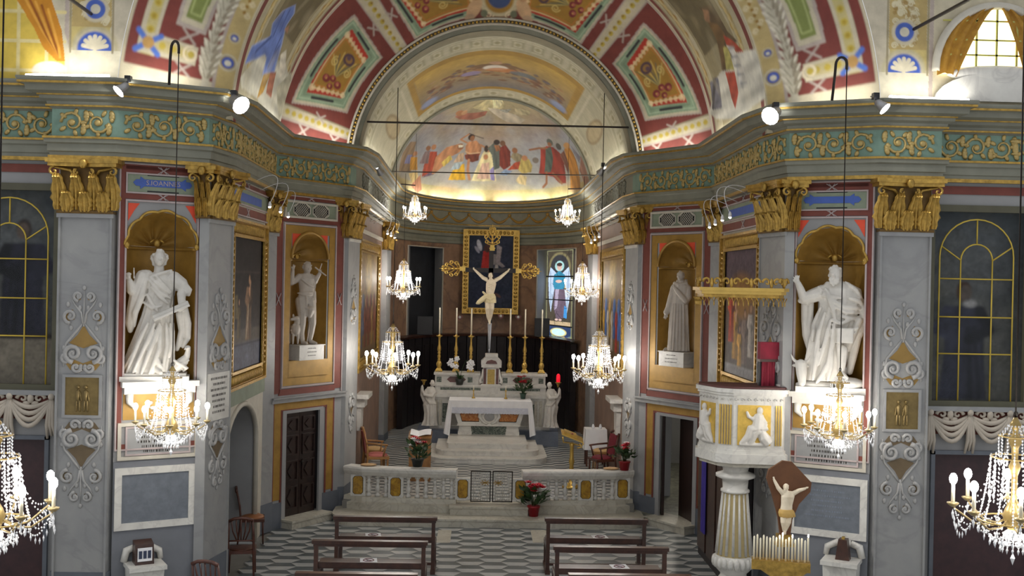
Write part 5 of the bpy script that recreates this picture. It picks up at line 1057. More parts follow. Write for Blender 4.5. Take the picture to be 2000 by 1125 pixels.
# ---------------------------------------------------------------- altar torch-bearing angels
for sg in (-1, 1):
    st = empty('altar_angel', 'white marble angel lifting a torch holder %s' % ('with unlit cup' if sg < 0 else 'carrying the red lamp'), 'statue')
    k = 29.6/2100/6.25; g = Sk(215, 975, k)
    m = (lambda x: x) if sg < 0 else (lambda x: 430-x)
    g.body([(500, m(225), 42), (560, m(225), 66), (650, m(215), 60), (720, m(215), 80), (820, m(225), 74), (900, m(225), 78), (968, m(220), 100)], 8, 0.09, 0.7, tw=0.5)
    g.head(m(245), 455, -0.03, 76, -0.2*sg, curls=0.16); g.chain([(m(240), 490, 0), (m(235), 520, 0)], [20, 26])
    g.chain([(m(180), 545, 0), (m(150), 590, -0.08), (m(128), 560, -0.12), (m(125), 500, -0.12)], [28, 24, 20, 17]); g.chain([(m(265), 560, 0), (m(240), 610, -0.14), (m(150), 590, -0.17), (m(130), 540, -0.14)], [28, 24, 18, 14]); g.hand(m(126), 505, -0.12, 0, -1, 34)
    g.chain([(m(120), 520, -0.02), (m(120), 600, 0.0), (m(160), 700, 0.02)], [18, 22, 20])
    g.fold((m(170), 640), (m(220), 690), (m(290), 700), r=18); g.fold((m(180), 720), (m(200), 820), (m(190), 940), r=12); g.fold((m(230), 720), (m(235), 840), (m(230), 940), r=14); g.fold((m(270), 720), (m(270), 850), (m(280), 940), r=12)
    g.make('angel_figure', M['statue'], st, 0.009)
    mb = MB(); c = g.L(m(142), 470, -0.12); mb.lathe([(0.03, 0), (0.02, 0.03), (0.035, 0.06), (0.05, 0.1), (0.085, 0.12), (0.085, 0.135), (0.04, 0.14)], c, 14); mb.build('torch_cup', M['gold'], st)
    st.location = PY(838 if sg < 0 else 1076, 838, 29.6); st.location[2] = 0.86
    if sg > 0:
        lp = MB(); lp.lathe([(0.05, 0), (0.055, 0.1), (0.05, 0.18), (0.03, 0.22), (0.0, 0.23)], (0, 0, 0), 14); w = np.array(st.location)+c
        lp.build('sanctuary_lamp', mat('red_glass', (214, 20, 40), 0.2, emit=0.9), None, label='small glowing red glass lamp in an angel torch holder', cat='lamp', loc=(w[0], w[1], w[2]+0.14))
# ================================================================ communion rail
rail = empty('communion_rail', 'curved white marble communion rail with balusters and yellow marble panels', 'balustrade', (0, 0, 0))
RL = [(-2.92, 22.2), (-2.55, 22.02), (-1.98, 21.95), (-0.66, 21.84)]
bprof = [(0.055, 0), (0.055, 0.045), (0.03, 0.06), (0.028, 0.08), (0.045, 0.11), (0.056, 0.15), (0.046, 0.2), (0.028, 0.25), (0.026, 0.27), (0.04, 0.29), (0.046, 0.32), (0.03, 0.35), (0.03, 0.37), (0.055, 0.385), (0.055, 0.43)]
mb = MB(); mb.lathe(bprof, (0, 0, 0), 12); tmp = mb.build('baluster', M['wmarble'], rail); bal = tmp.data; bpy.data.objects.remove(tmp)
def bfn(P0, P1, t): return (lerp(P0[0], P1[0], t), lerp(P0[1], P1[1], t))
yp = mat('yellow_marble', (190, 150, 44), 0.3, c2=(150, 108, 24), sc=9, veins=(110, 74, 24), vsc=6)
for sg in (-1, 1):
    path = RL if sg < 0 else [(-x, y) for x, y in RL[::-1]]
    for nm, prof in (('rail_base', [(-0.14, 0.165), (0.17, 0.165), (0.17, 0.3), (0.13, 0.33), (0.11, 0.42), (-0.1, 0.42)]), ('handrail', [(-0.1, 0.85), (0.1, 0.85), (0.12, 0.88), (0.15, 0.93), (0.16, 0.99), (0.14, 1.02), (-0.14, 1.02), (-0.14, 0.9), (-0.1, 0.85)])):
        mb = MB(); sweep(mb, path, prof)
        for e, d in ((0, 1), (-1, -1)):
            k = len(prof); b0 = 0 if e == 0 else (len(path)-1)*k; mb.f.append(tuple(b0+i for i in range(k))); mb.sm.append(False); mb.mi.append(0)
        mb.build(nm, M['wmarble'] if nm == 'handrail' else M['ymarble'], rail)
    X = lambda px: PY(px, 950, 21.9)[0]
    def ypos(x):
        for a, b in zip(RL, RL[1:]):
            if a[0] <= -abs(x) <= b[0]: t = (-abs(x)-a[0])/(b[0]-a[0]); return lerp(a[1], b[1], t)
        return RL[0][1] if abs(x) > 2.9 else RL[-1][1]
    for px_ in ((698, 773, 904) if sg < 0 else (1016, 1144, 1218)):
        x = X(px_); x = max(-2.78, min(2.78, x)); y = ypos(x)
        mb = MB(); mb.box(x-0.15, x+0.15, y-0.08, y+0.09, 0.42, 0.85); po = mb.build('pier', M['wmarble'], rail)
        O = [(x-0.06, 0.46), (x+0.06, 0.46), (x+0.095, 0.5), (x+0.095, 0.78), (x+0.06, 0.82), (x-0.06, 0.82), (x-0.095, 0.78), (x-0.095, 0.5)]
        mb = MB(); mb.prism([(a+(a-x)*0.12, 0.64+(b-0.64)*1.04) for a, b in O], y-0.086, y-0.08); mb.build('dark_border', M['vdark'], po)
        mb = MB(); mb.prism(O, y-0.092, y-0.08); mb.build('marble_panel', yp, po)
    xs = [PY(640+z/3.125, 950, 21.9)[0] for z in ((248, 303, 355, 492, 548, 600, 655, 707, 757) if sg < 0 else (1245, 1293, 1345, 1397, 1450, 1503, 1635, 1690, 1742))]
    for x in xs: link('baluster', bal, rail, loc=(x, ypos(x), 0.42))
gate = empty('communion_gate', 'pair of low black iron lattice gates with gilt stars in communion rail', 'gate', (0, 0, 0))
for sg in (-1, 1):
    x0, x1 = sorted((PY(919 if sg < 0 else 1001, 950, 21.85)[0], PY(960+sg*1.5, 950, 21.85)[0])); y = 21.82; z0, z1 = 0.37, 1.0
    mb = MB()
    for a, b, c_, d in ((x0, x1, z1-0.02, z1), (x0, x1, z0, z0+0.02), (x0, x0+0.02, z0, z1), (x1-0.02, x1, z0, z1)): mb.box(a, b, y-0.012, y+0.012, c_, d)
    lf = mb.build('gate_leaf', M['iron'], gate); w = x1-x0; h = z1-z0; g = MB(); s = MB()
    for i in range(3):
        xx = x0+w*(i+0.5)/3; s.tube([(xx, y, z0), (xx, y, z1)], 0.007, 5)
        for j in range(2):
            zz = z0+h*(j+0.5)/2
            for t in range(4): a = PI/4+t*PI/2; s.tube([(xx, y, zz), (xx+w/6*math.cos(a)*1.3, y, zz+h/4*math.sin(a)*1.3)], 0.006, 5)
            s.tube([(xx+0.05*math.cos(t*PI/4), y-0.004, zz+0.05*math.sin(t*PI/4)) for t in range(8)], 0.006, 5, closed=True)
    for t in range(8): a = t*PI/4; q = (x1 if sg < 0 else x0)-sg*-0.0; g.tube([(lerp(x0, x1, 0.72 if sg < 0 else 0.28), y-0.015, z0+h*0.62), (lerp(x0, x1, 0.72 if sg < 0 else 0.28)+0.1*math.cos(a), y-0.015, z0+h*0.62+0.06*math.sin(a))], 0.008, 5)
    s.build('lattice_bars', mat('pale_iron', (196, 194, 188), 0.5, metal=0.3), lf); g.build('gilt_star', M['gold'], lf)
# ================================================================ freestanding altar table
YT = 28.9; zt = ZS+0.39
alt = empty('altar_table', 'white marble altar table with tapering front, oval medallion and amber panels', 'altar', (0, 0, 0))
AX = lambda zx: PY(800+zx/6.25, 800, YT)[0]
for a, b in ((595, 765), (1175, 1345)):
    mb = MB()
    for k, (e, z0, z1) in enumerate(((0, 0, 0.07), (0.03, 0.07, 0.13), (0.05, 0.13, 0.2))): mb.box(AX(a)+e*0.5, AX(b)-e*0.5, YT-0.05+e, YT+0.6, zt+z0*1.2, zt+z1*1.2)
    mb.build('foot', M['wmarble'], alt)
mb = MB(); mb.box(AX(740), AX(1195), YT+0.05, YT+0.3, zt, zt+0.264); mb.build('green_marble_panel', mat('green_marble', (92, 104, 92), 0.3, c2=(52, 62, 56), sc=12, veins=(180, 184, 170), vsc=9), alt)
mb = MB(); mb.prism([(AX(600), zt+0.264), (AX(1345), zt+0.264), (AX(1425), zt+0.744), (AX(525), zt+0.744)], YT-0.05, YT+0.6); mb.box(AX(585), AX(1355), YT-0.08, YT+0.6, zt+0.24, zt+0.3); body = mb.build('tapering_body', M['wmarble'], alt)
amb = mat('amber_marble', (176, 108, 44), 0.3, c2=(140, 78, 28), sc=10, veins=(206, 160, 100), vsc=8)
for P in (((645, 875), (850, 875), (835, 760), (600, 760)), ((1095, 875), (1300, 875), (1350, 760), (1110, 760))):
    zz = lambda y: zt+0.72-(y-745)*0.00276
    mb = MB(); mb.prism([(AX(x), zz(y)) for x, y in P], YT-0.058, YT-0.05); mb.build('amber_panel', amb, alt)
    mb = MB(); mb.tube([(AX(x), YT-0.055, zz(y)) for x, y in P], 0.012, 5, closed=True); mb.build('panel_border', M['vdark'], alt)
c = (AX(975), YT-0.06, zt+0.492); mb = MB()
mb.ell((c[0], YT-0.04, c[2]), (0.24, 0.05, 0.2), 20, 10)
for s in (-1, 1): mb.tube([(c[0]+s*0.1, YT-0.07, c[2]+0.2), (c[0]+s*0.24, YT-0.07, c[2]+0.17), (c[0]+s*0.27, YT-0.07, c[2]), (c[0]+s*0.16, YT-0.07, c[2]-0.14), (c[0]+s*0.05, YT-0.07, c[2]-0.2)], [0.03, 0.04, 0.045, 0.04, 0.03], 7)
mb.build('medallion_scroll', M['wmarble'], alt)
mb = MB(); mb.ell((c[0], YT-0.085, c[2]), (0.14, 0.02, 0.125), 20, 8); mb.build('medallion', M['marble'], alt)
mb = MB(); mb.box(AX(490), AX(1475), YT-0.12, YT+0.75, zt+0.792, zt+0.912); mb.box(AX(520), AX(1440), YT-0.08, YT+0.7, zt+0.72, zt+0.792); mb.build('table_slab', M['wmarble'], alt)
# altar cloth: white linen with lace, hanging at both ends
def cloth():
    mb = MB(); x0, x1 = AX(478), AX(1485); y0, y1 = YT-0.14, YT+0.78; zc = zt+0.9216
    mb.grid(lambda u, v: (lerp(x0, x1, u), lerp(y0, y1, v), zc), 30, 4)
    mb.grid(lambda u, v: (lerp(x0, x1, u), y0-0.01-0.012*math.sin(u*60)*v, lerp(zc, zc-0.18, v)), 120, 4)
    return mb
ct = cloth().build('altar_cloth', M['white'], None, label='white linen altar cloth with lace border covering the altar table', cat='cloth')
mb = MB(); x0, x1 = AX(500), AX(1455)
mb.grid(lambda u, v: (lerp(x0, x1, u), YT-0.155-0.012*math.sin(u*70)*v, zt+0.744-0.156*v-0.012*abs(math.sin(u*90))*v), 160, 4); mb.build('lace_border', mat('lace', (214, 216, 226), 0.85, c2=(190, 194, 208), sc=40), ct)
for s, xx in ((-1, AX(478)), (1, AX(1485))):
    mb = MB(); mb.grid(lambda u, v: (xx+s*(0.01+0.11*v+0.015*math.sin(u*9+1)*v), lerp(YT-0.14-0.05*v, YT+0.75, u), zt+0.9216-0.88*v), 24, 12)
    mb.grid(lambda u, v: (lerp(xx+s*(0.01+0.11*v), xx-s*(0.1-0.06*v), u), YT-0.15-0.05*v-0.012*math.sin(u*9), zt+0.9216-0.88*v-0.06*u), 10, 12); mb.build('hanging_end', M['white'], ct)
# ================================================================ high altar
YH = 29.9; HX = lambda zx: PY(800+zx/6.25, 800, YH)[0]
HZ = lambda zy: PY(960, 680+zy/6.25, YH)[2]
ha = empty('high_altar', 'white and green marble high altar with candle ledges behind the table', 'altar', (0, 0, 0))
def tier(x0, x1, zy0, zy1, d0, d1, mt, nm): mb = MB(); mb.box(HX(x0), HX(x1), YH+d0, YH+d1, HZ(zy1), HZ(zy0)); return mb.build(nm, mt, ha)
grn = MATS['green_marble']
mb = MB(); mb.box(HX(105), HX(1810), YH-0.35, YH+0.8, ZS, HZ(985)); mb.build('grey_plinth', mat('bluegrey_marble', (120, 128, 142), 0.4, c2=(100, 108, 124), sc=4), ha)
tier(255, 1700, 600, 985, 0.0, 0.8, M['wmarble'], 'altar_body')
for a, b in ((400, 470), (1500, 1560)): tier(a, b, 680, 910, -0.012, 0.0, grn, 'green_panel')
for a in (325, 375, 1540, 1600): tier(a-18, a+18, 640, 960, -0.05, 0.0, M['ymarble'], 'pilaster_strip')
tier(250, 1710, 950, 990, -0.06, 0.0, M['wmarble'], 'foot_moulding'); tier(285, 1675, 560, 605, -0.08, 0.8, M['wmarble'], 'cornice_slab')
tier(300, 1660, 470, 560, 0.05, 0.8, M['wmarble'], 'lower_gradine'); tier(370, 860, 490, 520, 0.04, 0.05, grn, 'green_panel'); tier(1100, 1590, 490, 520, 0.04, 0.05, grn, 'green_panel'); tier(290, 1665, 455, 475, 0.0, 0.8, M['wmarble'], 'ledge')
tier(300, 858, 335, 455, 0.15, 0.8, M['wmarble'], 'upper_gradine'); tier(1112, 1655, 335, 455, 0.15, 0.8, M['wmarble'], 'upper_gradine'); tier(285, 856, 315, 340, 0.08, 0.85, M['wmarble'], 'ledge'); tier(1114, 1675, 315, 340, 0.08, 0.85, M['wmarble'], 'ledge')
for a, b in ((445, 680), (1250, 1500)):
    m, z = (a+b)/2, 395; mb = MB(); mb.prism([(HX(a), HZ(z)), (HX(a+40), HZ(z-35)), (HX(b-40), HZ(z-35)), (HX(b), HZ(z)), (HX(b-40), HZ(z+35)), (HX(a+40), HZ(z+35))], YH+0.14, YH+0.15); mb.build('red_marble_cartouche', mat('red_marble', (110, 70, 64), 0.35, c2=(84, 52, 50), sc=12), ha)
for a in (320, 700, 1130, 1570): tier(a, a+60, 365, 430, 0.14, 0.15, grn, 'green_panel')
tb = empty('tabernacle', 'small white marble tabernacle with gilt door and curved pediment', 'tabernacle', (0, 0, 0))
mb = MB(); mb.box(HX(885), HX(1085), YH+0.02, YH+0.45, HZ(450), HZ(230)); mb.box(HX(862), HX(1108), YH-0.02, YH+0.5, HZ(455), HZ(440)); mb.build('body', M['wmarble'], tb)
for s in (-1, 1):
    mb = MB(); X0 = lambda d: HX(985+s*d); mb.tube([(X0(95), YH+0.05, HZ(260)), (X0(105), YH+0.05, HZ(340)), (X0(130), YH+0.05, HZ(400)), (X0(118), YH+0.05, HZ(430))], [0.03, 0.035, 0.045, 0.06], 8); mb.build('volute', M['wmarble'], tb)
    mb = MB(); a, b = sorted((X0(60), X0(92))); mb.box(a, b, YH+0.0, YH+0.02, HZ(440), HZ(250)); mb.build('red_marble_strip', MATS['red_marble'], tb)
mb = MB(); mb.box(HX(928), HX(1045), YH-0.015, YH+0.02, HZ(448), HZ(245)); mb.build('door_frame', M['wmarble'], tb)
mb = MB(); mb.box(HX(942), HX(1030), YH-0.025, YH-0.01, HZ(440), HZ(260)); mb.build('door', mat('gilt_door', (176, 150, 84), 0.45, metal=0.5, var=0.25, sc=30, bump=0.5, bsc=60), tb)
mb = MB(); mb.prism([(HX(865), HZ(205)), (HX(865), HZ(235)), (HX(1110), HZ(235)), (HX(1110), HZ(205))], YH-0.06, YH+0.5)
mb.prism([(HX(862), HZ(205)), (HX(862), HZ(160)), (HX(905), HZ(120)), (HX(925), HZ(110)), (HX(1050), HZ(110)), (HX(1070), HZ(120)), (HX(1112), HZ(160)), (HX(1112), HZ(205))], YH-0.05, YH+0.45); mb.box(HX(910), HX(1065), YH-0.07, YH+0.45, HZ(110), HZ(72)); mb.build('pediment', M['wmarble'], tb)
mb = MB(); mb.prism([(HX(915), HZ(190)), (HX(1060), HZ(190)), (HX(1040), HZ(155)), (HX(987), HZ(140)), (HX(935), HZ(155))], YH-0.065, YH-0.05); mb.build('pediment_panel', MATS['red_marble'], tb)
# candlesticks and tall candles
def candlestick(x, y, z, h, label, cl):
    e = empty('altar_candlestick', label, 'candlestick', (x, y, z), group='six gilt candlesticks along the high altar')
    mb = MB(); k = h
    for t in range(3): a = t*2*PI/3+PI/2; mb.ell((0.085*math.cos(a), 0.085*math.sin(a), 0.025), (0.035, 0.035, 0.025), 8, 6)
    mb.lathe([(0.105, 0.02), (0.11, 0.06), (0.07, 0.1), (0.06, 0.12)], (0, 0, 0), 3, smooth=False, a0=PI/2); mb.build('tripod_base', M['gold2'], e)
    mb = MB(); mb.lathe([(0.045, 0.1*k), (0.075, 0.17*k), (0.08, 0.22*k), (0.05, 0.28*k), (0.03, 0.3*k), (0.06, 0.31*k), (0.03, 0.33*k), (0.045, 0.38*k), (0.05, 0.42*k), (0.03, 0.47*k), (0.055, 0.5*k), (0.03, 0.52*k), (0.055, 0.58*k), (0.05, 0.64*k), (0.03, 0.72*k), (0.026, 0.88*k), (0.04, 0.92*k), (0.09, 0.95*k), (0.09, 0.965*k), (0.03, 0.97*k), (0.03, k)], (0, 0, 0), 14); mb.build('stem', M['gold2'], e)
    mb = MB(); mb.lathe([(0.022, h*0.97), (0.02, h+cl), (0.008, h+cl+0.01)], (0, 0, 0), 10); mb.build('candle', M['candle'], None, label='tall thin white candle on the '+label.replace('altar ', '').replace('gilt ', ''), cat='candle', group='tall candles of the high altar', loc=(x, y, z))
    return e
for i, (a, t) in enumerate(((857, 'outermost, by the angel with the unlit cup'), (890, 'second from the angel with the unlit cup'), (919, 'just beside the tabernacle, orchid side'), (995, 'just beside the tabernacle, poinsettia side'), (1024, 'second from the red sanctuary lamp'), (1057, 'outermost, nearest the red sanctuary lamp'))):
    p = PY(a, 728, YH+0.45); candlestick(p[0], YH+0.45, HZ(315), 1.06, 'gilt altar candlestick, '+t, 0.74)
# ================================================================ great crucifix over the altar
cr = empty('altar_crucifix', 'tall crucifix with pale carved Christ and gilt leafy arm ends above tabernacle', 'crucifix')
YC = 30.45; kc = YC/2100/4.167; g0 = (432, 450); o0 = PY(855+432/4.167, 420+450/4.167, YC); cr.location = o0
LC = lambda x, y, q=0.0: ((x-432)*kc, q, (450-y)*kc)
mb = MB(); p, q = LC(225, 432), LC(655, 468); mb.box(p[0], q[0], 0.02, 0.09, q[2], p[2]); p, q = LC(415, 285), LC(452, 880); mb.box(p[0], q[0], 0.02, 0.09, q[2], p[2]); mb.build('cross_beams', M['vdark'], cr)
mb = MB(); p, q = LC(416, 880), LC(448, 1090); mb.prism([(p[0], p[2]), (q[0], p[2]), (q[0]-0.03, q[2]), ((p[0]+q[0])/2, q[2]-0.14), (p[0]+0.03, q[2])], -0.02, 0.06); mb.tube([(p[0]+0.03, -0.03, p[2]), (p[0]+0.05, -0.03, q[2])], 0.015, 5); mb.build('foot_socket', M['steel'], cr)
def fleuron(ang):
    mb = MB(); R = Matrix.Rotation(ang, 3, 'Y')
    T = lambda x, y, z: R @ Vector((x, y, z))
    mb.T = T; S_ = 0.66
    mb.box(-0.07, 0.07, -0.03, 0.06, 0.0, 0.06); mb.box(-0.085, 0.085, -0.04, 0.06, 0.06, 0.085); mb.box(-0.06, 0.06, -0.03, 0.05, 0.085, 0.16)
    for s in (-1, 1):
        for (x0, z0, x1, z1, r) in ((0.03, 0.16, 0.2, 0.24, 0.07), (0.02, 0.2, 0.22, 0.38, 0.07), (0.02, 0.3, 0.15, 0.52, 0.06), (0.01, 0.4, 0.08, 0.62, 0.045)):
            mb.tube([(s*x0, 0, z0), (s*lerp(x0, x1, 0.55), -0.02, lerp(z0, z1, 0.35)), (s*x1, -0.02, z1)]+[(s*(x1-r*(1-0.75*t/9)+r*(1-0.75*t/9)*math.cos(0.6*t)), -0.03, z1+r*(1-0.75*t/9)*math.sin(0.6*t)) for t in range(1, 10)], 0.018, 5)
            mb.ell((s*(x1-r), -0.02, z1), (0.025, 0.025, 0.025), 6, 5)
    for z in (0.24, 0.34, 0.44, 0.54, 0.63): mb.ell((0, -0.02, z), (0.035, 0.03, 0.05), 8, 6)
    mb.tube([(0, 0, 0.14), (0, 0, 0.74)], [0.03, 0.008], 6)
    return mb
for (x, y), a in (((225, 442), -PI/2), ((635, 450), PI/2), ((440, 290), 0)):
    o = fleuron(a).build('gilt_finial', M['gold2'], cr); o.location = LC(x, y)
g = Sk(432, 450, kc); flesh = mat('ivory_flesh', (236, 224, 200), 0.5, c2=(220, 204, 176), sc=12)
g.body([(520, 438, 30), (560, 436, 42), (600, 432, 38), (645, 428, 30), (690, 430, 40)], 3, 0.02, 0.62, n=30, q0=-0.06)
g.head(430, 495, -0.1, 48, 0.1, beard=True, hair=True, curls=0.1); g.chain([(432, 515, -0.07), (436, 535, -0.06)], [13, 16])
g.chain([(408, 530, -0.06), (370, 512, -0.03), (335, 480, 0.0), (300, 448, 0.0)], [17, 15, 12, 8]); g.hand(300, 448, 0.0, -0.6, -1, 24); g.chain([(470, 530, -0.06), (505, 510, -0.03), (540, 480, 0), (575, 450, 0.0)], [17, 15, 12, 8]); g.hand(575, 450, 0, 0.6, -1, 24)
g.chain([(408, 690, -0.06), (410, 760, -0.12), (418, 830, -0.03), (430, 868, -0.03)], [21, 19, 14, 9]); g.chain([(446, 690, -0.06), (446, 760, -0.1), (436, 830, -0.02), (430, 868, -0.02)], [21, 19, 14, 9]); g.chain([(428, 862, -0.04), (432, 884, -0.08)], [11, 8])
for y in (570, 585, 600): g.fold((415, y), (434, y-6), (456, y), r=4, out=0.1)
g.make('christ_figure', flesh, cr, 0.008)
g = Sk(432, 450, kc); g.body([(640, 425, 40), (665, 430, 46), (700, 430, 48), (715, 432, 44)], 9, 0.09, 0.7, n=40, q0=-0.06); g.chain([(400, 660, -0.1), (365, 690, -0.12), (335, 715, -0.1), (325, 720, -0.08)], [20, 22, 18, 10]); g.chain([(385, 640, -0.12), (372, 628, -0.12)], [10, 8]); g.fold((390, 670), (430, 690), (468, 670), r=7); g.make('loincloth', mat('cream_cloth', (226, 212, 170), 0.6), cr, 0.008)
g = Sk(432, 450, kc)
for d in (-1, 1): g.chain([(430+d*14, 480, -0.08), (432+d*18, 505, -0.08), (434+d*22, 525, -0.1)], [8, 8, 5])
g.chain([(415, 478, -0.08), (430, 470, -0.09), (446, 478, -0.08)], [7, 9, 7]); g.make('hair', mat('dark_hair', (52, 36, 28), 0.7), cr, 0.007)
# ================================================================ pictures, windows, doors and panelling
def ornate_frame(parent, f, s0, s1, z0, z1, w, n, pitch, name='gilt_frame'):
    mb = MB(f); ring(mb, s0, s1, z0, z1, w, 0, n*0.5)
    ring(mb, s0, s1, z0, z1, w*0.16, 0, n); ring(mb, s0+w*0.84, s1-w*0.84, z0+w*0.84, z1-w*0.84, w*0.16, 0, n*0.85); o = mb.build(name, M['gold'], parent)
    mb = MB(f); r = w*0.3
    for a in np.arange(s0+w, s1-w*0.9, pitch):
        for z in (z0+w/2, z1-w/2): mb.ell((a, n*0.6, z), (pitch*0.36, n*0.45, r), 6, 5)
    for a in np.arange(z0+w, z1-w*0.9, pitch):
        for s in (s0+w/2, s1-w/2): mb.ell((s, n*0.6, a), (r, n*0.45, pitch*0.36), 6, 5)
    mb.build('egg_moulding', M['gold'], o, kind='stuff'); return o
def canvas(parent, f, cv, s0, s1, z0, z1, n, name='painted_canvas', mt=None):
    m = f.m; cv.soften(2).grain(0.1)
    def fn(U, V): s = lerp(s0, s1, U if m > 0 else 1-U); q = f.p[:, None, None]+f.d[:, None, None]*s+f.n[:, None, None]*n; return (q[0]*m, q[1], lerp(z0, z1, V))
    return cv.mesh(name, fn, mt or M['oil'], parent)
for sg in (-1, 1):
    f = FP[sg]
    pt = empty('altar_painting', 'tall dark painting of a robed figure in heavy gilt frame' if sg < 0 else 'tall painting of bright standing figures in gilt frame behind pulpit', 'painting')
    s0, s1, z0, z1 = 0.22, 3.16, 2.98, 5.78
    ornate_frame(pt, f, s0, s1, z0, z1, 0.3, 0.1, 0.1)
    c = Cv(2.4, 2.3, 150, 200, (52, 46, 48))
    if sg < 0:
        c.vgrad(0, 0.5, (92, 94, 112), (84, 86, 104)); c.vgrad(0.5, 2.3, (62, 54, 52), (40, 36, 38)); c.rect(0, 2.4, 0.42, 0.45, (30, 28, 34)); c.rect(0, 2.4, 0.46, 0.7, (92, 82, 72), 0.8)
        c.figure(1.35, 0.5, 1.2, (120, 92, 70), lean=0.02, arm=(0.1, 0.35)); c.line([(1.2, 0.55), (1.35, 1.1)], 0.05, (190, 170, 140)); c.figure(0.6, 0.55, 0.7, (96, 80, 56)); c.line([(0.2, 1.7), (2.3, 1.7)], 0.02, (76, 66, 62)); c.rect(0.3, 0.5, 0.9, 1.3, (120, 104, 70), 0.7)
    else:
        c.vgrad(0, 2.3, (96, 88, 84), (104, 74, 56)); c.rect(0, 2.4, 1.75, 2.3, (92, 76, 84)); c.ell(1.2, 1.45, 0.9, 0.4, (150, 104, 40), 0.9, soft=0.5)
        c.figure(0.8, 0.3, 1.1, (176, 130, 50), arm=(0.1, 0.3)); c.figure(1.5, 0.25, 1.0, (120, 100, 90)); c.figure(0.5, 0.6, 1.1, (170, 66, 40)); c.figure(1.9, 0.4, 0.95, (170, 160, 150)); c.figure(1.15, 0.15, 0.8, (200, 150, 60)); c.rect(0, 2.4, 0.0, 0.2, (150, 148, 150), 0.8)
    canvas(pt, f, c, s0+0.29, s1-0.29, z0+0.29, z1-0.29, 0.03)
    # presbytery paintings
    f = FB[sg]; pt = empty('presbytery_painting', 'gilt-framed painting on presbytery side wall, '+('dark and brown' if sg < 0 else 'with blue and gold figures'), 'painting')
    s0, s1, z0, z1 = 0.7, 5.4, 2.75, 5.75
    ornate_frame(pt, f, s0, s1, z0, z1, 0.3, 0.09, 0.14)
    c = Cv(4.2, 2.4, 120, 120, (120, 96, 70)); c.vgrad(0, 2.4, (104, 84, 62), (170, 140, 84))
    for k in range(9): c.figure(0.5+0.42*k, 0.2+0.3*(k % 2), 1.2, random.choice([(120, 70, 52), (96, 100, 120), (150, 120, 70)] if sg < 0 else [(70, 110, 180), (206, 200, 190), (170, 60, 44), (190, 150, 60)]))
    c.ell(2.1, 1.9, 0.7, 0.45, (220, 190, 110), 0.8, soft=0.6)
    canvas(pt, f, c, s0+0.29, s1-0.29, z0+0.29, z1-0.29, 0.03)
    # memorial bust and shelf on the presbytery wall
    b = MB(f); b.box(1.0, 1.9, 0, 0.28, 2.15, 2.25); b.box(1.15, 1.75, 0, 0.18, 1.95, 2.15); b.prism([(1.2, 1.95), (1.7, 1.95), (1.6, 1.4), (1.3, 1.4)], 0, 0.1); b.build('wall_console', M['wmarble'], None, label='white marble console on the %s presbytery wall above the chairs' % SIDE[sg], cat='console')
    # ---- outer chapel: glazed saint behind arched gilt bars
    f = FRW[sg]; w = link('window_%d' % (3 if sg > 0 else 2), None, kind='structure', label='tall arched glazed case with gilt bars and a dark saint, %s edge' % SIDE[sg])
    a0, a1, z0, z1 = 1.55, 3.1, 3.15, 6.1; cs = 9.5-7.13
    c = Cv(1.55, 2.95, 110, 200, (64, 66, 66)); c.vgrad(0, 2.95, (78, 76, 70), (62, 70, 76)); c.mottle(50, 0.2, [(92, 92, 84), (56, 60, 66), (104, 104, 100)], 0.3); c.ell(0.8, 2.2, 0.5, 0.5, (104, 108, 112), 0.4, soft=0.8)
    if sg < 0: c.figure(0.62 if f.m > 0 else 0.9, 0.75, 1.7, (34, 34, 48), skin=(96, 82, 74), hair=(50, 40, 36)); c.rect(0, 1.55, 0, 0.72, (126, 118, 104)); c.rect(0, 1.55, 0.72, 0.8, (46, 40, 40))
    else: c.figure(0.66, 0.1, 1.75, (46, 48, 62), skin=(92, 82, 76)); c.ell(0.75, 1.5, 0.1, 0.06, (140, 140, 140))
    if sg < 0: c.a = c.a[:, ::-1]
    canvas(w, f, c, a0-0.05, a1+0.05, z0-0.05, z1+0.05, -0.22, 'painted_saint')
    b = MB(f); b.quad((a0, -0.02, z0), (a1, -0.02, z0), (a1, -0.02, z1), (a0, -0.02, z1)); b.build('pane', mat('old_glass', (120, 124, 122), 0.08, var=0.05, alpha=0.08), w)
    b = MB(f); ring(b, a0-0.02, a1+0.02, z0-0.05, z1+0.02, 0.1, -0.05, 0.04); b.build('window_frame', mat('dark_olive_frame', (84, 82, 64), 0.6), w)
    b = MB(f)
    def bar(P): b.tube([(s, 0.0, z) for s, z in P], 0.012, 5)
    for q in (-0.24, 0.24): bar([(cs+q, z0), (cs+q, 5.3)]); bar([(cs+q+0.0, 5.3), (cs+q*2.2, 5.5)])
    bar(arch_pts(cs-0.24, cs+0.24, 5.3, 12)); bar([(cs-0.56, z0)]+arch_pts(cs-0.56, cs+0.56, 5.35, 16)+[(cs+0.56, z0)]); bar([(cs, 5.54), (cs, 5.9)])
    for z in (3.9, 4.45, 5.02): bar([(cs-0.56, z), (cs+0.56, z)])
    b.build('glazing_bar', mat('gilt_bar', (204, 176, 70), 0.45, metal=0.3), w)
    w = bpy.data.objects['wall_%s_chapel' % SIDE[sg]]
    b = MB(f)
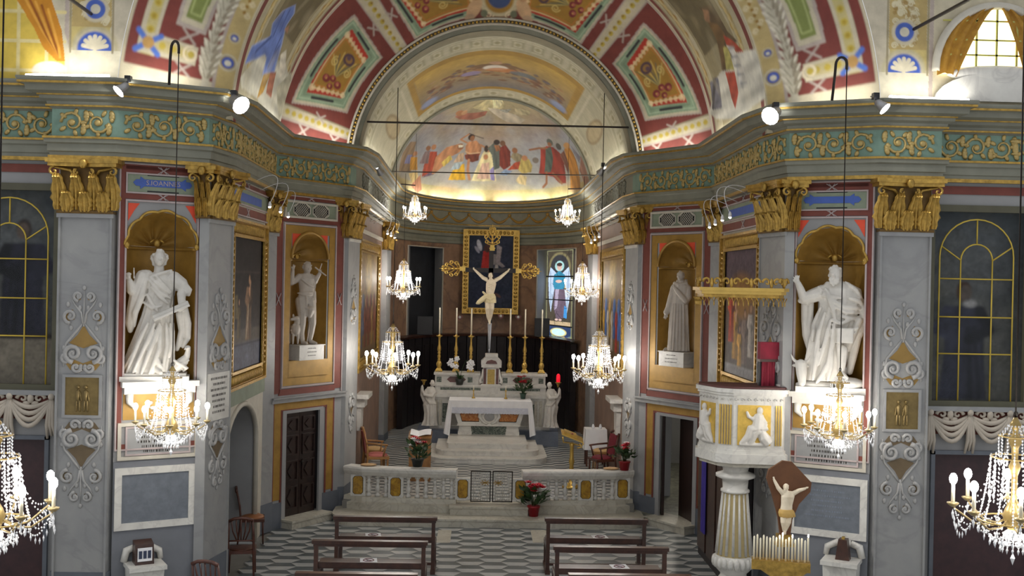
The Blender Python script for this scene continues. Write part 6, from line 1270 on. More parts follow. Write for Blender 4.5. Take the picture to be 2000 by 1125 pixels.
    for k in range(3):
        q = 3.05-0.6*k
        for t in range(4): d = 0.07*t; b.tube([(lerp(q-0.02, q-0.58, u), 0.05+0.05*math.sin(PI*u)+0.012*t, 2.98-0.02*t-(0.1+d)*math.sin(PI*u)) for u in np.linspace(0, 1, 11)], [0.022+0.016*math.sin(PI*u) for u in np.linspace(0, 1, 11)], 6)
        for t in (-1, 0, 1): b.tube([(q, 0.06, 3.02), (q+0.03*t, 0.09, 2.85), (q+0.045*t-0.015, 0.08, 2.62), (q+0.06*t, 0.05, 2.46-0.04*abs(t))], [0.03, 0.035, 0.032, 0.018], 6)
        for sd in (-1, 1): b.tube([(q-0.3+sd*(0.12+0.085*(1-t/12)*math.cos(0.6*t)), 0.06, 3.0+0.075*(1-t/12)*math.sin(0.6*t)) for t in range(12)], [0.03-0.0015*t for t in range(12)], 6); b.ell((q-0.3+sd*0.06, 0.07, 2.93), (0.06, 0.03, 0.035), 8, 5)
        b.ell((q-0.3, 0.08, 3.0), (0.05, 0.04, 0.07), 8, 6); b.ell((q, 0.09, 3.03), (0.05, 0.04, 0.05), 8, 6)
    b.build('stucco_garland', mat('cream_stucco', (178, 168, 154), 0.7, var=0.1), w)
    b = MB(f); b.box(1.0, 3.1, 0, 0.012, 2.7, 3.1); b.build('painted_band', M['red'], w)
    b = MB(f); b.box(0.5, 3.2, 0, 0.1, 3.05, 3.12); b.build('stone_course', M['marble'], w)
    d = MB(f); d.box(1.3, 2.95, -0.2, -0.14, 0, 2.4); d = d.build('door_%d' % (3 if sg > 0 else 4), mat('oxblood_door', (70, 44, 46), 0.5, c2=(52, 34, 38), sc=5), kind='structure', label='dark reddish side door at the %s edge' % SIDE[sg])
    b = MB(f); b.box(1.24, 1.3, -0.2, 0.05, 0, 2.45); b.box(2.95, 3.01, -0.2, 0.05, 0, 2.45); b.box(1.24, 3.01, -0.2, 0.05, 2.4, 2.46); b.build('door_surround', M['dplaster'], d)
# ---- closed panelled double door and the open sacristy door
f = FN[-1]; d = link('door_1', None, kind='structure', label='dark carved wooden double door below the left niche')
for k in range(2):
    a, b_ = 0.43+0.465*k, 0.43+0.465*(k+1)-0.01; mb = MB(f); mb.box(a, b_, -0.12, -0.07, 0.17, 2.19); lf = mb.build('door_leaf', M['dwood'], d)
    for z0, z1 in ((0.3, 0.75), (0.85, 1.25), (1.35, 1.75), (1.8, 2.1)):
        mb = MB(f); ring(mb, a+0.06, b_-0.05, z0, z1, 0.03, -0.07, -0.04); mb.prism([(a+0.12, (z0+z1)/2), ((a+b_)/2, z1-0.06), (b_-0.11, (z0+z1)/2), ((a+b_)/2, z0+0.06)], -0.07, -0.045); mb.build('carved_panel', M['dwood'], lf)
mb = MB(f); mb.box(0.3, 1.7, -0.2, -0.16, 0, 2.35); mb.build('door_leak_block', M['vdark'], d)  # unseen dark box added behind the leaves to stop light leaking through the gap
mb = MB(f); mb.ell((0.93, -0.02, 1.2), (0.03, 0.03, 0.03)); mb.build('door_knob', M['iron'], d)
f = FN[1]; d = link('door_2', None, kind='structure', label='open sacristy doorway with dark leaf below the right niche')
J = f(0.45, -0.06, 0); mb = MB(); mb.prism([(J[0], J[1]), (J[0]+0.05, J[1]), (J[0]-0.1, J[1]+0.8), (J[0]-0.15, J[1]+0.8)], 0.17, 2.19, 'z'); mb.build('door_leaf', M['dwood'], d)
J = f(1.34, -0.06, 0); mb = MB(); mb.prism([(J[0]-0.02, J[1]), (J[0]+0.04, J[1]), (J[0]+0.14, J[1]+0.8), (J[0]+0.09, J[1]+0.8)], 0.17, 2.19, 'z'); mb.build('door_leaf', M['dwood'], d)
mb = MB(); mb.quad((3.3, 28.3, 0), (6.3, 28.3, 0), (6.3, 28.3, 3), (3.3, 28.3, 3)); mb.quad((6.2, 21.0, 0), (6.2, 28.3, 0), (6.2, 28.3, 3), (6.2, 21.0, 3)); mb.quad((3.05, 22.4, 3), (6.2, 20.5, 3), (6.2, 28.3, 3), (3.05, 28.3, 3)); mb.quad((3.05, 23.0, 0), (3.3, 28.3, 0), (3.3, 28.3, 3), (3.05, 23.0, 3)); mb.build('wall_sacristy', M['plaster'], kind='structure')
p = PZ(1298, 985, 0.16); mb = MB(); mb.box(p[0]+0.0, p[0]+0.28, p[1]+0.9, p[1]+1.4, 0.16, 2.2); mb.box(p[0]-0.01, p[0]+0.29, p[1]+0.89, p[1]+0.9, 1.1, 1.13); cb = mb.build('sacristy_cupboard', M['white'], None, label='narrow white cupboard just inside the open sacristy door', cat='cupboard')
# ---- apse panelling, picture and windows
stl = empty('choir_panelling', 'dark wooden choir panelling curving round the apse behind the altar', 'panelling', (0, 0, 0))
ph = [PI*(0.1+0.8*k/20) for k in range(21)]
for a, b_ in zip(ph, ph[1:]):
    A, B_ = apse(a+0.006, 0.3), apse(b_-0.006, 0.3); A2, B2 = apse(a+0.006, 0.12), apse(b_-0.006, 0.12); zt_ = 2.98+0.12*math.sin(a)
    mb = MB(); mb.prism([A, B_, B2, A2], ZS, zt_, 'z'); pn = mb.build('panel', M['vdark'], stl)
    mb = MB(); C_, D_ = apse(a+0.03, 0.33), apse(b_-0.03, 0.33); mb.prism([C_, D_, apse(b_-0.03, 0.3), apse(a+0.03, 0.3)], ZS+1.2, zt_-0.25, 'z'); mb.build('raised_field', M['vdark'], pn)
mb = MB(); sweep(mb, [apse(PI*(0.09+0.82*k/30), 0.3) for k in range(31)], [(0.06, 3.05), (0.08, 3.12), (-0.25, 3.14)]); mb.build('top_rail', M['wood'], stl)
pt = empty('apse_painting', 'dark painting of a red-robed angel in gilt frame behind the crucifix', 'painting')
fa = Fr((-3, 35.85), (3, 35.85), -1); P0, P1 = fa.px(902, 612), fa.px(1015, 450); s0, s1, z0, z1 = P0[0], P1[0], P0[1], P1[1]
ornate_frame(pt, fa, s0, s1, z0, z1, 0.2, 0.08, 0.13)
c = Cv(1.6, 2.5, 140, 220, (44, 50, 66)); c.mottle(40, 0.3, [(36, 44, 62), (56, 62, 76), (48, 52, 72)], 0.35); c.poly([(0.45, 1.35), (0.8, 1.35), (0.8, 1.9), (0.68, 2.0), (0.52, 1.95)], (168, 48, 44)); c.ell(0.66, 2.05, 0.12, 0.14, (74, 50, 46)); c.ell(0.38, 2.15, 0.08, 0.2, (170, 170, 180), rot=0.3); c.ell(0.3, 2.0, 0.05, 0.14, (150, 150, 164), rot=0.6); c.poly([(1.0, 2.2), (1.18, 2.1), (1.12, 1.6), (1.3, 1.45), (1.2, 1.4), (0.98, 1.55)], (150, 140, 142)); c.ell(1.0, 1.4, 0.06, 0.12, (170, 164, 160)); c.rect(0.78, 1.0, 1.5, 1.85, (128, 122, 122)); c.ell(1.05, 0.45, 0.14, 0.05, (120, 84, 70), 0.7, rot=-0.5)
canvas(pt, fa, c, s0+0.19, s1-0.19, z0+0.19, z1-0.19, 0.03)
for k, (a, b_, z0, z1) in enumerate(WIN):
    A, B_ = np.array(apse(a)), np.array(apse(b_)); n = np.array((-(B_-A)[1], (B_-A)[0])); n = n/np.linalg.norm(n); dp = n*0.55
    if dp[1] < 0: dp = -dp
    # splayed reveals converge outwards along the axis
    A2, B2 = (A+np.array((0.02, 0.75)), B_+np.array((-0.3, 0.75))) if k == 0 else (A+np.array((0.36, 0.75)), B_+np.array((-0.02, 0.75)))
    w = link('window_%d' % (4+k), None, kind='structure', label=('blind dark apse window behind the altar, orchid side' if k == 0 else 'stained glass apse window of a blue-robed angel'))
    mb = MB(); mb.quad((*A, z0), (*A2, z0), (*A2, z1), (*A, z1)); mb.quad((*B_, z0), (*B2, z0), (*B2, z1), (*B_, z1)); mb.quad((*A, z1), (*B_, z1), (*B2, z1), (*A2, z1)); mb.quad((*A, z0), (*B_, z0), (*B2, z0), (*A2, z0)); mb.build('window_reveal', M['plaster'], w)
    mb = MB(); mb.tube([(*A, z0), (*A, z1), (*B_, z1), (*B_, z0)], 0.03, 5); mb.build('window_frame', M['cream'], w)
    if k == 0: mb = MB(); mb.quad((*A2, z0), (*B2, z0), (*B2, z1), (*A2, z1)); mb.build('dark_blind', mat('dark_blind_cloth', (44, 46, 52), 0.8, c2=(34, 36, 40), sc=3), w); continue
    c = Cv(1.0, 3.4, 110, 320, (70, 66, 60)); c.rect(0.06, 0.94, 0.5, 3.36, (66, 60, 50)); c.ell(0.5, 2.75, 0.4, 0.55, (120, 112, 80)); c.ell(0.5, 2.75, 0.34, 0.47, (50, 50, 54)); c.ell(0.5, 2.78, 0.17, 0.2, (150, 190, 190)); c.ell(0.5, 2.74, 0.09, 0.13, (190, 160, 150)); c.ell(0.5, 2.84, 0.1, 0.07, (60, 44, 40))
    for s in (-1, 1): c.poly([(0.5+s*0.1, 2.5), (0.5+s*0.34, 2.75), (0.5+s*0.42, 2.3), (0.5+s*0.38, 1.5), (0.5+s*0.3, 1.0), (0.5+s*0.22, 1.6)], (166, 184, 206)); c.line([(0.5+s*0.34, 2.6), (0.5+s*0.3, 1.2)], 0.015, (70, 80, 100))
    c.poly([(0.3, 2.45), (0.5, 2.6), (0.7, 2.45), (0.74, 2.1), (0.66, 1.85), (0.34, 1.85), (0.26, 2.1)], (46, 120, 150)); c.ell(0.48, 2.2, 0.12, 0.06, (190, 160, 150)); c.poly([(0.32, 1.9), (0.7, 1.9), (0.78, 1.2), (0.74, 0.85), (0.6, 0.8), (0.42, 0.75), (0.3, 1.2)], (92, 78, 92)); c.poly([(0.36, 1.9), (0.5, 1.9), (0.44, 1.2), (0.34, 1.1)], (150, 140, 160)); c.poly([(0.7, 1.3), (0.8, 1.2), (0.8, 0.8), (0.68, 0.84)], (60, 130, 190))
    for x in (0.42, 0.56): c.ell(x, 0.74, 0.06, 0.04, (200, 170, 160))
    c.rect(0.06, 0.94, 0.5, 0.68, (170, 150, 120)); c.rect(0.04, 0.96, 0.04, 0.5, (40, 56, 90)); c.ell(0.5, 0.27, 0.3, 0.16, (200, 190, 130)); c.ell(0.5, 0.27, 0.24, 0.13, (180, 220, 220)); c.mottle(40, 0.05, [(150, 170, 120), (60, 90, 150), (180, 150, 90)], 0.4, (0, 1, 0, 0.12)); c.frame([(0.03, 0.03), (0.97, 0.03), (0.97, 3.37), (0.03, 3.37)], 0.03, (120, 120, 90))
    for z in (0.5, 1.5, 2.4): c.line([(0, z), (1, z)], 0.03, (20, 20, 24))
    random.seed(3)
    for k2 in range(26): x, y = random.uniform(0.06, 0.94), random.uniform(0.6, 3.3); c.line([(x, y), (x+random.uniform(-0.18, 0.18), y+random.uniform(-0.3, 0.3))], 0.012, (24, 24, 28))
    gm = mat('stained_glass', (200, 200, 200), 0.2, var=0.1, attr=True, emit=1.3)
    c.mesh('stained_glass_pane', lambda U, V: (lerp(A2[0], B2[0], U), lerp(A2[1], B2[1], U), lerp(z0, z1, V)), gm, w)
    mb = MB()
    for t in (0.15, 0.44, 0.7): mb.tube([(*A2, lerp(z0, z1, t)), (*B2, lerp(z0, z1, t))], 0.018, 5)
    mb.build('saddle_bar', M['black'], w)
for px_, l in ((830, 'black loudspeaker on panelling by the blind window'), (1058, 'black loudspeaker on panelling by the stained glass window')):
    p = AF(px_, 655, 0.3); mb = MB(); mb.box(-0.24, 0.24, -0.1, 0.12, 0, 0.58); mb.box(-0.22, 0.22, -0.11, -0.1, 0.02, 0.56); mb.build('loudspeaker', M['black'], None, label=l, cat='loudspeaker', loc=(p[0], p[1]-0.02, 3.14))
for i, (px_, py_) in enumerate(((898, 621), (978, 619), (1012, 621))):
    p = PY(px_, py_, 35.7); mb = MB(); mb.prism([(0.1*math.sin(t)**3, 0.02+0.1*(0.8*math.cos(t)-0.3*math.cos(2*t)-0.12*math.cos(3*t))) for t in np.linspace(0, 2*PI, 20)[:-1]], 0, 0.03); o = mb.build('votive_heart', mat('votive_red', (120, 60, 56), 0.4), None, label=('votive heart hanging under the apse painting, '+('by the blind window', 'in the middle', 'by the stained glass')[i]), cat='votive', loc=tuple(p)); mb = MB(); mb.ell((0, -0.01, 0.03), (0.045, 0.01, 0.045)); mb.build('pale_heart', M['wmarble'], o)
mb = MB(); mb.ell((4.6, 25.0, 2.8), (0.14, 0.14, 0.1)); sl = mb.build('sacristy_lamp', mat('lit_globe', (255, 240, 214), 0.3, var=0, emit=4.0), None, label='round ceiling lamp inside the sacristy behind the open door', cat='lamp')
L = bpy.data.lights.new('sacristy_light', 'POINT'); L.energy = 40*LK; L.color = (1, 0.93, 0.8); L.shadow_soft_size = 0.15; lo = bpy.data.objects.new('sacristy_light', L); COL.objects.link(lo); lo.parent = sl; lo.location = (4.6, 25.0, 2.6)
# ================================================================ chandeliers, floodlights, gooseneck lamps, tie rods
def octa(mb, c, r, h):
    x, y, z = c; mb.add([(x, y, z-h), (x+r, y, z), (x, y+r, z), (x-r, y, z), (x, y-r, z), (x, y, z+h*0.8)], [(0, 2, 1), (0, 3, 2), (0, 4, 3), (0, 1, 4), (5, 1, 2), (5, 2, 3), (5, 3, 4), (5, 4, 1)])
def make_chandelier(n):
    """origin at the top ring; about 1.2 m high and 1.05 m wide"""
    e = link('chandelier', None)
    mb = MB(); mb.lathe([(0.015, -0.0), (0.03, -0.03), (0.05, -0.06), (0.025, -0.1), (0.02, -0.14), (0.06, -0.2), (0.03, -0.26), (0.025, -0.36), (0.05, -0.42), (0.025, -0.5), (0.025, -0.7), (0.07, -0.78), (0.09, -0.84), (0.06, -0.92), (0.03, -0.98), (0.045, -1.02), (0.0, -1.06)][::-1], (0, 0, 0), 12); mb.build('gilt_stem', mat('antique_brass', (166, 142, 88), 0.32, metal=0.55, var=0.15), e)
    for r, z in ((0.13, -0.16), (0.19, -0.34), (0.28, -0.88)): mb = MB(); mb.tube([(r*math.cos(t), r*math.sin(t), z) for t in np.linspace(0, 2*PI, 25)[:-1]], 0.008, 5, closed=True); mb.build('gilt_ring', mat('antique_brass', (166, 142, 88), 0.32, metal=0.55, var=0.15), e)
    am = MB(); P = [(0.05, 0, -0.86), (0.16, 0, -0.93), (0.3, 0, -0.93), (0.4, 0, -0.86), (0.46, 0, -0.82), (0.48, 0, -0.79)]; am.tube(P, 0.009, 6); am.lathe([(0.02, -0.8), (0.05, -0.775), (0.05, -0.765), (0.02, -0.76)], (0.48, 0, 0), 10)
    cm = MB(); cm.lathe([(0.016, -0.765), (0.015, -0.6)], (0.48, 0, 0), 8); bm = MB(); bm.ell((0.48, 0, -0.56), (0.034, 0.034, 0.05), 8, 6)
    proto = None
    for i in range(n):
        a = 2*PI*(i+0.3)/n
        if proto is None:
            ar = am.build('arm', mat('pale_brass', (160, 142, 100), 0.3, metal=0.5), e); c = cm.build('candle', M['candle'], ar); b = bm.build('bulb', M['cbulb'], ar); proto = (ar, c, b)
        else:
            ar = link('arm', proto[0].data, e); link('candle', proto[1].data, ar); link('bulb', proto[2].data, ar)
        ar.rotation_euler = (0, 0, a)
    mb = MB()
    def strand(p0, p1, sag, k, r):
        for t in range(k):
            u = (t+0.5)/k; octa(mb, (lerp(p0[0], p1[0], u), lerp(p0[1], p1[1], u), lerp(p0[2], p1[2], u)-sag*math.sin(PI*u)), r, r*1.3)
    N = 14
    for i in range(N):
        a = 2*PI*i/N; c, s = math.cos(a), math.sin(a); b = 2*PI*(i+1)/N
        strand((0.05*c, 0.05*s, -0.06), (0.13*c, 0.13*s, -0.17), 0, 4, 0.009); strand((0.13*c, 0.13*s, -0.17), (0.13*c, 0.13*s, -0.34), 0, 6, 0.01)
        strand((0.19*c, 0.19*s, -0.32), (0.2*c, 0.2*s, -0.62), 0, 9, 0.012); strand((0.19*c, 0.19*s, -0.34), (0.28*c, 0.28*s, -0.88), 0.06, 15, 0.012); strand((0.15*c, 0.15*s, -0.3), (0.16*c, 0.16*s, -0.75), 0, 12, 0.009)
        strand((0.28*c, 0.28*s, -0.9), (0.04*c, 0.04*s, -1.08), 0.06, 9, 0.012); octa(mb, (0.28*c, 0.28*s, -0.96), 0.014, 0.04); octa(mb, (0.13*c, 0.13*s, -0.38), 0.013, 0.03); octa(mb, (0.2*c, 0.2*s, -0.66), 0.014, 0.035)
        octa(mb, (0.18*c, 0.18*s, -1.06), 0.013, 0.035); octa(mb, (0.1*c, 0.1*s, -1.12), 0.013, 0.035)
    for i in range(n):
        a, b = 2*PI*(i+0.3)/n, 2*PI*(i+1.3)/n
        strand((0.47*math.cos(a), 0.47*math.sin(a), -0.8), (0.47*math.cos(b), 0.47*math.sin(b), -0.8), 0.16, 14, 0.01); strand((0.28*math.cos(a), 0.28*math.sin(a), -0.88), (0.47*math.cos(a), 0.47*math.sin(a), -0.8), 0.1, 8, 0.01); strand((0.2*math.cos(a), 0.2*math.sin(a), -0.5), (0.46*math.cos(a), 0.46*math.sin(a), -0.78), 0.12, 11, 0.009)
        for t in range(7):
            u = (t+1)/8; g = lerp(a, b, u); octa(mb, (0.47*math.cos(g), 0.47*math.sin(g), -0.84-0.16*math.sin(PI*u)), 0.009, 0.035)
        octa(mb, (0.48*math.cos(a), 0.48*math.sin(a), -0.86), 0.014, 0.05)
    octa(mb, (0, 0, -1.2), 0.025, 0.06)
    mb.build('crystal_strands', M['crystal'], e, kind='stuff')
    mb = MB(); mb.ell((0, 0, -1.0), (0.075, 0.075, 0.05), 10, 6); mb.build('basket_bulb', M['bulb'], e)
    return e
CH = {8: make_chandelier(8), 6: make_chandelier(6)}
used = set()
LAMPS = [  # pixel of top ring, depth, scale, arms, label, where it hangs from (height), power
    (337, 715, 15.15, 1.0, 8, 'crystal chandelier in front of the young saint statue', 7.95, 5),
    (1641, 725, 15.0, 1.0, 8, 'crystal chandelier in front of the bearded saint statue', 7.95, 5),
    (768, 632, 22.5, 1.12, 8, 'crystal chandelier at the presbytery arch, beside the rose armchair', 8.1, 68),
    (1171, 640, 22.5, 1.12, 8, 'crystal chandelier at the presbytery arch, above the red armchair', 8.1, 68),
    (789, 505, 29.3, 0.98, 6, 'crystal chandelier in front of the blind apse window', 7.75, 45),
    (1138, 510, 29.3, 0.98, 6, 'crystal chandelier in front of the stained glass window', 7.75, 45),
    (811, 378, 30.6, 0.72, 6, 'small crystal chandelier high under the apse cornice, blind window side', 7.55, 8),
    (1109, 384, 30.6, 0.72, 6, 'small crystal chandelier high under the apse cornice, stained glass side', 7.55, 8),
    (-8, 812, 9.1, 1.0, 8, 'nearest crystal chandelier, cut by the left picture edge', 9.5, 4),
    (1984, 815, 9.0, 1.0, 8, 'nearest crystal chandelier, cut by the right picture edge', 9.5, 4)]
for i, (px_, py_, Y, sc, n, lab, zt_, pw) in enumerate(LAMPS):
    src = CH[n]; o = src if n not in used else copy_tree(src); used.add(n)
    p = PY(px_, py_, Y); o.location = p; o.scale = (sc, sc, sc); o.rotation_euler = (0, 0, 0.37*i); tag(o, lab, 'chandelier', 'crystal chandeliers')
    mb = MB(); mb.tube([(0, 0, 0), (0, 0, (zt_-p[2])/sc)], 0.008 if n == 8 else 0.006, 5); mb.tube([(0.02*math.cos(t), 0, 0.02+0.03*math.sin(t)) for t in np.linspace(0, 2*PI, 11)[:-1]], 0.005, 4, closed=True); mb.build('suspension_rod', M['iron'], o)
    L = bpy.data.lights.new('chandelier_light', 'POINT'); L.energy = pw*LK; L.color = (1.0, 0.97, 0.93); L.shadow_soft_size = 0.3*sc; lo = bpy.data.objects.new('chandelier_light', L); COL.objects.link(lo); lo.parent = o; lo.location = (0, 0, -0.56)
# hooks over the cornice that carry the nave chandeliers
for px_, Y, lab in ((337, 15.15, 'young'), (1641, 15.0, 'bearded')):
    p = PY(px_, 715, Y); mb = MB(); s = -1 if px_ < 1000 else 1
    P = [(p[0]-0.16, p[1]+0.12, 7.5), (p[0]-0.14, p[1]+0.08, 7.85)]+[(p[0]-0.065-0.065*math.cos(t), p[1]+0.04*(1+math.cos(t)), 8.0+0.1*math.sin(t)) for t in np.linspace(0.0, PI, 9)]+[(p[0], p[1], 7.92)]
    mb.tube(P, 0.02, 6); mb.build('chandelier_hook', M['iron'], None, label='black iron hook over the cornice above the %s saint' % lab, cat='hook')
# tie rods across presbytery
for a, b, Y, lab, r in (((717, 238), (1228, 249), 22.5, 'black iron tie rod across the presbytery arch', 0.022), ((765, 335), (1180, 343), 29.3, 'thin black iron tie rod across the apse opening', 0.016)):
    mb = MB(); mb.tube([PY(*a, Y), PY(*b, Y)], r, 6); mb.build('tie_rod', M['iron'], None, label=lab, cat='tie rod')
for s, px_ in ((-1, 811), (1, 1109)):
    p = PY(px_, 378, 30.6); mb = MB(); mb.tube([(s*2.75, 30.6, 7.5), (s*2.6, 30.6, 7.57), (p[0], 30.6, 7.55)], 0.018, 5); mb.build('lamp_bracket', M['iron'], None, label='iron bracket holding the small apse chandelier, '+('blind window side' if s < 0 else 'stained glass side'), cat='bracket')
# floodlights on the cornice
for px_, py_, Y, lab, tgt, pw in ((232, 178, 15.1, 'floodlight on cornice over the wide pillar, young saint side', (-9, 12, 3), 60), (470, 205, 15.7, 'floodlight on cornice above the dark altar painting', (3.5, 9, 2), 260), (1505, 226, 15.5, 'floodlight on cornice above the pulpit', (-3, 8, 2.5), 260), (1728, 212, 15.0, 'floodlight on cornice over the wide pillar, bearded saint side', (9, 12, 3), 60), (744, 338, 24.6, 'small floodlight on presbytery cornice, rose armchair side', (1.0, 30, 2.2), 11), (1172, 338, 24.6, 'small floodlight on presbytery cornice, red armchair side', (-1.0, 30, 2.2), 11)):
    p = PY(px_, py_, Y); e = empty('floodlight', lab, 'floodlight', tuple(p), group='floodlights on the cornice')
    d = (np.array(tgt)-p); d = d/np.linalg.norm(d); R = Vector(d).to_track_quat('-Z', 'Y').to_matrix()
    kf = 1.5 if px_ in (470, 1505) else 1.05; T = lambda x, y, z, R=R, kf=kf: R @ (Vector((x, y, z))*kf)
    mb = MB(T); mb.lathe([(0.03, 0.16), (0.05, 0.14), (0.06, 0.08), (0.085, 0.0), (0.09, -0.01)][::-1], (0, 0, 0), 14, cap=False); mb.build('housing', M['steel'], e)
    mb = MB(T); mb.lathe([(0.0, -0.002), (0.08, -0.002)], (0, 0, 0), 14, cap=False); mb.build('lens', M['floodlit'], e)
    mb = MB(); w = np.array(T(0, 0, 0.14)); mb.tube([w, w+np.array((0, 0.06, 0.1)), w+np.array((0, 0.25, 0.12))], 0.015, 5); mb.box(w[0]-0.04, w[0]+0.04, w[1]+0.02, w[1]+0.12, w[2]+0.05, w[2]+0.14); mb.build('bracket', M['black'], e)
    L = bpy.data.lights.new('flood_beam', 'SPOT'); L.energy = pw*LK*6; L.spot_size = 1.7 if Y < 20 else 1.0; L.spot_blend = 0.7; L.shadow_soft_size = 0.08; L.color = (1, 0.98, 0.95); lo = bpy.data.objects.new('flood_beam', L); COL.objects.link(lo); lo.parent = e
    lo.location = tuple(T(0, 0, -0.04)); lo.rotation_mode = 'QUATERNION'; lo.rotation_quaternion = Vector(d).to_track_quat('-Z', 'Y')
# fluorescent tubes lying on the cornice
def cornice_tube(a, b, lab, pw, dz=-0.085):
    a, b = np.array(a), np.array(b); d = b-a; L_ = np.linalg.norm(d); ang = math.atan2(d[1], d[0]); m = (a+b)/2
    e = empty('cornice_tube', lab, 'tube light', (m[0], m[1], ZC+dz), ang, 'tube lights along the cornice')
    mb = MB(); mb.tube([(-L_/2, 0, 0.03), (L_/2, 0, 0.03)], 0.022, 6); mb.build('glass_tube', mat('lit_tube', (255, 252, 246), 0.3, var=0, emit=9.0), e)
    mb = MB(); mb.box(-L_/2-0.04, L_/2+0.04, -0.03, 0.03, -0.02, 0.012); mb.build('batten', M['white'], e)
    A = bpy.data.lights.new('tube_glow', 'AREA'); A.shape = 'RECTANGLE'; A.size = L_; A.size_y = 0.06; A.energy = pw*LK; A.color = (1, 0.97, 0.88); lo = bpy.data.objects.new('tube_glow', A); COL.objects.link(lo); lo.parent = e; lo.location = (0, 0, 0.07); lo.rotation_euler = (PI, 0, 0)
for sg in (-1, 1):
    sd = 'young saint side' if sg < 0 else 'bearded saint side'; f = lambda x, y: (x*-sg, y)
    cornice_tube(f(-6.75, 15.4), f(-5.55, 15.3), 'tube light on cornice over the wide pillar, '+sd, 6, 0.02)
    cornice_tube(f(-5.3, 15.5), f(-4.5, 15.9), 'tube light on cornice above the statue wall, '+sd, 7)
    cornice_tube(f(-4.1, 16.6), f(-4.1, 20.2), 'tube light on cornice above the altar painting, '+sd, 16)
    cornice_tube(f(-3.9, 20.8), f(-2.95, 22.2), 'tube light on cornice above the niche wall, '+sd, 8)
    cornice_tube(f(-2.78, 23.6), f(-2.8, 30.0), 'long tube light on presbytery cornice, '+sd, 26)
    for k, l in enumerate(('outer', 'middle', 'inner')): cornice_tube(f(*apse(PI*(0.16+0.11*k), 0.16)), f(*apse(PI*(0.255+0.11*k), 0.16)), l+' tube light on apse cornice below the fresco, '+sd, 5)
# gooseneck picture lamps
for sg, lst, Y, lab in ((-1, [((492, 358), (540, 345), (527, 398)), ((508, 372), (560, 360), (548, 408)), ((535, 385), (575, 375), (563, 418))], 17.3, 'above the dark altar painting'), (1, [((1478, 375), (1420, 365), (1426, 418)), ((1462, 380), (1405, 368), (1411, 424)), ((1442, 395), (1392, 385), (1397, 432)), ((1425, 402), (1378, 392), (1386, 438))], 17.5, 'above the painting behind the pulpit'),
        (-1, [((716, 425), (760, 418), (757, 452)), ((722, 432), (768, 425), (764, 456)), ((730, 436), (776, 430), (771, 460))], 24.0, 'near the arch, blind window side'), (1, [((1210, 430), (1165, 425), (1170, 458)), ((1202, 436), (1158, 430), (1162, 464)), ((1194, 440), (1150, 436), (1155, 470))], 24.0, 'near the arch, stained glass side')):
    e = empty('picture_lamps', 'white gooseneck picture lamps '+lab, 'lamp')
    for a, t, b in lst:
        A = np.array(PX(*a, sg*(4.26 if Y < 20 else 2.96))); T_, B_ = PY(*t, A[1]-0.15), PY(*b, A[1]-0.2); q = [(1-u)**2*A+2*u*(1-u)*(2*np.array(T_)-0.5*(A+B_))+u*u*np.array(B_) for u in np.linspace(0, 1, 12)]
        mb = MB(); mb.tube(q, 0.006, 5); g = mb.build('gooseneck', M['white'], e)
        mb = MB(); mb.lathe([(0.03, -0.05), (0.028, 0.0), (0.012, 0.04)], tuple(B_), 8); mb.build('lamp_head', M['white'], g)
        mb = MB(); mb.ell((B_[0], B_[1], B_[2]-0.055), (0.024, 0.024, 0.02), 8, 5); mb.build('bulb', M['bulb'], g)
# nave tie rods running up out of view from the walls over the wide pillars
for a, b, l in (((178, 27), (40, -70), 'young saint side'), ((1785, 57), (2030, -75), 'bearded saint side')):
    mb = MB(); mb.tube([PY(*a, 15.58), PY(*b, 12.5)], 0.025, 6); mb.build('tie_rod', M['iron'], None, label='slanting dark iron rod above the wide pillar, '+l, cat='tie rod')
# ================================================================ pews with keep-apart stickers
def make_pew(w):
    """origin at floor under the left rear post; faces +y"""
    e = link('pew', None); 
    mb = MB(); mb.box(-0.03, w+0.03, -0.05, 0.06, 0.88, 0.93); mb.box(-0.01, w+0.01, -0.03, 0.03, 0.84, 0.88); mb.build('top_rail', M['wood'], e)
    for x in (0.0, w-0.06):
        mb = MB(); mb.prism([(-0.03, 0.0), (0.03, 0.0), (0.035, 0.45), (0.03, 0.88), (-0.03, 0.88), (-0.035, 0.45)], x, x+0.06, 'x'); mb.prism([(0.0, 0.38), (0.6, 0.42), (0.6, 0.47), (0.0, 0.47)], x, x+0.06, 'x'); mb.prism([(0.5, 0), (0.58, 0), (0.6, 0.44), (0.52, 0.44)], x, x+0.06, 'x'); mb.box(x-0.01, x+0.07, -0.06, 0.62, 0, 0.07); mb.build('end_frame', M['wood'], e)
    mb = MB(); mb.box(0.02, w-0.02, 0.14, 0.62, 0.47, 0.505); mb.build('seat', M['wood'], e)
    mb = MB(); mb.box(0.05, w-0.05, 0.0, 0.03, 0.52, 0.6); mb.build('back_rail', M['wood'], e)
    mb = MB(); mb.box(0.05, w-0.05, 0.3, 0.34, 0.06, 0.1); mb.build('stretcher', M['wood'], e)
    return e
pw = None
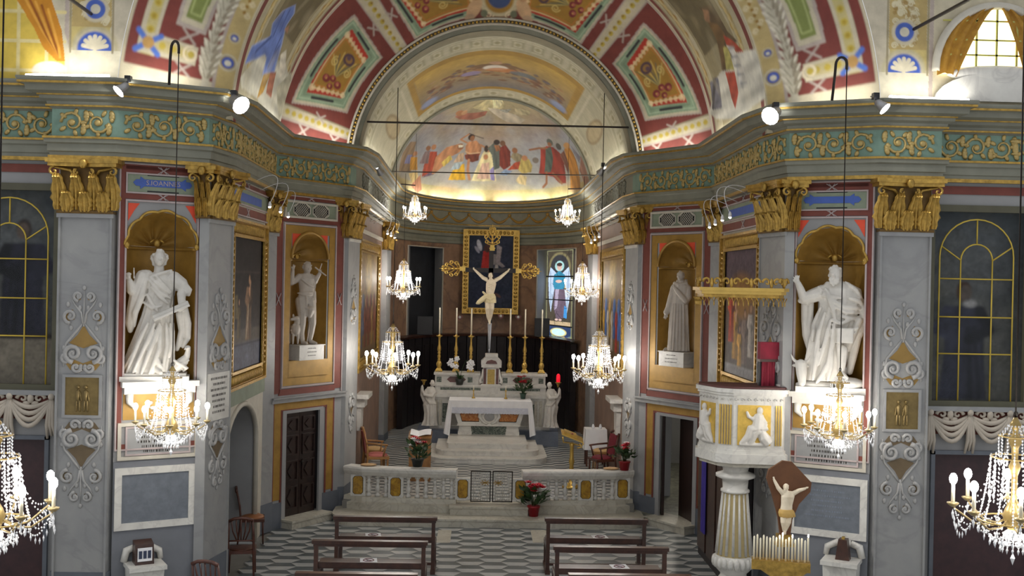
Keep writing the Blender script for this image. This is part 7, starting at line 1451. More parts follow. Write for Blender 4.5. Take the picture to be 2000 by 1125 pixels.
def sticker(x, y, z, rz, lab):
    e = empty('seat_sticker', lab, 'sticker', (x, y, z), rz, 'white stickers on the pews')
    mb = MB(); mb.box(-0.13, 0.13, -0.13, 0.13, 0, 0.003); mb.build('paper', M['white'], e)
    mb = MB(); mb.tube([(0.08*math.cos(t), 0.08*math.sin(t), 0.004) for t in np.linspace(0, 2*PI, 21)[:-1]], 0.009, 4, closed=True); mb.tube([(-0.055, 0.055, 0.004), (0.055, -0.055, 0.004)], 0.007, 4); mb.build('ban_ring', mat('sign_maroon', (112, 70, 74), 0.6), e)
    mb = MB(); mb.box(-0.03, 0.03, -0.02, 0.0, 0.003, 0.005); mb.box(-0.03, -0.015, -0.02, 0.045, 0.003, 0.005); mb.box(0.015, 0.03, -0.045, 0.0, 0.003, 0.005); mb.build('seat_mark', M['black'], e)
PEW_L = 1.64
for (a, b, y, lab, st_) in ((654, 851, 1009, 'dark wooden pew in front row, door side', (733, 1035)), (613, 832, 1056, 'dark wooden pew in second row, door side', (722, 1089)), (580, 812, 1119, 'dark wooden pew in nearest row, door side', None), (1068, 1261, 1013, 'dark wooden pew in front row, pulpit side', (1168, 1041)), (1085, 1301, 1068, 'dark wooden pew in second row, pulpit side', (1206, 1099)), (1115, 1345, 1122, 'dark wooden pew in nearest row, pulpit side', None)):
    p, q = PZ(a, y, 0.93), PZ(b, y, 0.93); Y = (p[1]+q[1])/2; w = q[0]-p[0]
    if pw is None: pw = make_pew(PEW_L); o = pw
    else: o = copy_tree(pw)
    o.location = (p[0], Y, 0); o.scale = (w/PEW_L, 1, 1); tag(o, lab, 'pew', 'dark wooden pews')
    if st_: s = PZ(*st_, 0.508); sticker(s[0], min(max(s[1], Y+0.26), Y+0.5), 0.506, 0.12, 'white keep-clear sticker on the '+lab.replace('dark wooden ', ''))
# ================================================================ chairs
def chair(label, loc, rz, mt, seat_mt, arms=False, back_mt=None, group=None, name='wooden_chair', sc=1.0):
    """faces -y; origin on the floor under the middle of the seat"""
    e = empty(name, label, 'chair', loc, rz, group); e.scale = (sc, sc, sc)
    for x in (-0.2, 0.2):
        mb = MB(); mb.tube([(x*1.05, -0.2, 0), (x, -0.19, 0.25), (x, -0.19, 0.44)], [0.016, 0.02, 0.024], 6); mb.build('leg', mt, e)
        mb = MB(); mb.tube([(x*1.05, 0.25, 0), (x, 0.2, 0.44), (x*0.98, 0.22, 0.7), (x*0.9, 0.28, 0.96)], [0.016, 0.022, 0.02, 0.018], 6); mb.build('leg', mt, e)
    mb = MB(); mb.prism([(-0.23, -0.22), (0.23, -0.22), (0.2, 0.2), (-0.2, 0.2)], 0.4, 0.45, 'z'); mb.build('seat_frame', mt, e)
    mb = MB(); mb.ell((0, -0.01, 0.455), (0.22, 0.21, 0.06 if seat_mt is not mt else 0.02), 16, 8); mb.build('seat', seat_mt, e)
    mb = MB(); mb.tube([(-0.19, 0.28, 0.95), (-0.1, 0.29, 0.99), (0, 0.295, 1.0), (0.1, 0.29, 0.99), (0.19, 0.28, 0.95)], 0.026, 6); mb.tube([(-0.19, 0.22, 0.62), (0.19, 0.22, 0.62)], 0.014, 6); mb.build('top_rail', mt, e)
    if back_mt: mb = MB(); mb.add([(x*s, y+d, z) for d in (-0.025, 0.025) for x, y, z, s in ((-0.16, 0.21, 0.52, 1), (0.16, 0.21, 0.52, 1), (0.17, 0.27, 0.93, 1), (-0.17, 0.27, 0.93, 1))], [(0, 1, 2, 3), (7, 6, 5, 4), (0, 4, 5, 1), (1, 5, 6, 2), (2, 6, 7, 3), (3, 7, 4, 0)]); mb.build('backrest', back_mt, e)
    else:
        for k in range(5): x = -0.13+0.065*k; mb = MB(); mb.tube([(x*0.5, 0.215, 0.62), (x*1.0, 0.24, 0.78), (x*1.15, 0.285, 0.97)], 0.012, 5); mb.build('back_slat', mt, e)
    if arms:
        for s in (-1, 1): mb = MB(); mb.tube([(s*0.2, 0.23, 0.72), (s*0.25, 0.0, 0.7), (s*0.25, -0.18, 0.68)], 0.02, 6); mb.tube([(s*0.25, -0.15, 0.68), (s*0.22, -0.1, 0.46)], 0.016, 6); mb.build('armrest', mt, e)
    return e
chw = mat('mahogany', (92, 50, 34), 0.4, c2=(66, 36, 28), sc=8, coat=0.15)
p = PZ(497, 1058, 0); chair('dark chair with tan seat standing against the arched recess', (p[0]-0.05, p[1], 0), PI/2+0.2, chw, mat('tan_seat', (150, 96, 56), 0.5), group='wooden chairs by the recess')
p = PZ(462, 1128, 0); chair('dark slat-back chair in the middle by the narrow pillar', (p[0]+0.05, p[1]+0.1, 0), PI+0.15, chw, chw, group='wooden chairs by the recess')
p = PZ(415, 1092, 0.98); chair('dark slat-back chair nearest the camera, only its back showing', (p[0], p[1]+0.1, 0), PI-0.2, chw, chw, group='wooden chairs by the recess')
gw = mat('honey_wood', (170, 124, 74), 0.45, c2=(140, 98, 54), sc=8); dr = mat('deep_red_velvet', (110, 26, 40), 0.8, var=0.15)
p = PY(735, 900, 24.4); chair('honey-wood armchair with rose upholstery by the presbytery wall', (p[0], 24.4, ZS), PI/2+0.25, gw, M['pink'], True, M['pink'], name='armchair', sc=1.15)
p = PY(738, 880, 25.6); chair('honey-wood chair with cane back behind the rose armchair', (p[0]-0.1, 25.6, ZS), PI/2, gw, mat('cane', (200, 164, 112), 0.7), False, mat('cane', (200, 164, 112), 0.7), name='cane_chair', sc=1.05)
p = PY(1176, 890, 24.6); chair('dark armchair with crimson seat beside the white-clothed table', (p[0], 24.6, ZS), -PI/2+0.3, chw, dr, True, dr, name='armchair', sc=1.12)
p = PY(1168, 870, 25.9); chair('cane-backed wooden chair behind the crimson armchair', (p[0]+0.12, 25.9, ZS), -PI/2, gw, MATS['cane'], False, MATS['cane'], name='cane_chair', sc=1.05)
for px_, l in ((716, 'tan round cushion lying on the rail by the rose armchair'), (1193, 'tan round cushion lying on the rail by the potted flowers')):
    p = PZ(px_, 913, 1.05); mb = MB(); mb.ell((0, 0, 0.025), (0.17, 0.11, 0.025), 16, 8); mb.build('cushion', mat('tan_leather', (196, 158, 112), 0.7), None, label=l, cat='cushion', loc=(p[0], 22.1, 1.02))
# ---- service table with cloth, cruets
p = PY(1163, 830, 26.6); tx = p[0]
e = empty('credence_table', 'small wooden side table under a white cloth, right of the altar', 'table', (tx, 26.6, ZS))
for x in (-0.22, 0.22):
    for y in (-0.2, 0.2): mb = MB(); mb.box(x-0.02, x+0.02, y-0.02, y+0.02, 0, 0.9); mb.build('leg', chw, e)
mb = MB(); mb.box(-0.25, 0.25, -0.23, 0.23, 0.88, 0.91); mb.build('table_top', chw, e)
mb = MB(); mb.box(-0.26, 0.26, -0.24, 0.24, 0.912, 0.918); mb.grid(lambda u, v: (lerp(-0.26-0.03*v, 0.26+0.03*v, u), -0.245-0.02*v-0.012*math.sin(u*14)*v, 0.915-0.5*v), 28, 8); mb.grid(lambda u, v: (-0.265-0.03*v-0.01*math.sin(u*12)*v, lerp(-0.24, 0.24, u), 0.915-0.5*v), 20, 8); mb.build('table_cloth', M['white'], None, label='white cloth hanging over the small side table', cat='cloth', loc=(tx, 26.6, ZS))
for dx, l in ((-0.06, 'small glass cruet on the white-clothed side table, nearer the altar'), (0.12, 'small glass cruet on the white-clothed side table, nearer the wall')):
    mb = MB(); mb.lathe([(0.03, 0), (0.04, 0.03), (0.035, 0.07), (0.02, 0.09), (0.025, 0.11)], (0, 0, 0), 10); mb.build('cruet', M['crystal'], None, label=l, cat='cruet', loc=(tx+dx, 26.55, ZS+0.92))
# ---- brass lectern with open book
p = PY(1116, 915, 23.6); e = empty('brass_lectern', 'polished brass lectern on baluster column behind the rail', 'lectern', (p[0], 23.6, ZS))
mb = MB(); mb.lathe([(0.2, 0), (0.2, 0.04), (0.12, 0.08), (0.05, 0.12), (0.05, 0.2), (0.07, 0.26), (0.05, 0.34), (0.045, 0.5), (0.065, 0.58), (0.045, 0.66), (0.04, 0.9), (0.06, 0.95), (0.03, 1.0)], (0, 0, 0), 14); mb.build('column', M['gold2'], e)
mb = MB(); mb.add([(x, y, z+d) for d in (0, 0.03) for x, y, z in ((-0.24, -0.16, 1.18), (0.24, -0.16, 1.0), (0.24, 0.18, 1.06), (-0.24, 0.18, 1.24))], [(3, 2, 1, 0), (4, 5, 6, 7), (0, 1, 5, 4), (1, 2, 6, 5), (2, 3, 7, 6), (3, 0, 4, 7)]); mb.tube([(-0.22, -0.16, 1.14), (-0.2, -0.14, 1.02), (0, 0, 0.98), (0.2, -0.14, 0.94), (0.24, -0.16, 1.0)], 0.016, 6); mb.tube([(0.15, -0.17, 1.0), (0.2, -0.2, 0.92), (0.1, -0.18, 0.9)], 0.014, 6); mb.build('book_desk', M['gold2'], e)
mb = MB(); mb.add([(x, y, z+d) for d in (0, 0.05) for x, y, z in ((-0.17, -0.1, 1.195), (0.1, -0.1, 1.094), (0.1, 0.12, 1.134), (-0.17, 0.12, 1.235))], [(3, 2, 1, 0), (4, 5, 6, 7), (0, 1, 5, 4), (1, 2, 6, 5), (2, 3, 7, 6), (3, 0, 4, 7)]); o = mb.build('missal', M['gold'], None, label='thick book lying open on the brass lectern', cat='book', loc=(p[0], 23.6, ZS))
mb = MB(); mb.box(-0.02, 0.02, -0.11, 0.1, 1.19, 1.2); mb.build('ribbon', M['redvelvet'], o)
# ---- wooden reading desk
p = PY(820, 905, 24.2); e = empty('reading_desk', 'plain oak reading desk behind the rail, pot of flowers before it', 'lectern', (p[0], 24.2, ZS))
mb = MB(); mb.box(-0.24, 0.24, -0.14, 0.16, 0, 0.98); mb.build('cabinet', M['wood2'], e); mb = MB(); mb.box(-0.2, 0.2, -0.155, -0.14, 0.1, 0.85); mb.build('front_panel', M['wood2'], e)
mb = MB(); mb.prism([(-0.2, 0.96), (0.22, 1.06), (0.22, 1.09), (-0.2, 0.99)], -0.26, 0.26, 'x'); mb.build('sloping_top', M['wood2'], e)
mb = MB(); mb.grid(lambda u, v: (lerp(-0.22, 0.24, u), lerp(-0.15, 0.2, v), 1.005+0.08*v+0.05*abs(math.sin((u-0.38)*PI))), 16, 4); mb.build('open_book', M['white'], None, label='open white book lying on the oak reading desk', cat='book', loc=(p[0], 24.2, ZS+0.0))
# ================================================================ flowers
def bouquet(name, label, loc, pot, potcol, R, H, reds, whites=0, redm=None, lsc=1.0):
    e = empty(name, label, 'plant', loc); r0, h0 = pot
    mb = MB(); mb.lathe([(r0*0.72, 0), (r0*0.95, h0*0.85), (r0*1.05, h0*0.86), (r0*1.05, h0), (r0*0.9, h0)], (0, 0, 0), 16); mb.build('pot', potcol, e)
    lm = MB(); lm.grid(lambda u, v: ((u-0.5)*0.11*lsc*math.sin(PI*min(1, v*0.95+0.05)), -0.035*math.sin(PI*v)*lsc, v*0.2*lsc), 4, 6); ld = None
    for k in range(46):
        a = random.uniform(0, 2*PI); z = random.uniform(0, 1); rr = R*(0.25+0.7*random.random())*(1-0.35*abs(z-0.35))
        if ld is None: o = lm.build('leaf', M['grass'], e); ld = o.data
        else: o = link('leaf', ld, e)
        o.location = (rr*0.7*math.cos(a), rr*0.7*math.sin(a), h0+H*(0.05+0.65*z)); o.rotation_euler = (random.uniform(0.5, 1.5), random.uniform(-0.4, 0.4), a+PI/2)
    pm = None
    for k in range(reds+whites):
        wh = k >= reds; a = random.uniform(-PI, 0.3) if k % 3 else random.uniform(0, PI); rr = R*random.uniform(0.1, 0.62); c = np.array((rr*math.cos(a), rr*math.sin(a), h0+H*random.uniform(0.6, 1.0)))
        mb = MB()
        for q in range(7):
            t = q*2*PI/7; s = 0.085*lsc; d = np.array((math.cos(t), math.sin(t), 0.3)); n_ = np.array((-math.sin(t), math.cos(t), 0)); mb.add([c, c+d*s*0.6+n_*s*0.33, c+d*s*1.15+np.array((0, 0, 0.01)), c+d*s*0.6-n_*s*0.33], [(0, 1, 2, 3)])
        for q in range(6):
            t = q*2*PI/6+0.3; s = 0.06*lsc; d = np.array((math.cos(t), math.sin(t), 0.8)); n_ = np.array((-math.sin(t), math.cos(t), 0)); mb.add([c, c+d*s*0.6+n_*s*0.33, c+d*s*1.1, c+d*s*0.6-n_*s*0.33], [(0, 1, 2, 3)])
        mb.build('flower', M['white'] if wh else (redm or M['redflower']), e)
    for k in range(6): a = k*1.1; mb = MB(); mb.tube([(0.02*math.cos(a), 0.02*math.sin(a), h0*0.9), (R*0.3*math.cos(a), R*0.3*math.sin(a), h0+H*0.6)], 0.008, 5); mb.build('stem', M['grass'], e)
    return e
redpot = mat('red_pot', (150, 24, 34), 0.4, var=0.1); dpot = mat('dark_pot', (40, 44, 42), 0.4)
p = PZ(1042, 1008, 0.165); bouquet('potted_anthurium', 'potted red and pink anthurium in a red pot on the step', (p[0], p[1], 0.165), (0.125, 0.21), redpot, 0.34, 0.46, 12, 1, mat('pinkred_flower', (214, 44, 66), 0.4, c2=(190, 30, 50), sc=20))
p = PZ(1222, 918, 1.02); bouquet('potted_anthurium', 'potted red flowers in red pot on the rail beside the arch pillar', (p[0]-0.03, 22.05, 1.02), (0.12, 0.19), redpot, 0.24, 0.38, 9, 2, MATS['pinkred_flower'], 0.85)
p = PZ(815, 912, 1.02); bouquet('potted_poinsettia', 'poinsettia in a dark pot on the rail before the reading desk', (p[0], 22.1, 1.02), (0.13, 0.16), dpot, 0.3, 0.42, 7, 5, None, 0.9)
p = PY(1022, 772, 29.3); bouquet('red_bouquet', 'red roses and leaves in a glass vase on the altar table', (p[0], YT+0.55, zt+0.928), (0.09, 0.15), mat('green_vase', (60, 84, 72), 0.15), 0.3, 0.46, 9, 0, M['redflower'], 0.85)
e = empty('potted_orchid', 'white orchid in a dark pot on the altar ledge', 'plant', (PY(897, 752, 29.6)[0], YH+0.02, HZ(455)))
mb = MB(); mb.lathe([(0.09, 0), (0.12, 0.16), (0.11, 0.17)], (0, 0, 0), 14); mb.build('pot', dpot, e)
for k in range(9):
    a = k*0.7; mb = MB(); mb.grid(lambda u, v: ((u-0.5)*0.07*math.sin(PI*(0.1+0.85*v))*math.sin(a)*-1+0.22*v*math.cos(a)*(1 if k % 2 else 0.7), 0.2*v*math.sin(a)*0.8, 0.14+0.26*v-0.12*v*v*(k % 3)), 4, 8); mb.build('leaf', M['grass'], e)
for s, P in ((-1, [(0, 0, 0.15), (-0.06, -0.03, 0.45), (-0.12, -0.06, 0.66), (-0.2, -0.1, 0.7)]), (1, [(0, 0, 0.15), (0.08, -0.03, 0.48), (0.16, -0.06, 0.68), (0.26, -0.1, 0.66)])):
    mb = MB(); mb.tube(P, 0.007, 5); mb.build('stem', M['grass'], e)
    for k in range(7):
        c = np.array(P[-1])+np.array((random.uniform(-0.1, 0.14)*1.0, random.uniform(-0.06, 0), random.uniform(-0.2, 0.06))); mb = MB()
        for q in range(5): t = q*2*PI/5+k; mb.ell(c+np.array((0.04*math.cos(t), -0.01, 0.04*math.sin(t))), (0.038, 0.01, 0.03), 7, 4, Matrix.Rotation(-t, 3, 'Y'))
        mb.build('flower', M['white'], e)
for px_, l in ((925, 'low brass candlestick on altar table, orchid side'), (988, 'low brass candlestick on altar table, rose side')):
    p = PY(px_, 765, YT+0.45); e = empty('table_candlestick', l, 'candlestick', (p[0], YT+0.45, zt+0.928)); mb = MB(); mb.lathe([(0.05, 0), (0.045, 0.02), (0.015, 0.05), (0.02, 0.1), (0.012, 0.15), (0.015, 0.2), (0.035, 0.22), (0.012, 0.23)], (0, 0, 0), 12); mb.build('stem', M['gold2'], e)
    mb = MB(); mb.lathe([(0.012, 0.22), (0.011, 0.34)], (0, 0, 0), 8); mb.build('candle', M['candle'], e)
# ================================================================ pulpit
YP = 16.05; kp = YP/2100; PX0 = PY(1447, 840, YP+0.45)[0]; zb, zt2 = 2.12, 3.3
pu = empty('pulpit', 'white and gold marble pulpit with relief panels on a fluted column', 'pulpit', (PX0, YP+0.45, 0), -0.08)
OCT = [(-0.62, 0.3), (-0.65, 0.1), (-0.42, -0.38), (-0.2, -0.5), (0.56, -0.5), (0.6, -0.42), (0.6, 0.3)]
def octs(k, z0, z1, mt, nm, par=None): mb = MB(); mb.prism([(x*k, y*k) for x, y in OCT], z0, z1, 'z'); return mb.build(nm, mt, par or pu)
octs(0.97, zb+0.12, zt2-0.1, M['wmarble'], 'body'); octs(1.06, zt2-0.06, zt2, M['wmarble'], 'rim'); octs(1.02, zt2-0.1, zt2-0.06, M['wmarble'], 'rim_moulding'); octs(1.0, zb+0.2, zb+0.26, M['wmarble'], 'lower_moulding'); octs(1.05, zb+0.06, zb+0.2, M['wmarble'], 'foot_moulding'); octs(0.95, zb, zb+0.06, M['ymarble'], 'underside')
octs(1.0, zt2, zt2+0.03, mat('maroon_cushion', (88, 50, 48), 0.6), 'cushioned_ledge')
faces = []
for a, b in zip(OCT, OCT[1:]): faces.append(Fr(a, b, -1))
class LF:      # a face of the pulpit in the pulpit's own coordinates
    def __init__(s, f, k): s.f = f; s.k = k
    def __call__(s, a, n, z): q = s.f(a, n, z); return (q[0], q[1], q[2])
def relief(fr, s0, s1, mirror, nm='relief_panel'):
    mb = MB(LF(fr, 1)); mb.box(s0, s1, -0.02, 0.0, zb+0.34, zt2-0.24); pn = mb.build(nm, mat('gold_ground', (214, 178, 84), 0.4, metal=0.4, var=0.15, sc=12), pu)
    g = MB(LF(fr, 1)); w = s1-s0; X = lambda t: s0+w*(1-t if mirror else t); Zq = lambda t: lerp(zb+0.34, zt2-0.24, t)
    def ch(P, R): g.tube([(X(a), 0.012, Zq(b)) for a, b in P], R, 8)
    g.ell((X(0.66), 0.02, Zq(0.87)), (0.05, 0.04, 0.06)); ch([(0.64, 0.78), (0.62, 0.6), (0.6, 0.42)], [0.07, 0.085, 0.09]); ch([(0.6, 0.75), (0.45, 0.66), (0.32, 0.72), (0.26, 0.85)], [0.04, 0.035, 0.03, 0.02]); ch([(0.68, 0.74), (0.8, 0.6), (0.86, 0.5)], [0.04, 0.035, 0.03])
    ch([(0.6, 0.42), (0.4, 0.4), (0.32, 0.22), (0.12, 0.06)], [0.085, 0.075, 0.06, 0.035]); ch([(0.62, 0.4), (0.48, 0.3), (0.44, 0.12), (0.36, 0.05)], [0.08, 0.07, 0.05, 0.035]); ch([(0.85, 0.62), (0.6, 0.32), (0.45, 0.1)], [0.03, 0.04, 0.03]); ch([(0.95, 0.05), (0.8, 0.2), (0.72, 0.4), (0.9, 0.46)], [0.08, 0.09, 0.06, 0.05]); ch([(0.05, 0.03), (0.5, 0.02), (0.95, 0.03)], [0.03, 0.03, 0.03])
    sculpt(g, 'relief_figure', M['statue'], pu, 0.011, 1)
relief(faces[3], 0.07, 0.56, False); relief(faces[1], 0.08, 0.46, True)
def flutes(fr, s0, s1, n):
    for k in range(n): x = lerp(s0, s1, (k+0.5)/n); mb = MB(LF(fr, 1)); mb.box(x-(s1-s0)/n*0.3, x+(s1-s0)/n*0.3, -0.01, 0.004, zb+0.34, zt2-0.24); mb.build('gilt_flute', M['gold2'], pu)
flutes(faces[2], 0.02, 0.23, 5); flutes(faces[3], 0.62, 0.73, 3)
for f_ in (faces[1], faces[2], faces[3]):
    mb = MB(LF(f_, 1)); n = max(2, int(f_.L/0.085))
    for k in range(n): x = f_.L*(k+0.5)/n; mb.tube([(x+0.03*(1-t/8)*math.cos(0.7*t), 0.0, zt2-0.165+0.03*(1-t/8)*math.sin(0.7*t)) for t in range(8)], 0.008, 4)
    mb.build('wave_scroll', M['wmarble'], pu, kind='stuff')
mb = MB(); cx, cy = PY(1437, 950, YP+0.35)[0]-PX0, -0.1
mb.lathe([(0.28, zb), (0.2, zb-0.06), (0.19, zb-0.12), (0.3, zb-0.16), (0.3, zb-0.2), (0.2, zb-0.24), (0.19, zb-0.38), (0.22, zb-0.4), (0.22, zb-0.43), (0.2, zb-0.44)][::-1], (cx, cy, 0), 24); mb.build('column_capital', M['wmarble'], pu)
mb = MB(); N = 16
mb.grid(lambda u, v: ((lerp(0.265, 0.185, v)*(1-0.05*(0.5+0.5*math.cos(u*N*2*PI))))*math.cos(2*PI*u)+cx, (lerp(0.265, 0.185, v)*(1-0.05*(0.5+0.5*math.cos(u*N*2*PI))))*math.sin(2*PI*u)+cy, lerp(0.72, zb-0.43, v)), 128, 1, cu=True); mb.build('fluted_shaft', mat('gilt_grey_flute', (178, 160, 112), 0.5, metal=0.15), pu)
for k in range(N):
    a = 2*PI*(k+0.5)/N; mb = MB(); mb.tube([(cx+0.265*math.cos(a), cy+0.265*math.sin(a), 0.74), (cx+0.187*math.cos(a), cy+0.187*math.sin(a), zb-0.45)], [0.024, 0.016], 5); mb.build('white_fillet', M['wmarble'], pu)
mb = MB(); mb.lathe([(0.42, 0), (0.42, 0.1), (0.36, 0.16), (0.34, 0.26), (0.25, 0.34), (0.2, 0.4), (0.2, 0.44), (0.26, 0.5), (0.3, 0.58), (0.3, 0.66), (0.28, 0.72)], (cx, cy, 0), 24); mb.build('column_base', M['wmarble'], pu)
mb = MB()
for k in range(20): a = 2*PI*k/20; mb.ell((cx+0.29*math.cos(a), cy+0.29*math.sin(a), 0.62), (0.05, 0.05, 0.09), 6, 5)
mb.build('gadroon', M['wmarble'], pu, kind='stuff')
# backboard with crimson hanging
p = PY(1501, 720, 16.3); hg = empty('pulpit_hanging', 'crimson velvet hanging on a narrow board at the back of the pulpit', 'hanging', (p[0], 16.3, 0), 0.12)
z1 = PY(1501, 668, 16.3)[2]; z0 = zt2+0.03
mb = MB(); mb.box(-0.15, 0.18, 0.0, 0.05, z0, z1-0.02); mb.build('board', M['vdark'], hg)
mb = MB(); mb.grid(lambda u, v: (lerp(-0.12, 0.1, u), -0.02-0.015*math.sin(u*16), lerp(z0, z1-0.25, v)), 24, 3); mb.build('velvet_drop', M['redvelvet'], hg); mb = MB(); mb.box(-0.16, 0.16, -0.06, 0.06, z1-0.28, z1); mb.build('velvet_cap', M['redvelvet'], hg); mb = MB(); mb.box(-0.165, 0.165, -0.065, 0.06, z1-0.3, z1-0.26); mb.build('braid', M['wood'], hg)
# canopy
zc_ = 4.72; a, b = PY(1368, 577, 16.2), PY(1530, 573, 16.0); cn = empty('pulpit_canopy', 'gilt sounding board with scroll cresting hanging above the pulpit', 'canopy', (0, 0, 0))
x0, x1 = a[0], b[0]; PL = [(x0, 16.1), (x1-0.1, 15.75), (x1, 15.85), (x1, 16.6), (x0+0.15, 16.9), (x0, 16.6)]
def pl(k, za, zb_, mt, nm): c = np.mean(np.array(PL), 0); mb = MB(); mb.prism([tuple(c+(np.array(q)-c)*k) for q in PL], za, zb_, 'z'); mb.build(nm, mt, cn)
pl(0.95, zc_-0.05, zc_, M['gold'], 'soffit'); pl(1.0, zc_, zc_+0.05, M['gold2'], 'moulding'); pl(1.06, zc_+0.05, zc_+0.1, M['gold2'], 'cornice')
mb = MB(); E = [PL[5], PL[0], PL[1], PL[2]]
for q, r in zip(E, E[1:]):
    L_ = math.dist(q, r); n = max(2, int(L_/0.07))
    for k in range(n): t = (k+0.5)/n; x, y = lerp(q[0], r[0], t), lerp(q[1], r[1], t); mb.tube([(x-0.03, y, zc_-0.05), (x, y, zc_-0.12), (x+0.03, y, zc_-0.05)], 0.01, 4); mb.ell((x, y, zc_-0.14), (0.012, 0.012, 0.04), 5, 4)
mb.build('fringe', M['gold'], cn, kind='stuff')
mb = MB()
for q, r in zip(E, E[1:]):
    L_ = math.dist(q, r); n = max(1, int(L_/0.26))
    for k in range(n):
        t = (k+0.5)/n; x, y = lerp(q[0], r[0], t), lerp(q[1], r[1], t); d = np.array((r[0]-q[0], r[1]-q[1]))/L_
        for s in (-1, 1): mb.tube([(x+d[0]*s*(0.07+0.065*(1-u/9)*math.cos(0.7*u)), y+d[1]*s*(0.07+0.065*(1-u/9)*math.cos(0.7*u)), zc_+0.18+0.075*(1-u/9)*math.sin(0.7*u)) for u in range(10)], [0.022-0.001*u for u in range(10)], 6)
        mb.ell((x, y, zc_+0.17), (0.03, 0.03, 0.08), 6, 5)
mb.build('scroll_cresting', M['gold'], cn, kind='stuff')
mb = MB(); mb.box(x1-0.12, x1+0.45, 16.3, 16.5, zc_-0.06, zc_+0.02); mb.build('wall_arm', M['wood'], cn)
# dark confessional under and behind the pulpit
cf = empty('confessional', 'dark wooden confessional with purple curtain behind the pulpit column', 'confessional', (0, 0, 0))
mb = MB(); mb.box(3.78, 4.28, 17.02, 19.4, 0, 1.95); mb.build('box', M['vdark'], cf); mb = MB(); mb.box(3.72, 4.28, 17.15, 19.45, 1.95, 2.05); mb.build('cornice', M['vdark'], cf)
for y0 in (17.25, 18.0, 18.75): mb = MB(); mb.box(3.755, 3.78, y0, y0+0.62, 0.15, 1.85); mb.build('door_panel', M['wood'], cf)
mb = MB(); mb.grid(lambda u, v: (3.73+0.02*math.sin(u*22), lerp(18.62, 18.98, u), lerp(0.5, 1.88, v)), 20, 2); mb.build('purple_curtain', mat('violet_cloth', (72, 58, 150), 0.8, var=0.1), cf)
# ================================================================ standing crucifix and candle rack
YX = 15.0; sc = YX/2100; xc = PY(1535, 1000, YX); cz = lambda py: PY(1535, py, YX)[2]; cxx = lambda px_: PY(px_, 1000, YX)[0]
e = empty('standing_crucifix', 'carved Christ on a brown shield-shaped board on a gilt foot', 'crucifix', (0, 0, 0))
mb = MB(); P = [(1527, 900), (1545, 902), (1584, 942), (1582, 960), (1560, 985), (1548, 1015), (1545, 1045), (1525, 1047), (1520, 1010), (1507, 965), (1496, 935), (1500, 918)]; mb.prism([(cxx(x), cz(y)) for x, y in P][::-1], YX, YX+0.05); mb.build('shield_board', mat('tan_board', (112, 72, 42), 0.6, c2=(96, 60, 34), sc=6), e)
mb = MB(); mb.box(cxx(1520), cxx(1546), YX-0.06, YX+0.1, cz(1062), cz(1044)); mb.box(cxx(1516), cxx(1550), YX-0.08, YX+0.1, cz(1066), cz(1060)); mb.build('gilt_foot', M['gold'], e)
mb = MB(); mb.box(cxx(1529), cxx(1538), YX-0.02, YX+0.04, 0.05, cz(1062)); mb.box(cxx(1518), cxx(1549), YX-0.15, YX+0.15, 0, 0.05); mb.build('post', M['wood'], e)
g = Sk(0, 0, 1.0); g.ax, g.ay = 1535, 0; g.k = sc; g.L = lambda x, y, q=0.0: np.array((cxx(x), YX-0.05+q, cz(y)))
g.body([(958, 1536, 9), (968, 1536, 13), (985, 1534, 11), (997, 1533, 12), (1005, 1533, 11)], 3, 0.02, 0.7, n=24, q0=YX-0.05)
g.head(1532, 951, 0.0, 15, -0.2, beard=True, curls=0.14); g.chain([(1526, 962, 0), (1517, 952, 0), (1510, 938, 0.02)], [5, 4.2, 2.8]); g.hand(1510, 938, 0.02, -0.3, -1, 7); g.chain([(1547, 962, 0), (1558, 956, 0), (1570, 953, 0.02)], [5, 4.2, 2.8]); g.hand(1570, 953, 0.02, 1, -0.4, 7)
g.chain([(1528, 1003, 0), (1527, 1018, -0.03), (1530, 1035, 0)], [6.4, 5.4, 3]); g.chain([(1539, 1003, 0), (1537, 1018, -0.03), (1532, 1036, 0)], [6.4, 5.4, 3]); g.chain([(1531, 1035, -0.01), (1531, 1040, -0.03)], [3.2, 2.5]); g.make('christ_figure', flesh, e, 0.008)
g2 = Sk(0, 0, sc); g2.L = g.L; g2.body([(993, 1533, 13), (1000, 1533, 15), (1008, 1534, 14)], 9, 0.1, 0.8, n=30, q0=YX-0.05); g2.chain([(1545, 998, -0.02), (1549, 1006, -0.02)], [4, 2.5]); g2.make('loincloth', mat('gilt_cloth', (196, 160, 90), 0.5), e, 0.008)
YR = 14.4; r0, r1 = PY(1470, 1085, YR), PY(1580, 1107, YR); zr = (r0[2]+r1[2])/2; e = empty('candle_rack', 'gilt votive candle rack before the standing crucifix', 'candle rack', ((r0[0]+r1[0])/2, YR, zr), -0.25)
W_ = (r1[0]-r0[0])/2
mb = MB(); mb.box(-W_, W_, -0.06, 0.14, -0.12, 0.0); mb.prism([(-W_*0.7, -0.12), (W_*0.9, -0.12), (W_*0.5, -0.24), (-W_*0.2, -0.24)], -0.05, 0.1); mb.build('trough', M['gold'], e)
mb = MB(); mb.tube([(0.0, 0.03, -0.2), (0.0, 0.03, -zr)], 0.03, 6); mb.lathe([(0.2, -zr), (0.2, -zr+0.04), (0.05, -zr+0.07)], (0, 0.03, 0), 14); mb.build('post', M['wood'], e)
lit = {8: 1, 9: 1, 12: 1, 17: 1}
cmesh = None
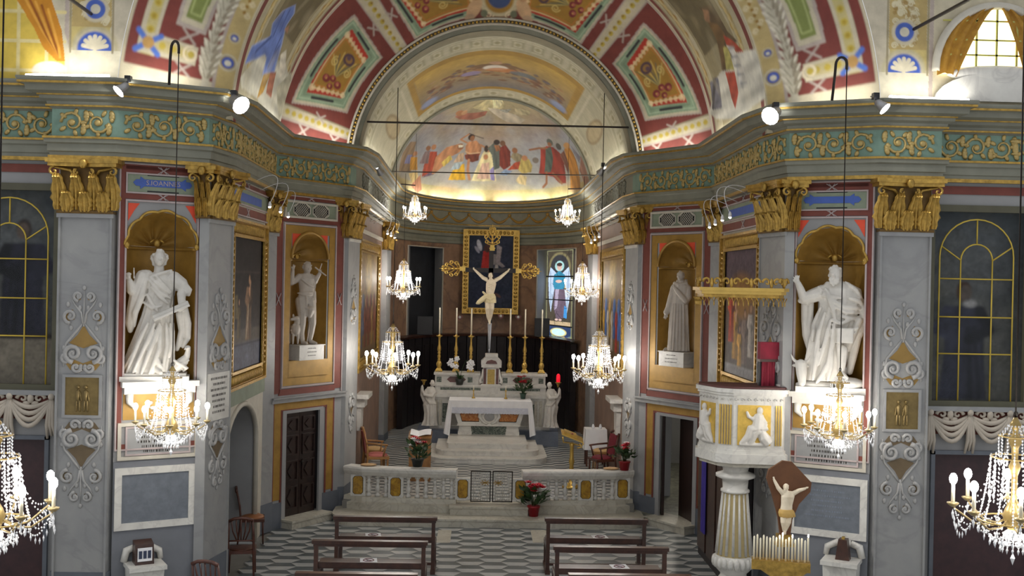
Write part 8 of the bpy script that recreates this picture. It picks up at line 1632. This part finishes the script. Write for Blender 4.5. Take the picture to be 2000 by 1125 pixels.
for k in range(18):
    x = lerp(-W_+0.03, W_-0.03, k/17); h = 0.3+0.02*math.sin(k*2.3)
    w = Matrix.Rotation(-0.25, 3, 'Z') @ Vector((x, 0.02+0.05*(k % 2), 0))
    mb = MB(); mb.lathe([(0.014, 0), (0.013, h), (0.004, h+0.015)], (0, 0, 0), 8); o = mb.build('votive_candle', M['wax'], None, label='slim white '+('lit' if k in lit else 'unlit')+' votive candle standing in the gilt rack', cat='candle', group='votive candles in the rack', loc=(e.location[0]+w[0], e.location[1]+w[1], zr))
    if k in lit: mb = MB(); mb.ell((0, 0, h+0.03), (0.01, 0.01, 0.025), 6, 5); mb.build('flame', M['bulb'], o)
# ================================================================ marble wall basins with small boxes
for sg, px_, lab in ((-1, 282, 'young saint'), (1, 1645, 'bearded saint')):
    f = FS[sg]; s, z = f.px(px_, 1075, 0.2); z = 0.68 if sg < 0 else 0.88
    e = empty('marble_shelf', 'white marble shelf with scrolled back under the plaque, %s side' % lab, 'shelf', (0, 0, 0)); mb = MB(f)
    mb.box(s-0.26, s+0.26, 0.03, 0.5, z-0.06, z); mb.prism([(s-0.24, z-0.06), (s+0.24, z-0.06), (s+0.2, 0.0), (s-0.2, 0.0)], 0.06, 0.42); mb.build('pedestal', M['wmarble'], e)
    mb = MB(f); mb.tube([(s-0.26, 0.06, z), (s-0.22, 0.06, z+0.16), (s-0.1, 0.06, z+0.2)], [0.05, 0.06, 0.05], 8); mb.tube([(s+0.26, 0.06, z), (s+0.24, 0.06, z+0.12), (s+0.1, 0.06, z+0.2), (s-0.1, 0.06, z+0.2)], [0.04, 0.05, 0.05, 0.05], 8); mb.build('scrolled_back', M['wmarble'], e)
    bx = empty('offering_box', ('wooden box with three small photographs' if sg < 0 else 'small wooden box with brass slot')+' on the marble shelf, %s side' % lab, 'box', (0, 0, 0)); mb = MB(f)
    q = s-0.02; mb.prism([(0.12, z), (0.34, z), (0.3, z+0.28), (0.12, z+0.32)], q-0.13, q+0.13, 'x') if sg < 0 else mb.prism([(q-0.1, z), (q+0.1, z), (q+0.06, z+0.3), (q-0.06, z+0.3)], 0.16, 0.32); mb.build('case', M['wood'], bx)
    if sg < 0:
        mb = MB(f); mb.box(q-0.1, q+0.1, 0.33, 0.345, z+0.05, z+0.24); bp = mb.build('photo_card', M['white'], bx)
        for k in range(3): mb = MB(f); mb.box(q-0.085+0.062*k, q-0.04+0.062*k, 0.345, 0.35, z+0.09, z+0.2); mb.build('photograph', mat('photo_dark', (52, 60, 84), 0.4), bp)
    else: mb = MB(f); mb.box(q-0.02, q+0.02, 0.2, 0.28, z+0.3, z+0.33); mb.build('brass_slot', M['gold2'], bx)
